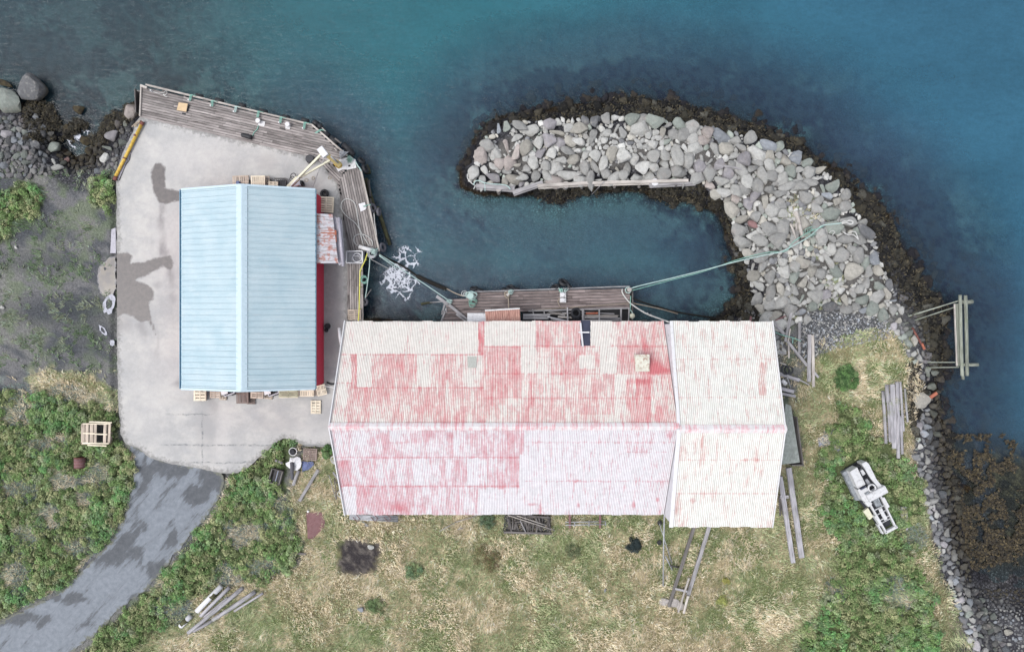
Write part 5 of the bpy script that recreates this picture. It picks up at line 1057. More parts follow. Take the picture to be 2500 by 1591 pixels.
# bollards and rope posts
def bollard(x, y, px_, py_, pw, ph, label):
    t = empty('bollard', P(x, y, DZ), label, 'bollard', 'white mooring bollards on the quay')
    mb = MB(); mb.box(P(px_, py_, DZ), pw, ph, .05, -.2); mb.build('base_plate', M['white'], t)
    mb = MB(); mb.cyl(P(x, y, DZ), .13, .38, 14, .11); mb.build('post', M['white'], t); mb = MB(); mb.cyl(P(x, y, DZ+.36), .24, .12, 20, .22); mb.build('cap', M['whitep'], t)
bollard(630, 295, 639, 302, .62, .50, 'white mushroom bollard with the green line to the black float'); bollard(702, 304, 703, 311, .46, .36, 'smaller white mushroom bollard nearer the crane')
for i, (x, y, x2, y2, g, lb) in enumerate([(463, 246, 466, 232, 1, 'white peg with green rope, first along the quay from the plywood'), (517, 260, 518, 246, 1, 'white peg with green rope, second from the plywood'), (573, 274, 576, 260, 1, 'white peg with pale rope, third from the plywood'),
      (628, 287, 631, 272, 1, 'green rope hitched from the quay edge down to the larger bollard'), (683, 301, 686, 286, 1, 'white peg with green rope between the two mushroom bollards'), (741, 315, 744, 299, 1, 'white peg with green rope next to the smaller bollard'), (770, 325, 783, 317, 1, 'green rope tied over the slanting corner edge'), (371, 223, 371, 219, 0, 'small bare white peg near the end of the quay')]):
    t = empty('rope_post', P(x, y, DZ), lb, 'mooring peg', 'roped pegs along the quay edge')
    if i not in (3, 6): mb = MB(); mb.cyl(P(x, y, DZ), .09, .32, 10, .07); mb.build('peg', M['white'], t)
    if g:
        mb = MB(); a, b_ = P(x, y, DZ+.25), P(x2, y2, .4)
        for o in (-.05, .03, .10): mb.tube([a+Vector((o, 0, 0)), a.lerp(b_, .5)+Vector((o*1.2, 0, .03)), b_+Vector((o, 0, 0)), b_+Vector((o, .14, -.4))], .035, 6)
        mb.tube([b_+Vector((-.12, 0, .02)), b_+Vector((.35, -.06, .02)), b_+Vector((.5, -.1, -.02))], .035, 6); mb.build('rope', M['ropeg'] if i not in (2,) else M['ropec'], t)
def rope(name, pts, r, mat, label, cat='rope', group=None, sag=0, z=None, n_=None, parent=None):
    q = [P(p_[0], p_[1], p_[2] if len(p_) > 2 else z) for p_ in pts]; out = []
    for i in range(len(q)-1):          # smooth through the points
        a, b_, c_, d_ = q[max(i-1, 0)], q[i], q[i+1], q[min(i+2, len(q)-1)]; k = max(3, min(10, int((c_-b_).length/.25)))
        for j in range(k):
            t = j/k; v = .5*((2*b_)+(c_-a)*t+(2*a-5*b_+4*c_-d_)*t*t+(3*b_-a-3*c_+d_)*t**3); v.z -= sag*math.sin(PI*t) if len(q) == 2 else 0; out.append(v)
    out.append(q[-1]); mb = MB(); mb.tube(out, r, 6); return mb.build(name, mat, parent, label if parent is None else None, cat if parent is None else None, group)
rope('rope', [(631, 307), (628, 316), (620, 324), (617, 332)], .045, M['ropeg'], 'green line running from the white bollard to the black float', z=DZ+.05)
mb = MB(); mb.tube([P(591, 330, .3), P(594, 330, .32), P(600, 332, .34), P(610, 335, .34), P(615, 336, .32)], .22, 10); mb.build('float', M['black'], None, 'long black fender float lying on the quay planks', 'float')
rope('rope', [(374, 224), (388, 228), (400, 226), (405, 222), (408, 228), (403, 232), (398, 230), (404, 236), (409, 236)], .035, M['rope'], 'thin pale rope scribbled on the planks near the quay end', z=DZ+.05)
mb = MB(); mb.prism([tuple(P(*q, .4)[:2]) for q in [(436, 250), (458, 253), (454, 273), (431, 269)]], .34, .38); v = mb.build('hatch_board', M['ply'], None, 'square of new yellow plywood lying on the weathered quay', 'plywood board')
mb = MB(); mb.prism([tuple(P(*q, .3)[:2]) for q in [(439, 253), (461, 257), (457, 271), (433, 267)]], .15, .34); mb.build('packing', M['black'], v)
mb = MB(); mb.prism([tuple(P(*q, .2)[:2]) for q in [(875, 498), (891, 494), (895, 508), (892, 512), (881, 517)]], .16, .24); mb.build('white_plate', M['whitep'], None, 'white plastic plate on the east quay beside the hanging tyre', 'plate')
rope('rope', [(887, 504), (892, 503), (899, 500), (905, 500)], .05, M['ropeg'], 'green rope from the white plate over to the hanging tyre', z=.32)
for pts, lb in (([(888, 600), (882, 578), (877, 559), (866, 543), (850, 531), (838, 518), (833, 506), (835, 493), (844, 486), (855, 487), (865, 495), (870, 509), (874, 534), (877, 556), (888, 578), (902, 601)], 'long white hose looped down the east quay planks'),
      ([(874, 601), (865, 592), (864, 581), (871, 573), (885, 572), (899, 578), (909, 590), (908, 601)], 'second smaller loop of white hose on the east quay')):
    rope('hose', pts, .05, M['rope'], lb, 'hose', z=DZ+.07)
rope('rope', [(913, 520), (915, 545), (919, 572), (917, 585)], .04, M['rope'], 'thin pale rope strung along the east edge of the quay', z=.3)
# white corner sheets, net and debris
mb = MB()
pts = [(819, 404), (830, 388), (842, 386), (856, 382), (868, 390), (868, 410), (846, 413), (836, 414), (826, 419), (820, 410)]; mb.prism([tuple(P(*q, .3)[:2]) for q in pts], .17, .30); mb.build('white_sheet', M['whitep'], None, 'crumpled white sheeting at the foot of the crane on the quay corner', 'sheeting')
mb = MB(); mb.box(P(857, 404, .32), .95, .70, .05, .2); v = mb.build('cover_plate', M['white'], None, 'white square plate with a black patch for its dark hole on the quay corner', 'plate'); mb = MB(); mb.box(P(853, 405, .372), .22, .18, .01, .2); mb.build('hole', M['black'], v)  # thin black patch stands in for the shade in the plate's hole
mb = MB(); rn = random.Random(5)
for k in range(15):
    a = [(rn.gauss(853, 5), rn.gauss(389, 4)) for _ in range(5)]; mb.tube([P(x, y, .42+rn.uniform(0, .3)) for x, y in a], .022, 5)
mb.build('fishing_net', M['net'], None, 'tangle of green net and line heaped on the white sheeting', 'net')
mb = MB()
for k in range(9): mb.tube([P(rn.gauss(835, 6), rn.gauss(374, 5), .35+rn.uniform(0, .25)) for _ in range(3)], .07, 6)
mb.build('scrap_heap', M['steel'], None, 'grey scrap piled against the slanting corner edge of the quay', 'scrap')
for a, b_, lb in (((786, 312), (795, 321), 'pale batten on the outside of the corner edge'), ((816, 362), (822, 368), 'short pale batten at the corner planks'), ((818, 352), (840, 372), 'longer pale batten along the slanting corner edge')):
    mb = MB(); mb.beam(P(*a, .45), P(*b_, .45), .07, .05); mb.build('batten', M['pale'], None, lb, 'batten', 'loose battens at the quay corner')
rope('rope', [(868, 394), (873, 404), (879, 412), (882, 418)], .06, M['ropec'], 'pale green rope running off the corner plate over the edge', z=.38)
# crane
cr = empty('crane', P(828, 404, DZ), 'yellow and cream folding crane with its long arm laid over the yard', 'crane')
mb = MB(); mb.cyl(P(828, 404, DZ), .34, 1.2, 18, .28); mb.build('column', M['yellow'], cr)
mb = MB(); mb.beam(P(828, 403, 1.4), P(796, 376, 2.9), .42, .42); v = mb.build('boom', M['yellowp'], cr)
mb = MB(); mb.tube([P(826, 398, 1.9), P(808, 382, 2.9)], .08, 8); mb.build('ram', M['steel'], v)
mb = MB(); q = P(790, 373, 2.9); mb.box(q+Vector((0, 0, -.1)), .95, .62, .5, math.radians(-52)); mb.build('head', M['whitep'], cr)
mb = MB(); mb.beam(P(785, 376, 3.0), P(722, 440, 2.2), .20, .22); mb.build('arm', M['cream'], cr)
mb = MB(); mb.beam(P(806, 391, 2.3), P(728, 436, 2.1), .18, .2); mb.build('stay', M['cream'], cr)
mb = MB(); mb.beam(P(728, 434, 2.3), P(704, 458, 2.0), .42, .3); v = mb.build('jib', M['cream'], cr); mb = MB(); mb.beam(P(731, 433, 2.35), P(704, 462, 2.2), .10, .34); mb.build('jib_rail', M['white'], v)
mb = MB(); mb.tube([P(792, 385, 2.9), P(777, 420, 1.6), P(764, 458, .4)], .028, 6); mb.build('cable', M['steel'], cr)
mb = MB(); mb.box(P(801, 397, 1.8), .28, .24, .3, .6); mb.build('valve_box', M['cream'], cr)
# pipe, kerb, stuff on the yard edge
t = empty('pipe', P(315, 367, .3), 'long yellow pipe with rusty joints along the landward yard edge', 'pipe')
mb = MB(); mb.tube([P(281, 433, .35), P(315, 366, .35), P(347, 301, .35)], .15, 14); mb.build('tube', M['yellow'], t)
for (a, b_) in (((345, 305), (349, 297)), ((330, 333), (332, 329)), ((304, 388), (305, 385)), ((279, 440), (283, 431))):
    mb = MB(); mb.tube([P(*a, .35), P(*b_, .35)], .18, 14); mb.build('joint', M['rust'], t)
mb = MB()
for k, (a, b_) in enumerate((((287, 438), (303, 402)), ((304, 400), (318, 370)), ((319, 368), (329, 345)))): mb.beam(P(*a, .16), P(*b_, .16), .30-.04*k, .09)
mb.build('kerb_strip', M['greyp'], None, 'pale kerb strip lying beside the yellow pipe', 'kerb strip')
rope('cable', [(291, 440), (306, 404), (316, 390), (319, 370), (329, 350), (329, 338)], .03, M['black'], 'black cable snaking along the pale kerb strip', 'cable', z=.17)
rope('rope', [(322, 310), (330, 302), (338, 297), (342, 294), (339, 300), (332, 304), (328, 309), (335, 307)], .06, M['ropet'], 'tan rope coil beside the top end of the yellow pipe', z=.2)
mb = MB(); mb.box(P(332, 338, .14), .22, .14, .12, .3); mb.build('valve', M['white'], None, 'small white fitting beside the yellow pipe', 'fitting')
# ------------------------------------------------------------------ pallets
def pallet_parts(t, L, Wd, mat, nb=6, vert=False, split=True):
    o = ORG[t.name]; mb = MB(); bw = L/(nb+(nb-1)*.36)
    for i in range(nb): mb.beam(o+Vector((-L/2+bw/2+i*(L-bw)/(nb-1), -Wd/2, .132)), o+Vector((-L/2+bw/2+i*(L-bw)/(nb-1), Wd/2, .132)), bw, .022)
    mb.build('deck_boards', mat, t)
    for y in (-Wd/2+.05, 0, Wd/2-.05): mb = MB(); mb.beam(o+Vector((-L/2, y, .075)), o+Vector((L/2, y, .075)), .10, .09); mb.build('runner', mat, t)
    for y in (-Wd/2+.07, Wd/2-.07, 0)[:2 if not split else 3]: mb = MB(); mb.beam(o+Vector((-L/2, y, .151)), o+Vector((L/2, y, .151)), .10, .016); mb.build('top_lath', mat, t)
PB = {}
def children(o): return [c for c in C.objects if c.parent == o]
def pallet(px, py, z, L, Wd, deg, mk, label, nb=6, tilt=(0, 0), split=True, group='timber pallets around the yard'):
    key = (round(L, 2), round(Wd, 2), mk, nb, split)
    loc = P(px, py, z)
    if key not in PB:
        t = empty('pallet', (0, 0, 0), label, 'pallet', group); pallet_parts(t, L, Wd, M[mk], nb, False, split); PB[key] = (t, children(t)); r = t
    else:
        src, ch = PB[key]; r = src.copy(); C.objects.link(r)
        for c_ in ch: d_ = c_.copy(); C.objects.link(d_); d_.parent = r
        r['label'] = label
    r.location = loc; r.rotation_euler = (math.radians(tilt[0]), math.radians(tilt[1]), math.radians(deg)); return r
pallet(772, 993, .12, 1.30, .98, 90, 'pallet', 'single new pallet lying alone on the concrete', 5)
pallet(490, 955, .85, 1.75, 1.15, 90, 'pallet', 'pale pallet furthest from the warehouse under the shed eave', 6)
for k in range(3): pallet(490.5-k*.8, 955+k*.3, .13+.24*k, 1.75, 1.15, 90, 'pallet', ('bottom', 'second', 'third')[k]+' pallet in the pale stack furthest from the warehouse', 6)
pallet(527, 955, .55, 1.25, 1.05, 90, 'palletb', 'brownish pallet between the pale stack and the first white tub', 6)
pallet(546, 962, .14, 1.1, .7, 88, 'palletb', 'low brownish pallet under the first white tub', 5)
pallet(593, 962, .70, 1.15, 1.75, 0, 'palletd', 'dark brown pallet of close boards sticking out furthest from the shed', 8)
pallet(593, 962, .45, 1.15, 1.75, 0, 'palletd', 'dark pallet directly under the close-boarded dark one', 8)
pallet(614, 972, .14, .8, 1.1, 0, 'palletd', 'dark pallet end poking out beside the close-boarded stack', 6)
pallet(629, 956, .75, 1.25, 1.25, 88, 'palletb', 'pinkish brown pallet left of the second white tub', 6); pallet(629, 956, .5, 1.25, 1.25, 88, 'palletb', 'pinkish brown pallet beneath the one left of the second tub', 6)
pallet(657, 961, .14, 1.0, .8, 85, 'palletb', 'low brown pallet under the second white tub', 5)
pallet(705, 954, .95, 1.15, 1.85, 90, 'palletg', 'greenish topped pallet on the stack between the tubs and the timber row', 5); pallet(705, 956, .6, 1.15, 1.85, 90, 'pallet', 'pinkish pallet below the greenish topped one', 5)
pallet(748, 953, .7, 1.5, 1.15, 0, 'pallet', 'pale pallet with lengthwise boards beside the leaning one', 9); pallet(766, 952, .4, .7, 1.1, 3, 'palletb', 'dark pallet between the lengthwise pale one and the leaning one', 5)
pallet(784.5, 952, .5, .90, 1.05, 14, 'pallet', 'pale pallet leaning at the shed corner nearest the warehouse', 7, (0, 12))
pallet(589, 446, .9, 1.55, 1.3, 2, 'palletb', 'weathered pallet behind the shed, left of the black bin bag', 8); pallet(589, 447, .6, 1.55, 1.3, 0, 'palletb', 'lower weathered pallet behind the shed, left of the black bag', 8)
pallet(631, 446, .95, 1.35, 1.3, 1, 'pallet', 'light new pallet behind the shed, right of the black bin bag', 7); pallet(640, 447, .6, 1.5, 1.3, 0, 'palletb', 'brown pallet under the light new one behind the shed', 7)
pallet(668, 454, .8, .8, .9, 88, 'pallet', 'small light pallet behind the shed beside the wire crates', 4)
pallet(797, 500, 1.0, 1.5, 1.45, 87, 'pallet', 'new cream pallet on a stack beside the rusting lean-to', 7)
for k in range(3): pallet(796, 500, .14+.27*k, 1.5, 1.42, 87, 'pallet', ('bottom', 'middle', 'upper hidden')[k]+' pallet below the new cream one by the lean-to', 7)
pallet(866, 768, .2, 1.0, 1.3, 90, 'palletb', 'pinkish pallet at the warehouse end of the narrow quay', 5)
pallet(758, 1108, .1, 1.15, 1.35, 87, 'palletd', 'old grey pallet sunk in grass at the warehouse corner', 7)
# white tubs etc along the shed
def tub(x, y, z, sx, sy, h, rz, label, name='tub', mat='whitep'):
    t = empty(name, P(x, y, z), label, name); mb = MB(); q = P(x, y, z); mb.box(q, sx, sy, .05, rz); mb.build('floor', M[mat], t)
    ca, sa = math.cos(rz), math.sin(rz); U, Vv = Vector((ca, sa, 0)), Vector((-sa, ca, 0)); th = .11
    for s_ in (-1, 1): mb = MB(); m_ = q+U*s_*(sx/2)+Vector((0, 0, h/2)); mb.beam(m_-Vv*sy/2, m_+Vv*sy/2, th, h); mb.build('side', M[mat], t); mb = MB(); m_ = q+Vv*s_*(sy/2)+Vector((0, 0, h/2)); mb.beam(m_-U*sx/2, m_+U*sx/2, th, h); mb.build('end', M[mat], t)
    return t
t = tub(869, 629, DZ, 1.55, 1.12, .75, 0, 'white fish tub holding a round basket on the narrow quay')
bt = empty('basket', P(872, 629, DZ+.06), 'round white basket standing inside the fish tub', 'basket')
mb = MB(); mb.torus(P(872, 629, DZ+.72), .42, .05, 24, 8); mb.build('rim', M['whitep'], bt)
mb = MB(); c0 = P(872, 629, DZ+.2); k = 24
vs = [c0+Vector((r*math.cos(2*PI*j/k), r*math.sin(2*PI*j/k), z)) for r, z in ((.30, 0), (.41, .5), (.38, .5), (.27, .03)) for j in range(k)]
mb.add(vs, [(i*k+j, i*k+(j+1) % k, (i+1)*k+(j+1) % k, (i+1)*k+j) for i in range(3) for j in range(k)], smooth=True); mb.build('shell', M['greyp'], bt); mb = MB(); mb.tube([P(862, 626, .95), P(872, 624, 1.0), P(882, 627, .95)], .03, 6); mb.build('handle', M['whitep'], bt)
for x, rz, lb in ((553, .0, 'white tub lid beside the pale pallet stack'), (658, .0, 'white tub lid beside the pinkish brown pallets')):
    mb = MB(); mb.box(P(x-6, 953, 1.3), .62, .75, .07, .25); mb.build('fish_tub_cover', M['whitep'], None, lb, 'lid', 'white lids on tubs under the shed eave')
for x, lb in ((566, 'grey plastic tub tucked under the first white lid'), (673, 'grey plastic tub tucked under the second white lid')):
    tub(x, 951, .13, 1.0, .8, .9, .35, lb, 'tub', 'greyp')
mb = MB(); mb.box(P(574, 955, .13), .45, .6, .5, .3); mb.box(P(574, 955, .63), .3, .3, .2, .3); mb.build('bin_bag', M['black'], None, 'dark bag wedged beside the first grey tub', 'bag'); mb = MB(); mb.box(P(677, 956, .13), .5, .6, .5, .3); mb.box(P(677, 956, .63), .3, .3, .2, .5); mb.build('bin_bag', M['black'], None, 'dark bag wedged beside the second grey tub', 'bag')
mb = MB(); mb.box(P(609, 448, .13), .42, .5, .9, .1); mb.cyl(P(610, 447, 1.03), .16, .14, 10, .08); mb.build('bin_bag', M['black'], None, 'black bag standing between the pallets behind the shed', 'bag')
mb = MB(); mb.cyl(P(592, 452, .13), .2, 1.2, 14, .17); mb.build('drum', M['blue'], None, 'blue drum just showing behind the shed ridge', 'drum')
rn = random.Random(9)
for (x, y, w_, lb) in ((657, 449, .9, 'wire crate behind the shed next to the small light pallet'), (690, 449, 1.1, 'wire crate behind the shed nearest the crane jib')):
    t = empty('wire_crate', P(x, y, .13), lb, 'crate'); q = P(x, y, .13)
    mb = MB()
    for i in range(7):
        o = -w_/2+w_*i/6; mb.beam(q+Vector((o, -.4, .7)), q+Vector((o, .4, .7)), .03); mb.beam(q+Vector((o, .4, 0)), q+Vector((o, .4, .7)), .03); mb.beam(q+Vector((o, -.4, 0)), q+Vector((o, -.4, .7)), .03)
    mb.beam(q+Vector((-w_/2, .4, .7)), q+Vector((w_/2, .4, .7)), .05); mb.beam(q+Vector((-w_/2, -.4, .7)), q+Vector((w_/2, -.4, .7)), .05); mb.build('grid', M['old'], t)
    mb = MB(); mb.box(q+Vector((0, 0, .02)), w_*.8, .6, .4, .1); mb.build('contents', M['dark'], t)
mb = MB(); mb.torus(P(716, 430, .5), .28, .035, 22, 6, Vector((1, -.6, .8))); mb.torus(P(713, 437, .5), .26, .035, 22, 6, Vector((1, -.5, .6))); mb.build('bicycle_tyre', M['black'], None, 'thin black hoops leaning by the crane jib end', 'hoops')
t = empty('handcart', P(722, 451, .13), 'pale pink and dark handcart lying under the crane jib', 'cart')
mb = MB(); mb.beam(P(712, 454, .45), P(734, 446, .45), .5, .12); mb.build('tray', M['greyp'], t); mb = MB(); mb.torus(P(738, 448, .35), .24, .09, 18, 8, Vector((1, .4, .3))); mb.build('wheel', M['black'], t); mb = MB(); mb.beam(P(709, 459, .5), P(730, 452, .6), .05); mb.build('handle', M['rusto'], t)
for (x, y, lb) in ((748, 440, 'faint ring of rope on the concrete under the crane cable'), (765, 435, 'second faint ring of rope on the concrete under the cable'), (805, 434, 'pale rope ring beside the corner planks of the quay')):
    rn2 = random.Random(x); rope('rope_ring', [(x+4*math.cos(a*.9)+rn2.uniform(-.6, .6), y+3.6*math.sin(a*.9)) for a in range(8)], .03, M['ropet'], lb, 'rope', z=.14)
mb = MB(); mb.tube([P(790, 942, 2.2), P(815, 946, 2.4), P(845, 952, 2.8)], .03, 6); mb.build('wire', M['white'], None, 'white wire strung from the shed corner to the warehouse', 'wire')
mb = MB(); mb.tube([P(798, 933, .2), P(808, 938, .2), P(822, 936, .2), P(838, 940, .2)], .10, 8, jit=.3); mb.build('hose', M['black'], None, 'thick black hose on the concrete between shed and warehouse', 'hose')
mb = MB(); mb.cyl(P(800, 796, .12), .3, .5, 14, .2); mb.cyl(P(797, 806, .12), .2, .4, 12, .12); mb.build('bin_bag', M['black'], None, 'dark sack on the concrete passage beside the warehouse corner', 'bag')
# rail and winch at the end of the east quay
t = empty('handrail', P(878, 700, DZ), 'bright yellow handrail along the narrow part of the quay', 'handrail')
mb = MB(); mb.tube([P(897, 618, 1.1), P(892, 634, 1.1), P(879, 661, 1.1), P(878, 700, 1.1), P(877, 753, 1.1), P(875, 783, 1.1)], .055, 8); mb.build('rail', M['ylw'], t)
for (x, y) in ((892, 634), (879, 661), (878, 700), (877, 753)): mb = MB(); mb.tube([P(x, y, 1.1), P(x+5, y+.5, DZ)], .04, 6); mb.build('post', M['ylw'], t)
t = empty('rope_roller', P(900, 610, DZ), 'white mooring winch drum with ropes at the tip of the east quay', 'winch')
mb = MB(); mb.tube([P(877, 602, .7), P(893, 607, .75), P(910, 611, .75)], .20, 12); mb.build('arm', M['white'], t)
mb = MB(); mb.torus(P(908, 618, .7), .42, .10, 22, 8); mb.torus(P(909, 618, .78), .30, .08, 22, 8); mb.build('drum', M['steel'], t)
mb = MB(); mb.cyl(P(908, 618, DZ), .2, .6, 14); mb.build('pedestal', M['dark'], t)
mb = MB(); rn = random.Random(3)
for k in range(16): mb.tube([P(rn.gauss(912, 5), rn.gauss(614, 4), .8+rn.uniform(0, .25)) for _ in range(4)], .035, 5)
mb.build('rope_tangle', M['ropec'], t)
# ropes from the winch across the dock
rope('rope', [(926, 621, .8), (950, 636, .4), (985, 660, .3), (1030, 689, .2), (1060, 709, .4), (1095, 733, .6)], .042, M['ropec'], 'pale taut mooring rope from the winch across the foam to the jetty post')
rope('rope', [(926, 624, .8), (948, 640, .4), (968, 655, -.6)], .055, M['ropec'], 'short pale rope running beside the taut one into the foam')
rope('rope', [(926, 619, .7), (946, 631, 0), (968, 641, -1.2), (990, 654, -1.6), (1020, 675, -1.62)], .09, M['roped'], 'dark wet rope slanting into the water beside the foam')
rope('rope', [(1018, 674, -1.6), (1040, 684, -1.6), (1062, 694, -1.5), (1090, 706, -1.5)], .20, M['roped'], 'thick weed-hung rope in the water near the jetty')
rope('rope', [(1090, 704, -1.4), (1110, 715, -.5), (1132, 723, .2)], .05, M['ropet'], 'thin brown rope rising from the weedy one to the jetty')
rope('rope', [(904, 628, .7), (908, 634, .4), (916, 638, 0), (932, 647, -.9), (949, 656, -1.7)], .045, M['rope'], 'slack white rope falling from the winch into the foam')
rope('rope', [(903, 627, .7), (902, 650, .4), (898, 686, .3), (892, 727, .3)], .055, M['ropec'], 'greenish rope hanging from the winch along the narrow quay')
mb = MB(); mb.tube([P(906, 706, -1), P(892, 727, .2)], .05, 6); mb.build('boat_hook', M['pale'], None, 'short pale pole leaning out beside the dark ball', 'pole')
mb = MB(); mb.cyl(P(889, 737, -.2), .22, .3, 14, .1); mb.build('ball', M['blackg'], None, 'dark shiny ball inside the grey tyre on the narrow quay', 'ball')
mb = MB(); mb.torus(P(888, 681, .2), .32, .05, 20, 6); mb.torus(P(890, 684, .25), .30, .05, 20, 6); mb.build('rope_coil', M['ropeg'], None, 'greenish rope coil hung over the narrow quay edge', 'rope')
# foam on the dock water
FO = [(984, 597), (1003, 600), (1022, 599), (1034, 612), (1024, 636), (1034, 650), (1018, 662), (1000, 655), (1022, 680), (1035, 700), (1010, 712), (1003, 735), (985, 742), (962, 730), (945, 710), (922, 694), (925, 672), (945, 655), (948, 634), (965, 612)]
m, t_, b = newmat('foam_lace'); n = N(t_); p = n.pos(); e = n.attr('edge'); nz = n.noise(p, 1.1, 5, .6, out=1)
mixv = n.mix(.55, p, nz); v1 = n.vor(mixv, 2.7, 'DISTANCE_TO_EDGE'); v2 = n.vor(mixv, 7, 'DISTANCE_TO_EDGE'); f = n.noise(p, .8, 4, .6)
th = n.math('MULTIPLY', n.mapr(e, -2, 12, -.02, .10), n.mapr(f, .36, .54, .15, 1.35)); a1 = n.mapr(n.math('SUBTRACT', v1, th), -.012, .012, 1, 0); a2 = n.mapr(n.math('SUBTRACT', v2, n.math('MULTIPLY', n.attr('core'), .16)), -.02, .02, 1, 0)
al = n.math('MULTIPLY', n.math('MAXIMUM', a1, n.math('MULTIPLY', a2, n.mapr(n.attr('core'), .2, .5))), n.mapr(e, 0, 3))
b.inputs['Base Color'].default_value = A(220, 224, 236); b.inputs['Roughness'].default_value = .9; n.put(b.inputs['Alpha'], al)
sheet('foam', FO, WL+.03, m, 6, fields={'edge': lambda x, y: sdf(x, y, FO), 'core': lambda x, y: blob(x, y, [(965, 668, 26, 20, 1), (985, 690, 26, 20, .6)])}, jag=2, label='lacy white foam on the water between the quay and the jetty', cat='foam', kind='stuff')
FI = [(150, 350), (165, 328), (195, 312), (218, 316), (232, 332), (205, 350), (180, 345), (196, 372), (176, 364), (160, 348)]
sheet('inlet_foam', FI, WL+.03, m, 5, fields={'edge': lambda x, y: sdf(x, y, FI)-1, 'core': lambda x, y: blob(x, y, [(178, 335, 14, 10, .7), (212, 318, 14, 10, .6)])}, jag=2, label='thin white foam in the little inlet among weedy boulders', cat='foam', kind='stuff')
# ------------------------------------------------------------------ jetty
jt = empty('jetty', P(1320, 740, 0), 'grey plank jetty along the harbour side of the warehouse', 'jetty')
JD = [(1089, 745), (1102, 728), (1136, 727), (1150, 716), (1165, 714), (1360, 707), (1537, 702), (1538, 752), (1400, 755), (1290, 760), (1210, 764), (1140, 786), (1078, 786)]
planks(JD, math.radians(1.6), .285, M['deck2'], 'deck', jt, z=.15, seed=8)
for (x, y) in ((1105, 733), (1165, 718), (1240, 715), (1310, 713), (1380, 711), (1450, 709), (1532, 707), (1084, 770), (1532, 748)): mb = MB(); mb.log(P(x, y, -2.8), P(x, y, .05), .16, .15, 8); mb.build('pile', M['old'], jt)
for a, b_, w_ in (((1066, 723), (1095, 744), .30), ((1094, 742), (1142, 782), .28), ((1114, 766), (1142, 786), .24)):
    mb = MB(); mb.beam(P(*a, .35), P(*b_, .35), w_, .2, ragged=.015); mb.build('diagonal_beam', M['beam'], jt)
for a, b_ in (((1078, 760), (1092, 760)), ((1090, 752), (1077, 786)), ((1079, 768), (1086, 742))):
    mb = MB(); mb.beam(P(*a, .2), P(*b_, .2), .16, .16); mb.build('end_beam', M['beam'], jt)
mb = MB(); mb.beam(P(1160, 712, .24), P(1538, 699, .24), .12, .12, ragged=.01); mb.build('kerb_beam', M['beam'], jt)
mb = MB(); mb.beam(P(1540, 704, -.9), P(1540, 786, -.9), .1, 2.2); mb.beam(P(1400, 800, -1.1), P(1575, 782, -1.1), .12, 1.8); mb.build('sheeting', M['old'], jt)
# lumber frame behind the jetty
lf = empty('lumber_rack', P(1450, 770, .2), 'grey timber rack full of loose planks between jetty and warehouse', 'rack')
for a, b_, w_ in (((1385, 750), (1386, 790), .14), ((1423, 753), (1424, 790), .24), ((1463, 755), (1463, 790), .12), ((1516, 754), (1516, 790), .16), ((1536, 753), (1534, 790), .12)):
    mb = MB(); mb.beam(P(*a, .6), P(*b_, .6), w_, .14); mb.build('upright', M['beam'], lf)
for a, b_, w_ in (((1290, 759), (1538, 752), .14), ((1424, 775), (1515, 777), .10), ((1424, 781), (1515, 782), .10), ((1300, 755), (1308, 790), .1), ((1328, 757), (1329, 768), .1)):
    mb = MB(); mb.beam(P(*a, .55), P(*b_, .55), w_, .12); mb.build('rail', M['beam'], lf)
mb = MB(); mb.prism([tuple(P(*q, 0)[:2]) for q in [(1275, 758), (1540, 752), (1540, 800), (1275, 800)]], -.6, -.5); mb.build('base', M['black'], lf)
rn = random.Random(12)
RK = ['nearest the deck, right of the black tyre', 'crossing the middle of the wide bay', 'lowest straight one in the wide bay', 'slanting just left of the black tyre', 'second one left of the black tyre', 'under the black tyre, longest of its side', 'short one behind the black tyre', 'half hidden by the warehouse eave', 'short one beside the widest upright', 'tucked under the deck edge by the boards', 'left of the tyre, partly under the eave']
for i, (a, b_, mk) in enumerate([((1425, 762), (1500, 766), 'beam'), ((1427, 768), (1512, 770), 'old'), ((1426, 771), (1508, 772), 'pale'), ((1340, 760), (1380, 770), 'beam'), ((1335, 766), (1383, 765), 'pale'), ((1362, 773), (1410, 776), 'pale'), ((1366, 763), (1400, 764), 'beam'), ((1440, 778), (1500, 786), 'old'), ((1430, 765), (1460, 764), 'rusto'), ((1335, 758), (1372, 763), 'old'), ((1345, 778), (1398, 790), 'beam')]):
    mb = MB(); mb.beam(P(*a, .05+.04*i), P(*b_, .05+.04*i), .12+.03*(i % 3), .06); mb.build('loose_plank', M[mk], None, {'beam': 'grey', 'old': 'dark', 'pale': 'pale', 'rusto': 'rust orange'}[mk]+' loose plank in the jetty rack, '+RK[i], 'plank', 'loose planks in the jetty rack')
for a, b_, lb in (((1277, 769), (1343, 769), 'upper grey board of the pair beside the brown porch roof'), ((1277, 776), (1339, 776), 'lower grey board of the pair beside the brown porch roof')):
    mb = MB(); mb.beam(P(*a, .9), P(*b_, .9), .24, .1); mb.build('board', M['beam'], None, lb, 'board', 'grey boards by the porch roof')
mb = MB(); mb.tube([P(1337, 773, 1.0), P(1388, 784, .9)], .05, 6); mb.build('pole', M['whitep'], None, 'thin white pole pointing from the grey boards to the warehouse eave', 'pole')
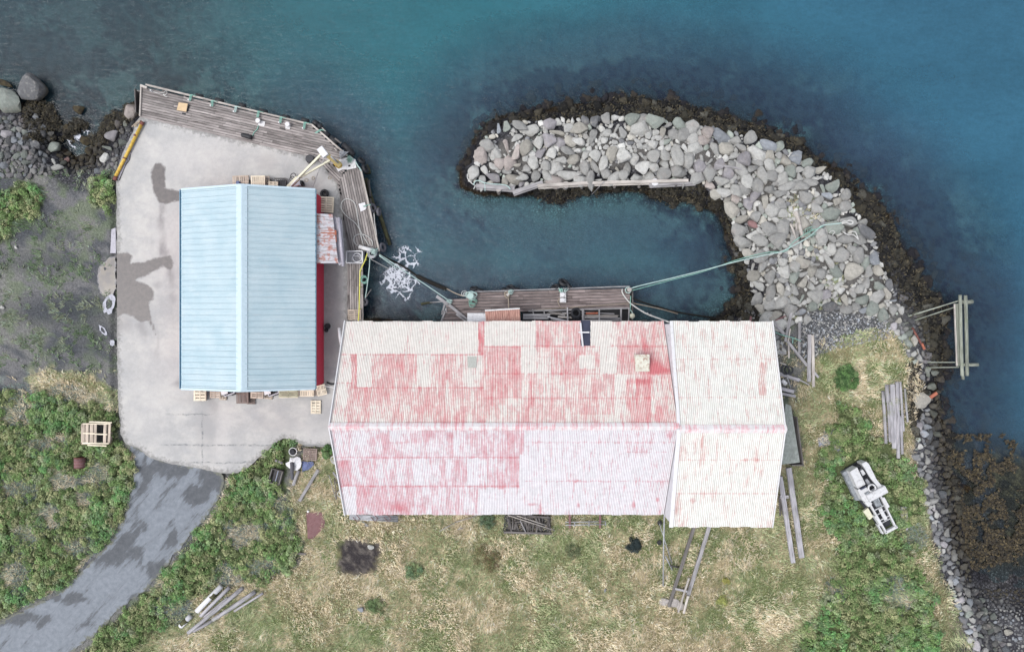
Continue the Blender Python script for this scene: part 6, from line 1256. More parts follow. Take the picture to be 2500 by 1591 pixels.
# jetty bollards
def coil(x, y, z, R, n_, mat, seed, r=.035):
    rn = random.Random(seed); mb = MB()
    for k in range(n_):
        q = R*rn.uniform(.5, 1.2); ox, oy = rn.gauss(0, R*.35), rn.gauss(0, R*.35); c0 = P(x, y, z+rn.uniform(0, .15))
        mb.tube([c0+Vector((ox+q*math.cos(a*.7), oy+q*.8*math.sin(a*.7), rn.uniform(-.02, .05))) for a in range(9)], r, 5)
    return mb
t = empty('bollard', P(1149, 722, .15), 'white jetty bollard smothered in white and green rope', 'bollard'); mb = MB(); mb.cyl(P(1149, 722, .15), .24, .5, 16); mb.build('post', M['white'], t); mb = MB(); mb.cyl(P(1149, 722, .62), .30, .1, 18); mb.build('cap', M['ropec'], t)
coil(1150, 719, .5, .42, 9, M['ropec'], 1).build('white_rope', M['ropec'], t); coil(1154, 735, .25, .34, 7, M['ropeg'], 2, .028).build('green_rope', M['ropeg'], t); coil(1138, 717, .3, .28, 4, M['rope'], 3).build('rope_loop', M['rope'], t)
t = empty('cleat', P(1240, 720, .15), 'small jetty cleat with tan rope led back to the porch roof', 'cleat'); mb = MB(); mb.cyl(P(1240, 719, .15), .14, .3, 12); mb.build('post', M['white'], t); coil(1240, 721, .3, .22, 6, M['ropet'], 4).build('rope_turns', M['ropet'], t)
mb = MB(); mb.tube([P(1241, 725, .3), P(1242, 738, .25), P(1242, 754, .6)], .05, 6); mb.build('rope_tail', M['ropet'], t); coil(1247, 711, .35, .2, 4, M['ropec'], 5).build('pale_rope', M['ropec'], t)
for (x, y, lb) in ((1374, 720, 'white box bollard at the jetty edge with green and white ropes'), (1374, 733, 'white box bollard set further from the jetty edge')):
    t = empty('bollard', P(x, y, .15), lb, 'bollard'); mb = MB(); mb.box(P(x, y, .15), .58, .46, .35); mb.build('box', M['white'], t); mb = MB(); mb.cyl(P(x, y-1, .5), .2, .16, 16); mb.build('cap', M['whitep'], t)
    if y < 725:
        mb = MB()
        for a in (((1370, 714), (1366, 705), (1363, 701)), ((1372, 714), (1374, 708), (1376, 702)), ((1377, 713), (1380, 706), (1385, 702)), ((1380, 712), (1385, 708), (1391, 704))): mb.tube([P(*q, .6-.2*i) for i, q in enumerate(a)], .04, 6)
        mb.build('ropes', M['ropec'], t); coil(1370, 708, .35, .16, 5, M['ropeg'], 6).build('green_rope', M['ropeg'], t)
rope('rope', [(1367, 728), (1362, 733), (1364, 742), (1369, 750)], .03, M['ropet'], 'thin brown rope trailing from the white box bollards', z=.2)
t = empty('bollard', P(1535, 706, .15), 'stout grey corner bollard of the jetty holding two long ropes', 'bollard'); mb = MB(); mb.cyl(P(1534, 708, .15), .26, .75, 16, .22); mb.build('post', M['conc'], t)
mb = MB()
for k in range(4): mb.torus(P(1534, 708, .35+.11*k), .28, .05, 18, 6)
mb.build('rope_turns', M['ropec'], t)
rope('rope', [(1538, 705, .7), (1560, 698, .9), (1640, 679, 1.1), (1720, 659, 1.2), (1800, 638, 1.2), (1875, 621, 1.0), (1905, 615, .9), (1940, 598, .8), (1975, 578, .8), (1998, 558, .8), (2010, 550, .9), (2050, 545, 1.0), (2068, 540, 1.1)], .055, M['ropec'], 'thick pale mooring rope from the corner bollard to the big grey slab')
rope('rope', [(1538, 710, .6), (1562, 704, .6), (1640, 683, .8), (1720, 662, .9), (1800, 634, 1.0), (1875, 616, .9), (1918, 613, .8), (1935, 592, .8), (1965, 572, .8), (1985, 562, .9), (2010, 553, .9)], .04, M['ropeg'], 'thinner green mooring rope running alongside the thick pale one')
rope('rope_eye', [(2066, 541, 1.15), (2074, 538, 1.2), (2081, 540, 1.2), (2082, 545, 1.2), (2075, 547, 1.2), (2066, 543, 1.2), (2056, 546, 1.15), (2060, 540, 1.15), (2068, 541, 1.2)], .08, M['rope'], 'bright white spliced eye of rope on the big grey slab')
rope('rope', [(2060, 566), (2066, 572), (2078, 566), (2088, 566), (2092, 574), (2096, 585), (2090, 578), (2080, 572), (2072, 574), (2062, 568)], .05, M['rope'], 'loose white rope scribble on the sea side boulders', z=.75)
rope('rope', [(2024, 570), (2030, 563), (2038, 566), (2032, 574)], .04, M['rope'], 'small white rope bow on the boulders below the taut ropes', z=.75)
coil(1982, 565, .75, .5, 5, M['ropeg'], 8, .02).build('net_scrap', M['net'], None, 'scrap of green netting on the stones beside the ropes', 'net')
rope('rope', [(1520, 705, .25), (1519, 712, .25), (1524, 722, .25), (1536, 737, .3), (1550, 748, .8), (1575, 764, 2.2), (1600, 774, 3.4), (1633, 786, 5.0)], .075, M['rope'], 'thick white knotted rope from the jetty corner up to the warehouse eave')
for q, kn in (((1572, 762, 2.1), 'lowest'), ((1582, 766, 2.5), 'middle'), ((1590, 770, 2.9), 'topmost')): mb = MB(); mb.torus(P(*q), .1, .05, 12, 6, Vector((1, .5, .3))); mb.build('knot', M['rope'], None, kn+' knot in the thick white rope rising to the warehouse eave', 'knot', 'knots in the thick white rope')
rope('rope', [(1541, 727, .1), (1570, 738, -.6), (1610, 750, -1.2), (1660, 763, -1.5), (1760, 778, -1.6)], .08, M['roped'], 'dark rope running from the jetty to the inner foreshore')
rope('rope', [(1545, 740, .1), (1580, 747, -.4), (1620, 756, -1.0), (1655, 766, -1.5)], .05, M['ropet'], 'brown rope just below the dark one from the jetty end')
rope('rope', [(1300, 757, .3), (1400, 750, .3), (1480, 744, .3), (1538, 740, .3)], .03, M['ropet'], 'thin brown line lying along the jetty planks')
mb = MB(); mb.tube([P(1542, 765, .6), P(1542, 768, .7), P(1542, 771, .75), P(1542, 774, .7), P(1542, 777, .55)], .01, 12); q = P(1542, 771, .2); v_, f_ = ICO[3]; mb.add([q+Vector((a*.27, b_*.27, c_*.27+.3)) for a, b_, c_ in v_], [tuple(x) for x in f_], smooth=True)
mb.build('buoy', M['cream'], None, 'round cream buoy hanging at the jetty end beside the warehouse', 'buoy')
rope('rope', [(1540, 722, .3), (1539, 738, .4), (1539, 755, .5), (1536, 765, .6), (1537, 775, .6)], .045, M['ropeg'], 'green rope looping down the jetty end to the cream buoy')
rope('rope', [(1539, 755, .5), (1544, 764, .6), (1548, 772, .6), (1543, 778, .6)], .045, M['ropec'], 'pale rope sling around the cream buoy')
log1('sunken_log', (1028, 742), (1055, 738), .12, M['weedlog'], 'dark weedy log end sticking out of the water left of the jetty', 'log', -1.7, -1.7); log1('spar', (1050, 738), (1082, 736), .06, M['beam'], 'thin grey spar from the jetty to the weedy log end', 'spar', -1.5, .1)
coil(1097, 736, .25, .25, 6, M['ropec'], 9, .04).build('rope_coil', M['ropec'], None, 'pale rope hitched round the crossed beams of the jetty', 'rope')
mb = MB(); mb.beam(P(1833, 772, 1.5), P(1832, 788, 1.5), .18, .1); mb.build('post', M['rustp'], None, 'short reddish post above the end bay eave', 'post')
# ------------------------------------------------------------------ timbers on the breakwater
GTB = 'timber beams along the inner edge of the breakwater'
for a, b_, w_, h_, mk, z, lb in (((1162, 454), (1256, 460), .42, .3, 'beam', .35, 'short grey beam at the breakwater tip tied with pale rope'), ((1252, 470), (1325, 446), .42, .3, 'beam', .25, 'slanting grey double beam between the short and the long one'), ((1312, 454), (1440, 447), .32, .3, 'pale', .4, 'near half of the long pale beam beside the boulders'), ((1438, 447), (1680, 441), .30, .3, 'pale', .4, 'far half of the long pale beam beside the boulders'), ((1584, 452), (1700, 446), .22, .2, 'beam', .2, 'lower grey beam ending past the white knob')):
    mb = MB(); mb.beam(P(*a, z), P(*b_, z), w_, h_, ragged=.015); mb.beam(P(a[0]+2, a[1]+5, z-.25), P(b_[0]-2, b_[1]+5, z-.25), w_*.8, .2); mb.build('beam', M[mk], None, lb, 'beam', GTB)
for x, y, r, mk, lb in ((1380, 456, .34, 'conc', 'round grey mooring knob in the middle of the long beam'), (1594, 450, .36, 'whitep', 'round white mooring knob below the red-stained boulder'), (1218, 467, .26, 'conc', 'grey log stump below the short beam at the tip')):
    mb = MB(); mb.cyl(P(x, y, -.6), r*.9, 1.05, 18, r); mb.build('bollard_stub', M[mk], None, lb, 'mooring post')
for (x, y) in ((1165, 462), (1218, 472), (1260, 472), (1330, 460), (1420, 458), (1500, 456), (1560, 456), (1650, 452)): mb = MB(); mb.log(P(x, y, -2.6), P(x, y, .1), .16, .15, 8); mb.build('pile', M['old'], None, 'dark pile under the breakwater beams, '+{1165: 'closest to the tip', 1218: 'below the grey log stump', 1260: 'at the end of the slanting beam', 1330: 'just before the grey mooring stub', 1420: 'just past the grey mooring stub', 1500: 'midway between the two mooring stubs', 1560: 'just before the white stub', 1650: 'furthest from the tip'}[x], 'pile', 'dark piles under the breakwater beams')
rope('rope', [(1156, 452), (1160, 443), (1170, 441), (1182, 446), (1200, 449), (1228, 451), (1240, 455), (1246, 462)], .05, M['ropec'], 'pale green rope looped over the short beam at the tip', z=.65)
rope('rope', [(1141, 425), (1142, 436), (1152, 448), (1160, 453), (1156, 462)], .05, M['rope'], 'white rope hanging down the tip boulder to the short beam', z=.5); rope('rope', [(1182, 446), (1184, 456), (1184, 467)], .035, M['ropec'], 'short rope end hanging over the short beam', z=.5)
rope('rope', [(1127, 448), (1133, 449), (1138, 460)], .04, M['rope'], 'white rope end afloat off the breakwater tip', z=-1.75)
mb = MB(); mb.tube([P(1475, 443, .9), P(1445, 475, -1.3)], .045, 6); mb.build('pole', M['beam'], None, 'thin pole leaning from the long beam into the water', 'pole')
mb = MB(); mb.beam(P(1748, 401, .75), P(1815, 414, .75), .2, .1); mb.build('driftwood', M['beam'], None, 'thin grey plank lying across the stones of the bend', 'driftwood')
for a, b_, w_, lb in (((1942, 516), (1956, 560), .42, 'thick pale driftwood post standing up in the dry grass'), ((1952, 548), (1960, 580), .36, 'stout pale driftwood stump below the thick post'), ((1930, 546), (1943, 581), .22, 'thin pale driftwood stick left of the stump'), ((1944, 545), (1944, 565), .2, 'short pale driftwood stick between the others')):
    mb = MB(); mb.log(P(*a, .8), P(*b_, .6), w_/2, w_/2.4, 8, .15); mb.build('driftwood', M['pale'], None, lb, 'driftwood', 'driftwood among the breakwater grass')
# ------------------------------------------------------------------ offshore mooring frame
mf = empty('landing_frame_of_logs', P(2350, 815, -.2), 'pale log and plank landing frame standing in the water off the shore', 'landing frame')
for a, b_, r in (((2344, 720), (2349, 917), .15), ((2350, 905), (2351, 926), .14), ((2357, 721), (2361, 917), .16)): mb = MB(); mb.log(P(*a, .25), P(*b_, .25), r, r, 10, .04); mb.build('long_log', M['green'], mf)
mb = MB(); mb.beam(P(2335, 741, 0), P(2341, 893, 0), .40, .1); mb.build('walkway_plank', M['green'], mf)
mb = MB(); mb.beam(P(2330, 742, .1), P(2336, 893, .1), .1, .14); mb.build('walkway_edge', M['pale'], mf)
for a, b_, r in (((2346, 737), (2374, 736), .20), ((2350, 890), (2388, 890), .16)): mb = MB(); mb.log(P(*a, .0), P(*b_, .0), r, r); mb.build('cross_log', M['green'], mf)
for a, b_ in (((2204, 776), (2341, 734)), ((2199, 793), (2329, 750)), ((2264, 884), (2336, 884)), ((2264, 897), (2341, 896))): mb = MB(); mb.beam(P(*a, -.1), P(*b_, .0), .11, .12); mb.build('access_rail', M['green'], mf)
for q in ((2346, 738), (2371, 736), (2352, 891), (2384, 890)): mb = MB(); mb.log(P(*q, -4), P(*q, -.1), .15); mb.build('leg', M['old'], mf)
mb = MB(); mb.tube([P(2227, 800, -.2), P(2240, 823, -.3), P(2256, 851, -.5)], .11, 8); v = mb.build('rusty_pole', M['rust'], None, 'rusty pole with stubs lying over the shore stones', 'pole'); mb = MB(); mb.tube([P(2250, 838, -.4), P(2257, 852, -.5)], .13, 8); mb.build('end', M['rusto'], v)
mb = MB(); mb.box(P(2276, 965, -.5), .9, .3, .2, .6); mb.build('brick_scrap', M['rusto'], None, 'orange-pink scrap on the shore beside the large square boulder', 'scrap')
# ------------------------------------------------------------------ log stacks
GLS = 'logs and planks stacked on the grass by the shore'
for i, (a, b_, w_, lb) in enumerate([((2155, 954), (2163, 1082), .30, 'outermost thin log of the shore stack on the lawn side'), ((2165, 939), (2168, 982), .38, 'short log end at the lawn side top of the shore stack'), ((2168, 962), (2174, 1078), .30, 'narrow plank between the outermost log and the wide planks'), ((2178, 938), (2184, 1094), .46, 'wide grey board in the middle of the shore stack'), ((2173, 980), (2180, 1080), .34, 'shorter board lying on the wide grey board'),
     ((2190, 932), (2193, 1118), .36, 'longest silver log of the shore stack'), ((2199, 1015), (2203, 1108), .26, 'thin log tight against the longest silver one'), ((2198, 932), (2206, 1052), .24, 'thin pole on the sea side of the longest silver log'), ((2209, 948), (2216, 1030), .2, 'loose slim pole furthest on the sea side of the stack')]):
    mb = MB()
    if i in (2, 3, 4): mb.beam(P(*a, .30+.12*(i == 4)), P(*b_, .30+.12*(i == 4)), w_, .16, ragged=.015)
    else: mb.log(P(*a, .28), P(*b_, .28), w_/2, w_/2.1)
    mb.build('log' if i not in (2, 3, 4) else 'plank', M['logw'], None, lb, 'log' if i not in (2, 3, 4) else 'plank', GLS)
for x, lb in ((2204, 'weathered post end in the pale hollow below the shore stack'), (2212, 'second weathered post end in the pale hollow, nearer the sea')): mb = MB(); mb.log(P(x-1, 1236, .2), P(x+1, 1292, .2), .17); mb.build('post', M['logw'], None, lb, 'post')
GLB = 'logs in the corner pile beside the white pipes'
for a, b_, w_, z, lb in (((593, 1434), (459, 1544), .40, .35, 'middle and longest grey log of the corner pile'), ((623, 1443), (520, 1512), .42, .3, 'moss-tipped grey log of the corner pile'), ((522, 1511), (472, 1540), .36, .2, 'mossy log continuing from the moss-tipped one'), ((642, 1447), (572, 1491), .24, .25, 'slim pale log on the lawn side of the corner pile'), ((560, 1433), (490, 1503), .36, .3, 'log right beside the white pipes'), ((556, 1458), (498, 1505), .30, .2, 'mossy board between the two longest logs')):
    mb = MB(); mb.log(P(*a, z), P(*b_, z), w_/2, w_/2.2); mb.build('log', M['logw'], None, lb, 'log', GLB)
for a, b_, da, lb in (((540, 1430), (481, 1491), (526, 1446, 515, 1457), 'long white pipe with a dark band beside the corner logs'), ((465, 1503), (441, 1528), (457, 1511, 444, 1524), 'short white pipe with a wide dark band near the road verge')):
    t = empty('white_pipe', P(*a, .3), lb, 'pipe'); mb = MB(); mb.tube([P(*a, .35), P(*b_, .35)], .25, 18); mb.build('tube', M['whitep'], t); mb = MB(); mb.tube([P(da[0], da[1], .35), P(da[2], da[3], .35)], .262, 18); mb.build('band', M['weedlog'], t)
# ------------------------------------------------------------------ timbers beside the end bay
GTA = 'loose timbers beside the end gable of the warehouse'
for a, b_, w_, z, mk, lb in (((1875, 771), (1915, 816), .30, .5, 'beam', 'grey plank jutting from the gable corner'), ((1922, 832), (1970, 892), .26, .4, 'beam', 'grey plank running on diagonally to the upright boards'), ((1934, 748), (1918, 834), .30, .6, 'beam', 'tall plank crossing over the diagonal one'), ((1928, 802), (1923, 832), .22, .6, 'pale', 'short stub beside the crossing plank'), ((1952, 786), (1951, 863), .24, .3, 'beam', 'straight grey post between the crossing plank and the wide boards'),
     ((1976, 816), (1975, 932), .36, .4, 'beam', 'wide brownish board of the long upright pair'), ((1984, 818), (1986, 944), .26, .45, 'pale', 'narrow pale board of the long upright pair'), ((1987, 908), (1998, 921), .22, .4, 'beam', 'short angled offcut beside the upright pair'), ((1925, 840), (1926, 874), .16, .3, 'pale', 'thin short stick in the grass by the gable'), ((1903, 912), (1952, 928), .34, .5, 'logw', 'blue-grey plank sticking out from the gable'), ((1950, 926), (1976, 939), .12, .3, 'beam', 'thin tail stick beyond the blue-grey plank'),
     ((1906, 948), (1938, 956), .34, .4, 'logw', 'short round-ended blue-grey timber at the gable'), ((1906, 960), (1942, 967), .26, .3, 'logw', 'flat blue-grey plank below the round-ended timber'), ((1892, 782), (1918, 771), .12, .5, 'rustp', 'thin reddish rail across the stones at the gable corner'), ((1904, 858), (1916, 864), .14, .4, 'logw', 'broken slat against the gable wall'), ((1904, 885), (1918, 890), .12, .4, 'pale', 'small pale slat against the gable wall')):
    mb = MB(); mb.beam(P(*a, z), P(*b_, z), w_, .12, ragged=.012); mb.build('timber', M[mk], None, lb, 'timber', GTA)
rope('rope', [(1893, 811), (1905, 816), (1918, 820), (1935, 824), (1940, 826), (1948, 829), (1955, 832)], .04, M['ropeg'], 'pale green rope trailing over the crossed planks', z=.75); rope('rope', [(1936, 824), (1935, 838)], .04, M['ropeg'], 'short green rope end hanging off the crossed planks', z=.7)
mb = MB(); mb.torus(P(1918, 903, .5), .42, .07, 20, 7, Vector((.3, .2, 1))); mb.torus(P(1926, 903, .45), .36, .07, 20, 7, Vector((-.3, .3, 1))); mb.build('hoop_scrap', M['dark'], None, 'dark hoops and scrap beside the blue-grey plank', 'scrap')
mb = MB(); mb.tube([P(1909, 928, .6), P(1919, 937, .6)], .2, 14); mb.build('white_can', M['whitep'], None, 'white can lying between the blue-grey timbers', 'can')
mb = MB(); mb.tube([P(1913, 930, .5), P(1922, 921, .7), P(1931, 947, .5)], .04, 6); mb.build('bent_rod', M['steel'], None, 'thin bent rod over the white can', 'rod')
for a, b_, w_, lb in (((1925, 1141), (1957, 1360), .50, 'long thick pale beam leaning out from the lean-to'), ((1904, 1162), (1936, 1372), .42, 'long cracked grey beam beside the thick pale one')):
    mb = MB(); mb.beam(P(*a, 1.0), P(*b_, .25), w_, .3, ragged=.02); mb.build('beam', M['logw'], None, lb, 'beam', 'two long beams leaning by the lean-to')
mb = MB(); rn = random.Random(4)
for k in range(9): mb.beam(P(1900+rn.uniform(0, 14), 1208+rn.uniform(0, 10), .2+.05*k), P(1902+rn.uniform(0, 14), 1250+rn.uniform(-8, 10), .2+.05*k), .14, .06)
mb.build('slat_bundle', M['old'], None, 'bundle of broken slats against the end gable', 'slats')
mb = MB(); mb.beam(P(1905, 1212, .9), P(1925, 1212, .9), .3, .12); mb.build('shelf_board', M['beam'], None, 'short grey shelf across the broken slats', 'board')
mb = MB(); mb.prism([tuple(P(*q, .1)[:2]) for q in [(1997, 1070), (2044, 1047), (2053, 1068), (2046, 1082), (2058, 1112), (2040, 1105), (2015, 1085), (2000, 1090)]], -.05, .08); mb.build('concrete_slab', M['slab'], None, 'broken bluish slab lying at the edge of the green undergrowth', 'slab')
# ------------------------------------------------------------------ ramp, poles and things on the lawn
rp = empty('rail_ramp', P(1680, 1390, .1), 'pair of long timber rails running out from under the end bay', 'ramp')
for a, b_, w_, mk in (((1697, 1278), (1633, 1480), .32, 'old'), ((1733, 1280), (1680, 1452), .36, 'beam'), ((1682, 1410), (1656, 1493), .18, 'pale'), ((1680, 1453), (1669, 1496), .20, 'pale')): mb = MB(); mb.beam(P(*a, .5), P(*b_, .25), w_, .16, ragged=.015); mb.build('rail', M[mk], rp)
mb = MB(); mb.beam(P(1648, 1436, .4), P(1678, 1443, .4), .2, .12); mb.build('sleeper', M['logw'], rp)
mb = MB(); v_, f_ = rockv(3, 900, 9, .06)
for (x, y, sx_, sy_) in ((1622, 1468, 16, 10), (1645, 1470, 18, 12), (1660, 1478, 12, 11)): q = P(x, y, .05); mb.add([q+Vector((a*sx_/K, b_*sy_/K, c_*.35+.05)) for a, b_, c_ in v_], [tuple(f) for f in f_])
mb.build('concrete_lump', M['conc'], None, 'rough broken concrete footing under the rail ends', 'footing')
mb = MB(); mb.tube([P(1622, 1257, 3.6), P(1620, 1340, 1.8), P(1619, 1430, .15)], .07, 8); mb.build('pole', M['steel'], None, 'long straight white pole leaning from the eave to the lawn', 'pole', 'poles leaning by the rail ramp')
for a, b_, r, lb in (((1610, 1277), (1641, 1376), .045, 'thin pole crossing behind the long straight one'), ((1625, 1357), (1641, 1390), .07, 'short pale pole at the crossing foot'), ((1637, 1380), (1656, 1384), .09, 'dark short log between pole foot and rail')): mb = MB(); mb.tube([P(*a, .8), P(*b_, .15)], r, 6); mb.build('pole', M['steel'] if r < .08 else M['old'], None, lb, 'pole', 'poles leaning by the rail ramp')
for x, y, lb in ((1610, 1275, 'dark round pot in the grass under the eave corner'), (1609, 1323, 'dark round pot further from the eave beside the pole')): mb = MB(); mb.cyl(P(x, y, .0), .2, .22, 14, .22); mb.torus(P(x, y, .24), .19, .03, 16, 6); mb.build('pot', M['black'], None, lb, 'pot', 'dark pots in the lawn')
th_ = empty('timber_heap', P(1287, 1281, .05), 'dark heap of broken lattice timber against the south wall', 'timber heap'); rn = random.Random(21); mb = MB()
for k in range(34): x = rn.uniform(1234, 1342); mb.beam(P(x, 1262+rn.uniform(-8, 6), .15+rn.uniform(0, .5)), P(x+rn.uniform(-12, 12), 1296+rn.uniform(-6, 3), .1+rn.uniform(0, .4)), rn.uniform(.06, .16), .07)
mb.build('slats', M['old'], th_); mb = MB(); mb.beam(P(1230, 1298, .35), P(1346, 1301, .3), .22, .2); mb.beam(P(1240, 1258, .4), P(1340, 1262, .4), .2, .2); mb.build('bearers', M['old'], th_)
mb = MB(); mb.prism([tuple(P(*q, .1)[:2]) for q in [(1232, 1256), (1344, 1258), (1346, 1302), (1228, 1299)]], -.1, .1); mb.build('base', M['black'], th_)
for a, b_, r, mk, lb in (((1240, 1257), (1355, 1294), .05, 'pale', 'long pale pole across the dark timber heap'), ((1262, 1258), (1335, 1282), .045, 'pale', 'shorter pale pole over the dark timber heap'), ((1256, 1274), (1300, 1273), .05, 'old', 'grey bar across the dark timber heap'), ((1270, 1270), (1283, 1297), .06, 'beam', 'grey stake standing in the dark timber heap'), ((1073, 1296), (1116, 1272), .035, 'beam', 'thin pole end lying in the grass by the south wall'), ((1116, 1273), (1165, 1258), .05, 'pale', 'pale pole running in under the south eave'), ((1118, 1292), (1130, 1288), .04, 'beam', 'tiny pole offcut in the grass near the south wall')):
    mb = MB(); mb.tube([P(*a, .7 if 'heap' in lb else .3), P(*b_, .5 if 'heap' in lb else .3)], r, 6); mb.build('pole', M[mk], None, lb, 'pole')
fr_ = empty('wall_rack', P(1428, 1276, .2), 'low pipe rack with reddish posts along the south wall', 'rack')
for a, b_, r, mk in (((1380, 1274), (1478, 1272), .05, 'steel'), ((1380, 1281), (1478, 1279), .05, 'steel'), ((1403, 1272), (1403, 1285), .05, 'steel'), ((1438, 1270), (1438, 1284), .05, 'steel'), ((1478, 1271), (1479, 1282), .05, 'steel')): mb = MB(); mb.tube([P(*a, .5), P(*b_, .5)], r, 6); mb.build('pipe', M[mk], fr_)
for x in (1391, 1465): mb = MB(); mb.beam(P(x, 1256, .8), P(x, 1288, .3), .2, .1); mb.build('post', M['rustp'], fr_)
pr = empty('pipe_rack', P(915, 1264, .3), 'bundle of grey pipes on reddish brackets under the south eave', 'pipe rack')
for k in range(4): mb = MB(); mb.tube([P(853, 1257+3*k, .7), P(972, 1260+4*k, .6)], .07, 8); mb.build('pipe', M['steel'], pr)
for x in (868, 912, 944): mb = MB(); mb.tube([P(x, 1254, 1.0), P(x+10, 1264, 1.0), P(x+4, 1274, .6), P(x-6, 1262, 1.0)], .04, 6); mb.build('bracket', M['rustp'], pr)
for x, y, r, lb, tn in ((897, 1268, 7, 'pale round stone under the grey pipe bundle', 'pale'), (888, 1274, 6, 'greenish stone beside the pale round one under the pipes', 'greenish'), (895, 1281, 6, 'grey stone furthest from the grey pipe bundle', 'grey'), (873, 1270, 3.5, 'small white stone under the end of the grey pipes', 'white'), (905, 1334, 9, 'pale flat stone on the dark bare soil square', 'white'), (882, 1487, 10, 'grey stone in the lower lawn beside the low bush', 'blue grey'), (1478, 1439, 6, 'small stone half hidden in the lower lawn', 'blue grey'), (39, 604, 5, 'small white stone on the gravel', 'white'), (4, 750, 6, 'pale stone at the picture edge on the gravel', 'pale')):
    boulder(x, y, r, r*.85, R_.uniform(0, 90), tn, lb, None, .4)
for o in [o for o in C.objects if o.name.startswith('boulder') and 'group' in o.keys() and o['group'] is None]: del o['group']
mb = MB(); mb.prism([tuple(P(*q, .1)[:2]) for q in [(747, 1251), (784, 1250), (792, 1268), (794, 1284), (778, 1300), (765, 1314), (751, 1316)]], -.02, .05); mb.build('rusty_plate', M['rustp'], None, 'flat rust-brown steel plate lying in the grass', 'steel plate')
mb = MB(); mb.cyl(P(753, 1247, .02), .12, .2, 12, .1); mb.build('float', M['whitep'], None, 'small white float at the corner of the rusty plate', 'float')
mb = MB(); mb.beam(P(700, 1347, .12), P(747, 1352, .12), .2, .1, ragged=.02); mb.build('timber', M['old'], None, 'grey timber half buried beside the undergrowth below the rusty plate', 'timber')
# junk corner by the yard
t = empty('wheel', P(715, 1102, .2), 'white rimmed steering-type wheel ring among weeds at the yard edge', 'wheel'); mb = MB(); mb.torus(P(715, 1102, .55), .37, .035, 28, 8); mb.build('rim', M['whitep'], t); mb = MB()
for a in range(3): mb.tube([P(715, 1102, .5)+Vector((.36*math.cos(a*PI/3), .36*math.sin(a*PI/3), .03)), P(715, 1102, .5)-Vector((.36*math.cos(a*PI/3), .36*math.sin(a*PI/3), -.03))], .02, 5)
mb.build('spokes', M['dark'], t); mb = MB(); mb.cyl(P(715, 1102, .05), .3, .3, 18); mb.build('hub', M['dark'], t)
mb = MB(); rn = random.Random(2); pts = [(697, 1130), (706, 1126), (708, 1116), (716, 1118), (725, 1114), (733, 1117), (736, 1130), (734, 1140), (726, 1148), (716, 1147), (706, 1142), (699, 1136)]
base = [P(*q, .45+rn.uniform(-.08, .08)) for q in pts]; c0 = P(717, 1131, .6); mid = [b_.lerp(c0, .5)+Vector((0, 0, rn.uniform(-.12, .15))) for b_ in base]; k = len(base)
mb.add(base+mid+[c0], [(i, k+i, k+(i+1) % k, (i+1) % k)[::-1] for i in range(k)]+[(k+i, 2*k, k+(i+1) % k)[::-1] for i in range(k)]); mb.build('white_sack', M['whitep'], None, 'crumpled white sacking in the junk corner by the yard', 'sack')
mb = MB(); mb.tube([P(713, 1129, .75), P(713, 1150, .6), P(714, 1170, .35)], .2, 12, r2=.14); mb.build('rubber_trough', M['tyre'], None, 'grey rubber tube lying over the white sacking', 'rubber tube')
log1('log', (729, 1148), (716, 1184), .17, M['beam'], 'short grey log beside the rubber tube in the junk corner', 'log', .3); log1('timber', (672, 1123), (690, 1130), .12, M['beam'], 'log end poking from the weeds above the dark crate', 'log', .5)
mb = MB(); mb.beam(P(777, 1146, .3), P(731, 1223, .15), .30, .14, ragged=.02); mb.build('plank', M['beam'], None, 'long grey plank slanting down from the old pallet', 'plank')
mb = MB(); pts = [(737, 1125), (750, 1127), (764, 1126), (767, 1134), (760, 1141), (752, 1147), (745, 1148), (738, 1151)]; base = [P(*q, .2+rn.uniform(-.05, .08)) for q in pts]; c0 = P(750, 1136, .4); k = len(base); mb.add(base+[c0], [(i, k, (i+1) % k)[::-1] for i in range(k)]); mb.build('blue_tarp', M['blue'], None, 'crumpled blue tarpaulin beside the white sacking', 'tarpaulin')
t = tub(676, 1161, .1, 1.05, 1.35, .45, -.27, 'dark slatted crate sunk in weeds by the junk corner', 'crate', 'old')
for o in (-.25, 0, .25): mb = MB(); q = P(676, 1161, .5); U = Vector((math.cos(-.27), math.sin(-.27), 0)); Vv = Vector((-U.y, U.x, 0)); mb.beam(q+U*o-Vv*.6, q+U*o+Vv*.6, .1, .04); mb.build('slat', M['dark' if o else 'slab'], t)
mb = MB(); mb.tube([P(803, 1159, 1.2), P(812, 1190, .7), P(821, 1219, .15)], .035, 6); mb.build('pole', M['beam'], None, 'thin pole leaning in the grass by the warehouse corner', 'pole')
rope('hose', [(815, 1112), (808, 1118), (811, 1128), (818, 1132), (813, 1124), (818, 1116), (822, 1126)], .05, M['rope'], 'white hose coil hung at the warehouse gable', 'hose', z=.8); rope('hose', [(828, 1198), (824, 1206), (830, 1213), (836, 1216)], .045, M['rope'], 'white hose end lower down the warehouse gable', 'hose', z=.8)
mb = MB(); rn = random.Random(31)
for k in range(8): mb.tube([P(rn.uniform(812, 830), rn.uniform(1150, 1220), rn.uniform(.2, 1)) for _ in range(2)], .04, 5)
mb.build('rod_scrap', M['old'], None, 'tangle of dark rods against the warehouse gable', 'scrap')
mb = MB(); mb.beam(P(813, 1152, .9), P(832, 1178, .9), .16, .1); mb.build('timber', M['logw'], None, 'short grey brace at the warehouse gable rods', 'timber')
mb = MB(); mb.tube([P(828, 800, 1.0), P(830, 822, 1.0), P(834, 842, 1.0)], .16, 10); mb.build('lamp_housing', M['whitep'], None, 'long white bundle on the gable wall facing the yard', 'bundle')
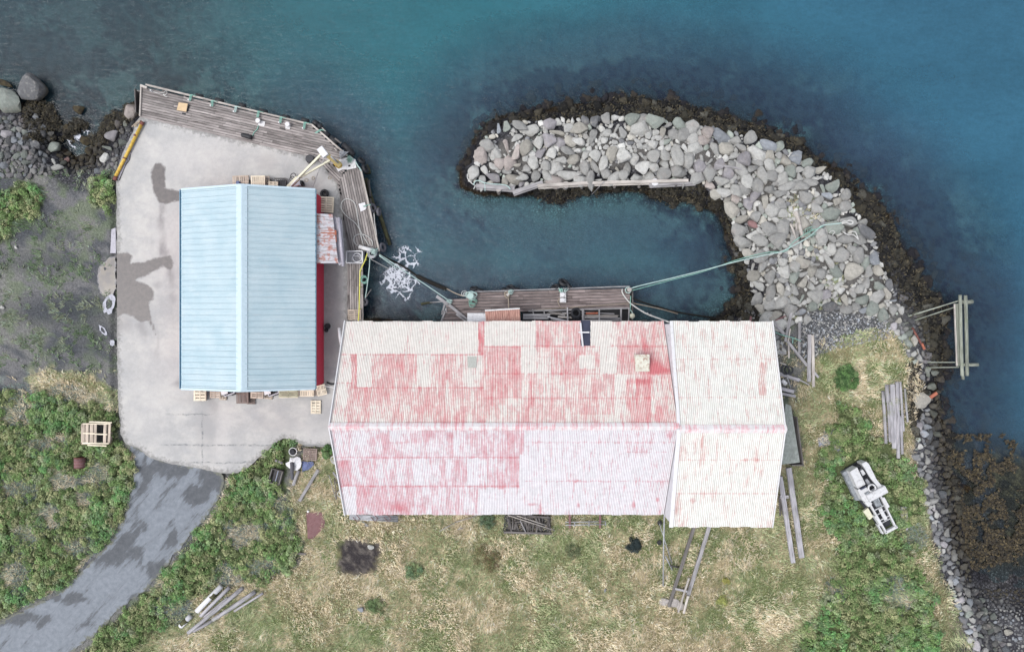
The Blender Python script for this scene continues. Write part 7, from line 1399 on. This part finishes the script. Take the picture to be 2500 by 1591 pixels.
# pallet bin, barrel
bn = empty('pallet_bin', P(237, 1057, 0), 'composting bin built from pallets among the undergrowth', 'pallet bin')
for a, b_, w_, z in (((203, 1034), (203, 1080), .34, .95), ((213, 1034), (212, 1081), .30, .95), ((224, 1034), (223, 1082), .34, .95), ((233, 1034), (232, 1083), .26, .97), ((257, 1033), (255, 1084), .28, .95), ((268, 1034), (266, 1082), .22, .9)): mb = MB(); mb.beam(P(*a, z), P(*b_, z), w_, .05); mb.build('board', M['palletb'], bn)
for a, b_ in (((202, 1034), (270, 1034)), ((201, 1081), (266, 1082)), ((218, 1029), (273, 1031)), ((214, 1086), (260, 1088)), ((232, 1059), (262, 1060)), ((203, 1057), (232, 1058))): mb = MB(); mb.beam(P(*a, 1.0), P(*b_, 1.0), .12, .07); mb.build('rail', M['pallet'], bn)
for a, b_ in (((205, 1035), (205, 1081)), ((268, 1035), (268, 1081)), ((205, 1034), (268, 1034)), ((205, 1082), (268, 1082))): mb = MB(); mb.beam(P(*a, .4), P(*b_, .4), .06, .85); mb.build('side', M['palletb'], bn)
mb = MB(); mb.prism([tuple(P(*q, 0)[:2]) for q in [(206, 1036), (268, 1036), (268, 1080), (206, 1080)]], 0, .3); mb.build('contents', M['black'], bn)
br = empty('rusty_drum', P(195, 1129, 0), 'rusty red oil drum lying in the undergrowth', 'drum'); mb = MB(); mb.tube([P(195, 1117, .5), P(195, 1128, .5), P(195, 1140, .5)], .50, 24); mb.build('shell', M['rustp'], br)
for y in (1117, 1125, 1133, 1140.5): mb = MB(); mb.tube([P(195, y-.4, .5), P(195, y+.4, .5)], .52, 24); mb.build('hoop', M['rust'], br)
# ------------------------------------------------------------------ derelict white machine
mc = empty('tracked_machine', P(2115, 1212, .2), 'derelict white wheeled loader chassis lying in the green undergrowth', 'machine')
a0, a1 = P(2080, 1130, 0), P(2166, 1293, 0); U = (a1-a0).normalized(); Vv = Vector((-U.y, U.x, 0)); 
def mp(u, v, z): return a0+U*u+Vv*v*.84+Vector((0, 0, z))
def mbeam(name, u0, v0, u1, v1, w_, h_, z, mk, z2=None): mb = MB(); mb.beam(mp(u0, v0, z), mp(u1, v1, z if z2 is None else z2), w_, h_); return mb.build(name, M[mk], mc)
def mpoly(name, pts, z0, z1, mk, parent=None): mb = MB(); mb.prism([tuple(mp(u, v, 0)[:2]) for u, v in pts], z0, z1); return mb.build(name, M[mk], parent or mc)
M['mwhite'] = mplain('machine_white', A(226, 227, 230), .6, amt=.08, dirt=A(178, 178, 178), dirtamt=.3)
M['mgrey'] = mplain('machine_grey', A(160, 166, 172), .7, amt=.25, dirt=A(110, 116, 120), dirtamt=.4)
mpoly('floor_plate', [(0, -1.2), (0, 1.0), (3.0, 1.1), (6.9, .8), (6.9, -.8), (3.0, -1.5)], .25, .35, 'dark')
mpoly('right_side_panel', [(-.15, .35), (-.1, .9), (.2, 1.05), (1.9, 1.0), (2.9, 1.25), (2.9, .8), (1.5, .45)], .5, 1.5, 'mwhite')
mpoly('left_side_panel', [(.05, -1.25), (.0, -.30), (1.8, -.35), (1.8, -1.35)], .5, 1.45, 'mwhite')
mpoly('side_skirt', [(.1, -1.75), (.1, -1.25), (3.3, -1.3), (3.1, -1.9), (1.5, -1.8)], .2, .7, 'mgrey')
mpoly('engine_bay', [(.1, -.3), (.1, .35), (2.6, .6), (2.6, -.3)], .5, .9, 'dark')
mbeam('engine_block', .5, .05, 1.0, .1, .45, .4, 1.1, 'mwhite'); mbeam('engine_pipe', .2, -.2, 1.6, -.1, .08, .08, 1.15, 'black'); mbeam('engine_pipe', 1.2, .3, 2.4, .4, .1, .1, 1.2, 'black'); mbeam('engine_manifold', 1.5, .0, 2.1, .15, .35, .3, 1.1, 'steel'); mbeam('hose', .3, .25, 2.5, .50, .09, .09, 1.35, 'black'); mbeam('hose', .2, -.28, 2.2, -.25, .07, .07, 1.5, 'black'); mbeam('seat', 2.45, -.75, 2.75, -.75, .4, .3, 1.55, 'mgrey'); mbeam('windscreen', 1.95, -1.2, 1.95, -.5, .12, .3, 1.5, 'glass'); mbeam('front_pipe', -.1, -.2, .2, .3, .1, .1, 1.2, 'black')
mb = MB(); mb.torus(mp(2.35, .05, 1.55), .34, .09, 24, 8); mb.build('air_cleaner', M['mwhite'], mc); mb = MB(); mb.cyl(mp(1.45, -.85, 1.4), .30, .12, 18); mb.build('filler_cap', M['mwhite'], mc)
mpoly('cab_side', [(1.9, -1.45), (1.9, -.45), (2.9, -.4), (3.2, -.7), (3.35, -1.3), (3.0, -1.5)], .5, 1.5, 'mwhite')
mbeam('cross_tank', 2.98, -1.0, 2.98, 1.35, .75, .7, 1.5, 'mwhite'); mbeam('hinge_block', 3.3, -1.1, 3.8, -.95, .5, .5, 1.2, 'mwhite')
for v in (-.75, .72): mbeam('chassis_rail', 3.3, v*1.05, 7.0, v*.85, .14, .35, .9, 'mwhite')
for u, w_ in ((4.65, .08), (5.15, .06), (5.75, .08), (6.05, .06)): mbeam('cross_member', u, -.7, u, .7, w_, .15, .9, 'mwhite')
mbeam('centre_panel', 4.7, .0, 5.9, 0, .34, .15, 1.0, 'mwhite'); mbeam('gearbox', 3.5, .1, 4.5, .05, .5, .4, .75, 'mgrey'); mbeam('prop_shaft', 3.5, .35, 4.6, .3, .12, .12, 1.0, 'mgrey')
mpoly('bay_floor', [(3.3, -.75), (3.3, .75), (6.15, .65), (6.15, -.65)], .4, .6, 'dark')
mpoly('right_tank', [(3.9, .70), (3.9, 1.02), (4.95, 1.05), (5.0, .70)], .5, 1.1, 'mwhite'); mpoly('left_guard', [(5.1, -1.0), (5.1, -.68), (6.2, -.62), (6.2, -.9)], .5, 1.05, 'mwhite')
mbeam('end_bar', 7.0, -.78, 7.0, .78, .26, .35, .9, 'mwhite'); mpoly('side_step', [(4.4, -1.7), (4.3, -1.0), (5.3, -.95), (5.4, -1.5)], .3, .6, 'cream'); mbeam('end_side_rail', 6.1, -.98, 7.1, -.95, .12, .5, .6, 'mwhite')
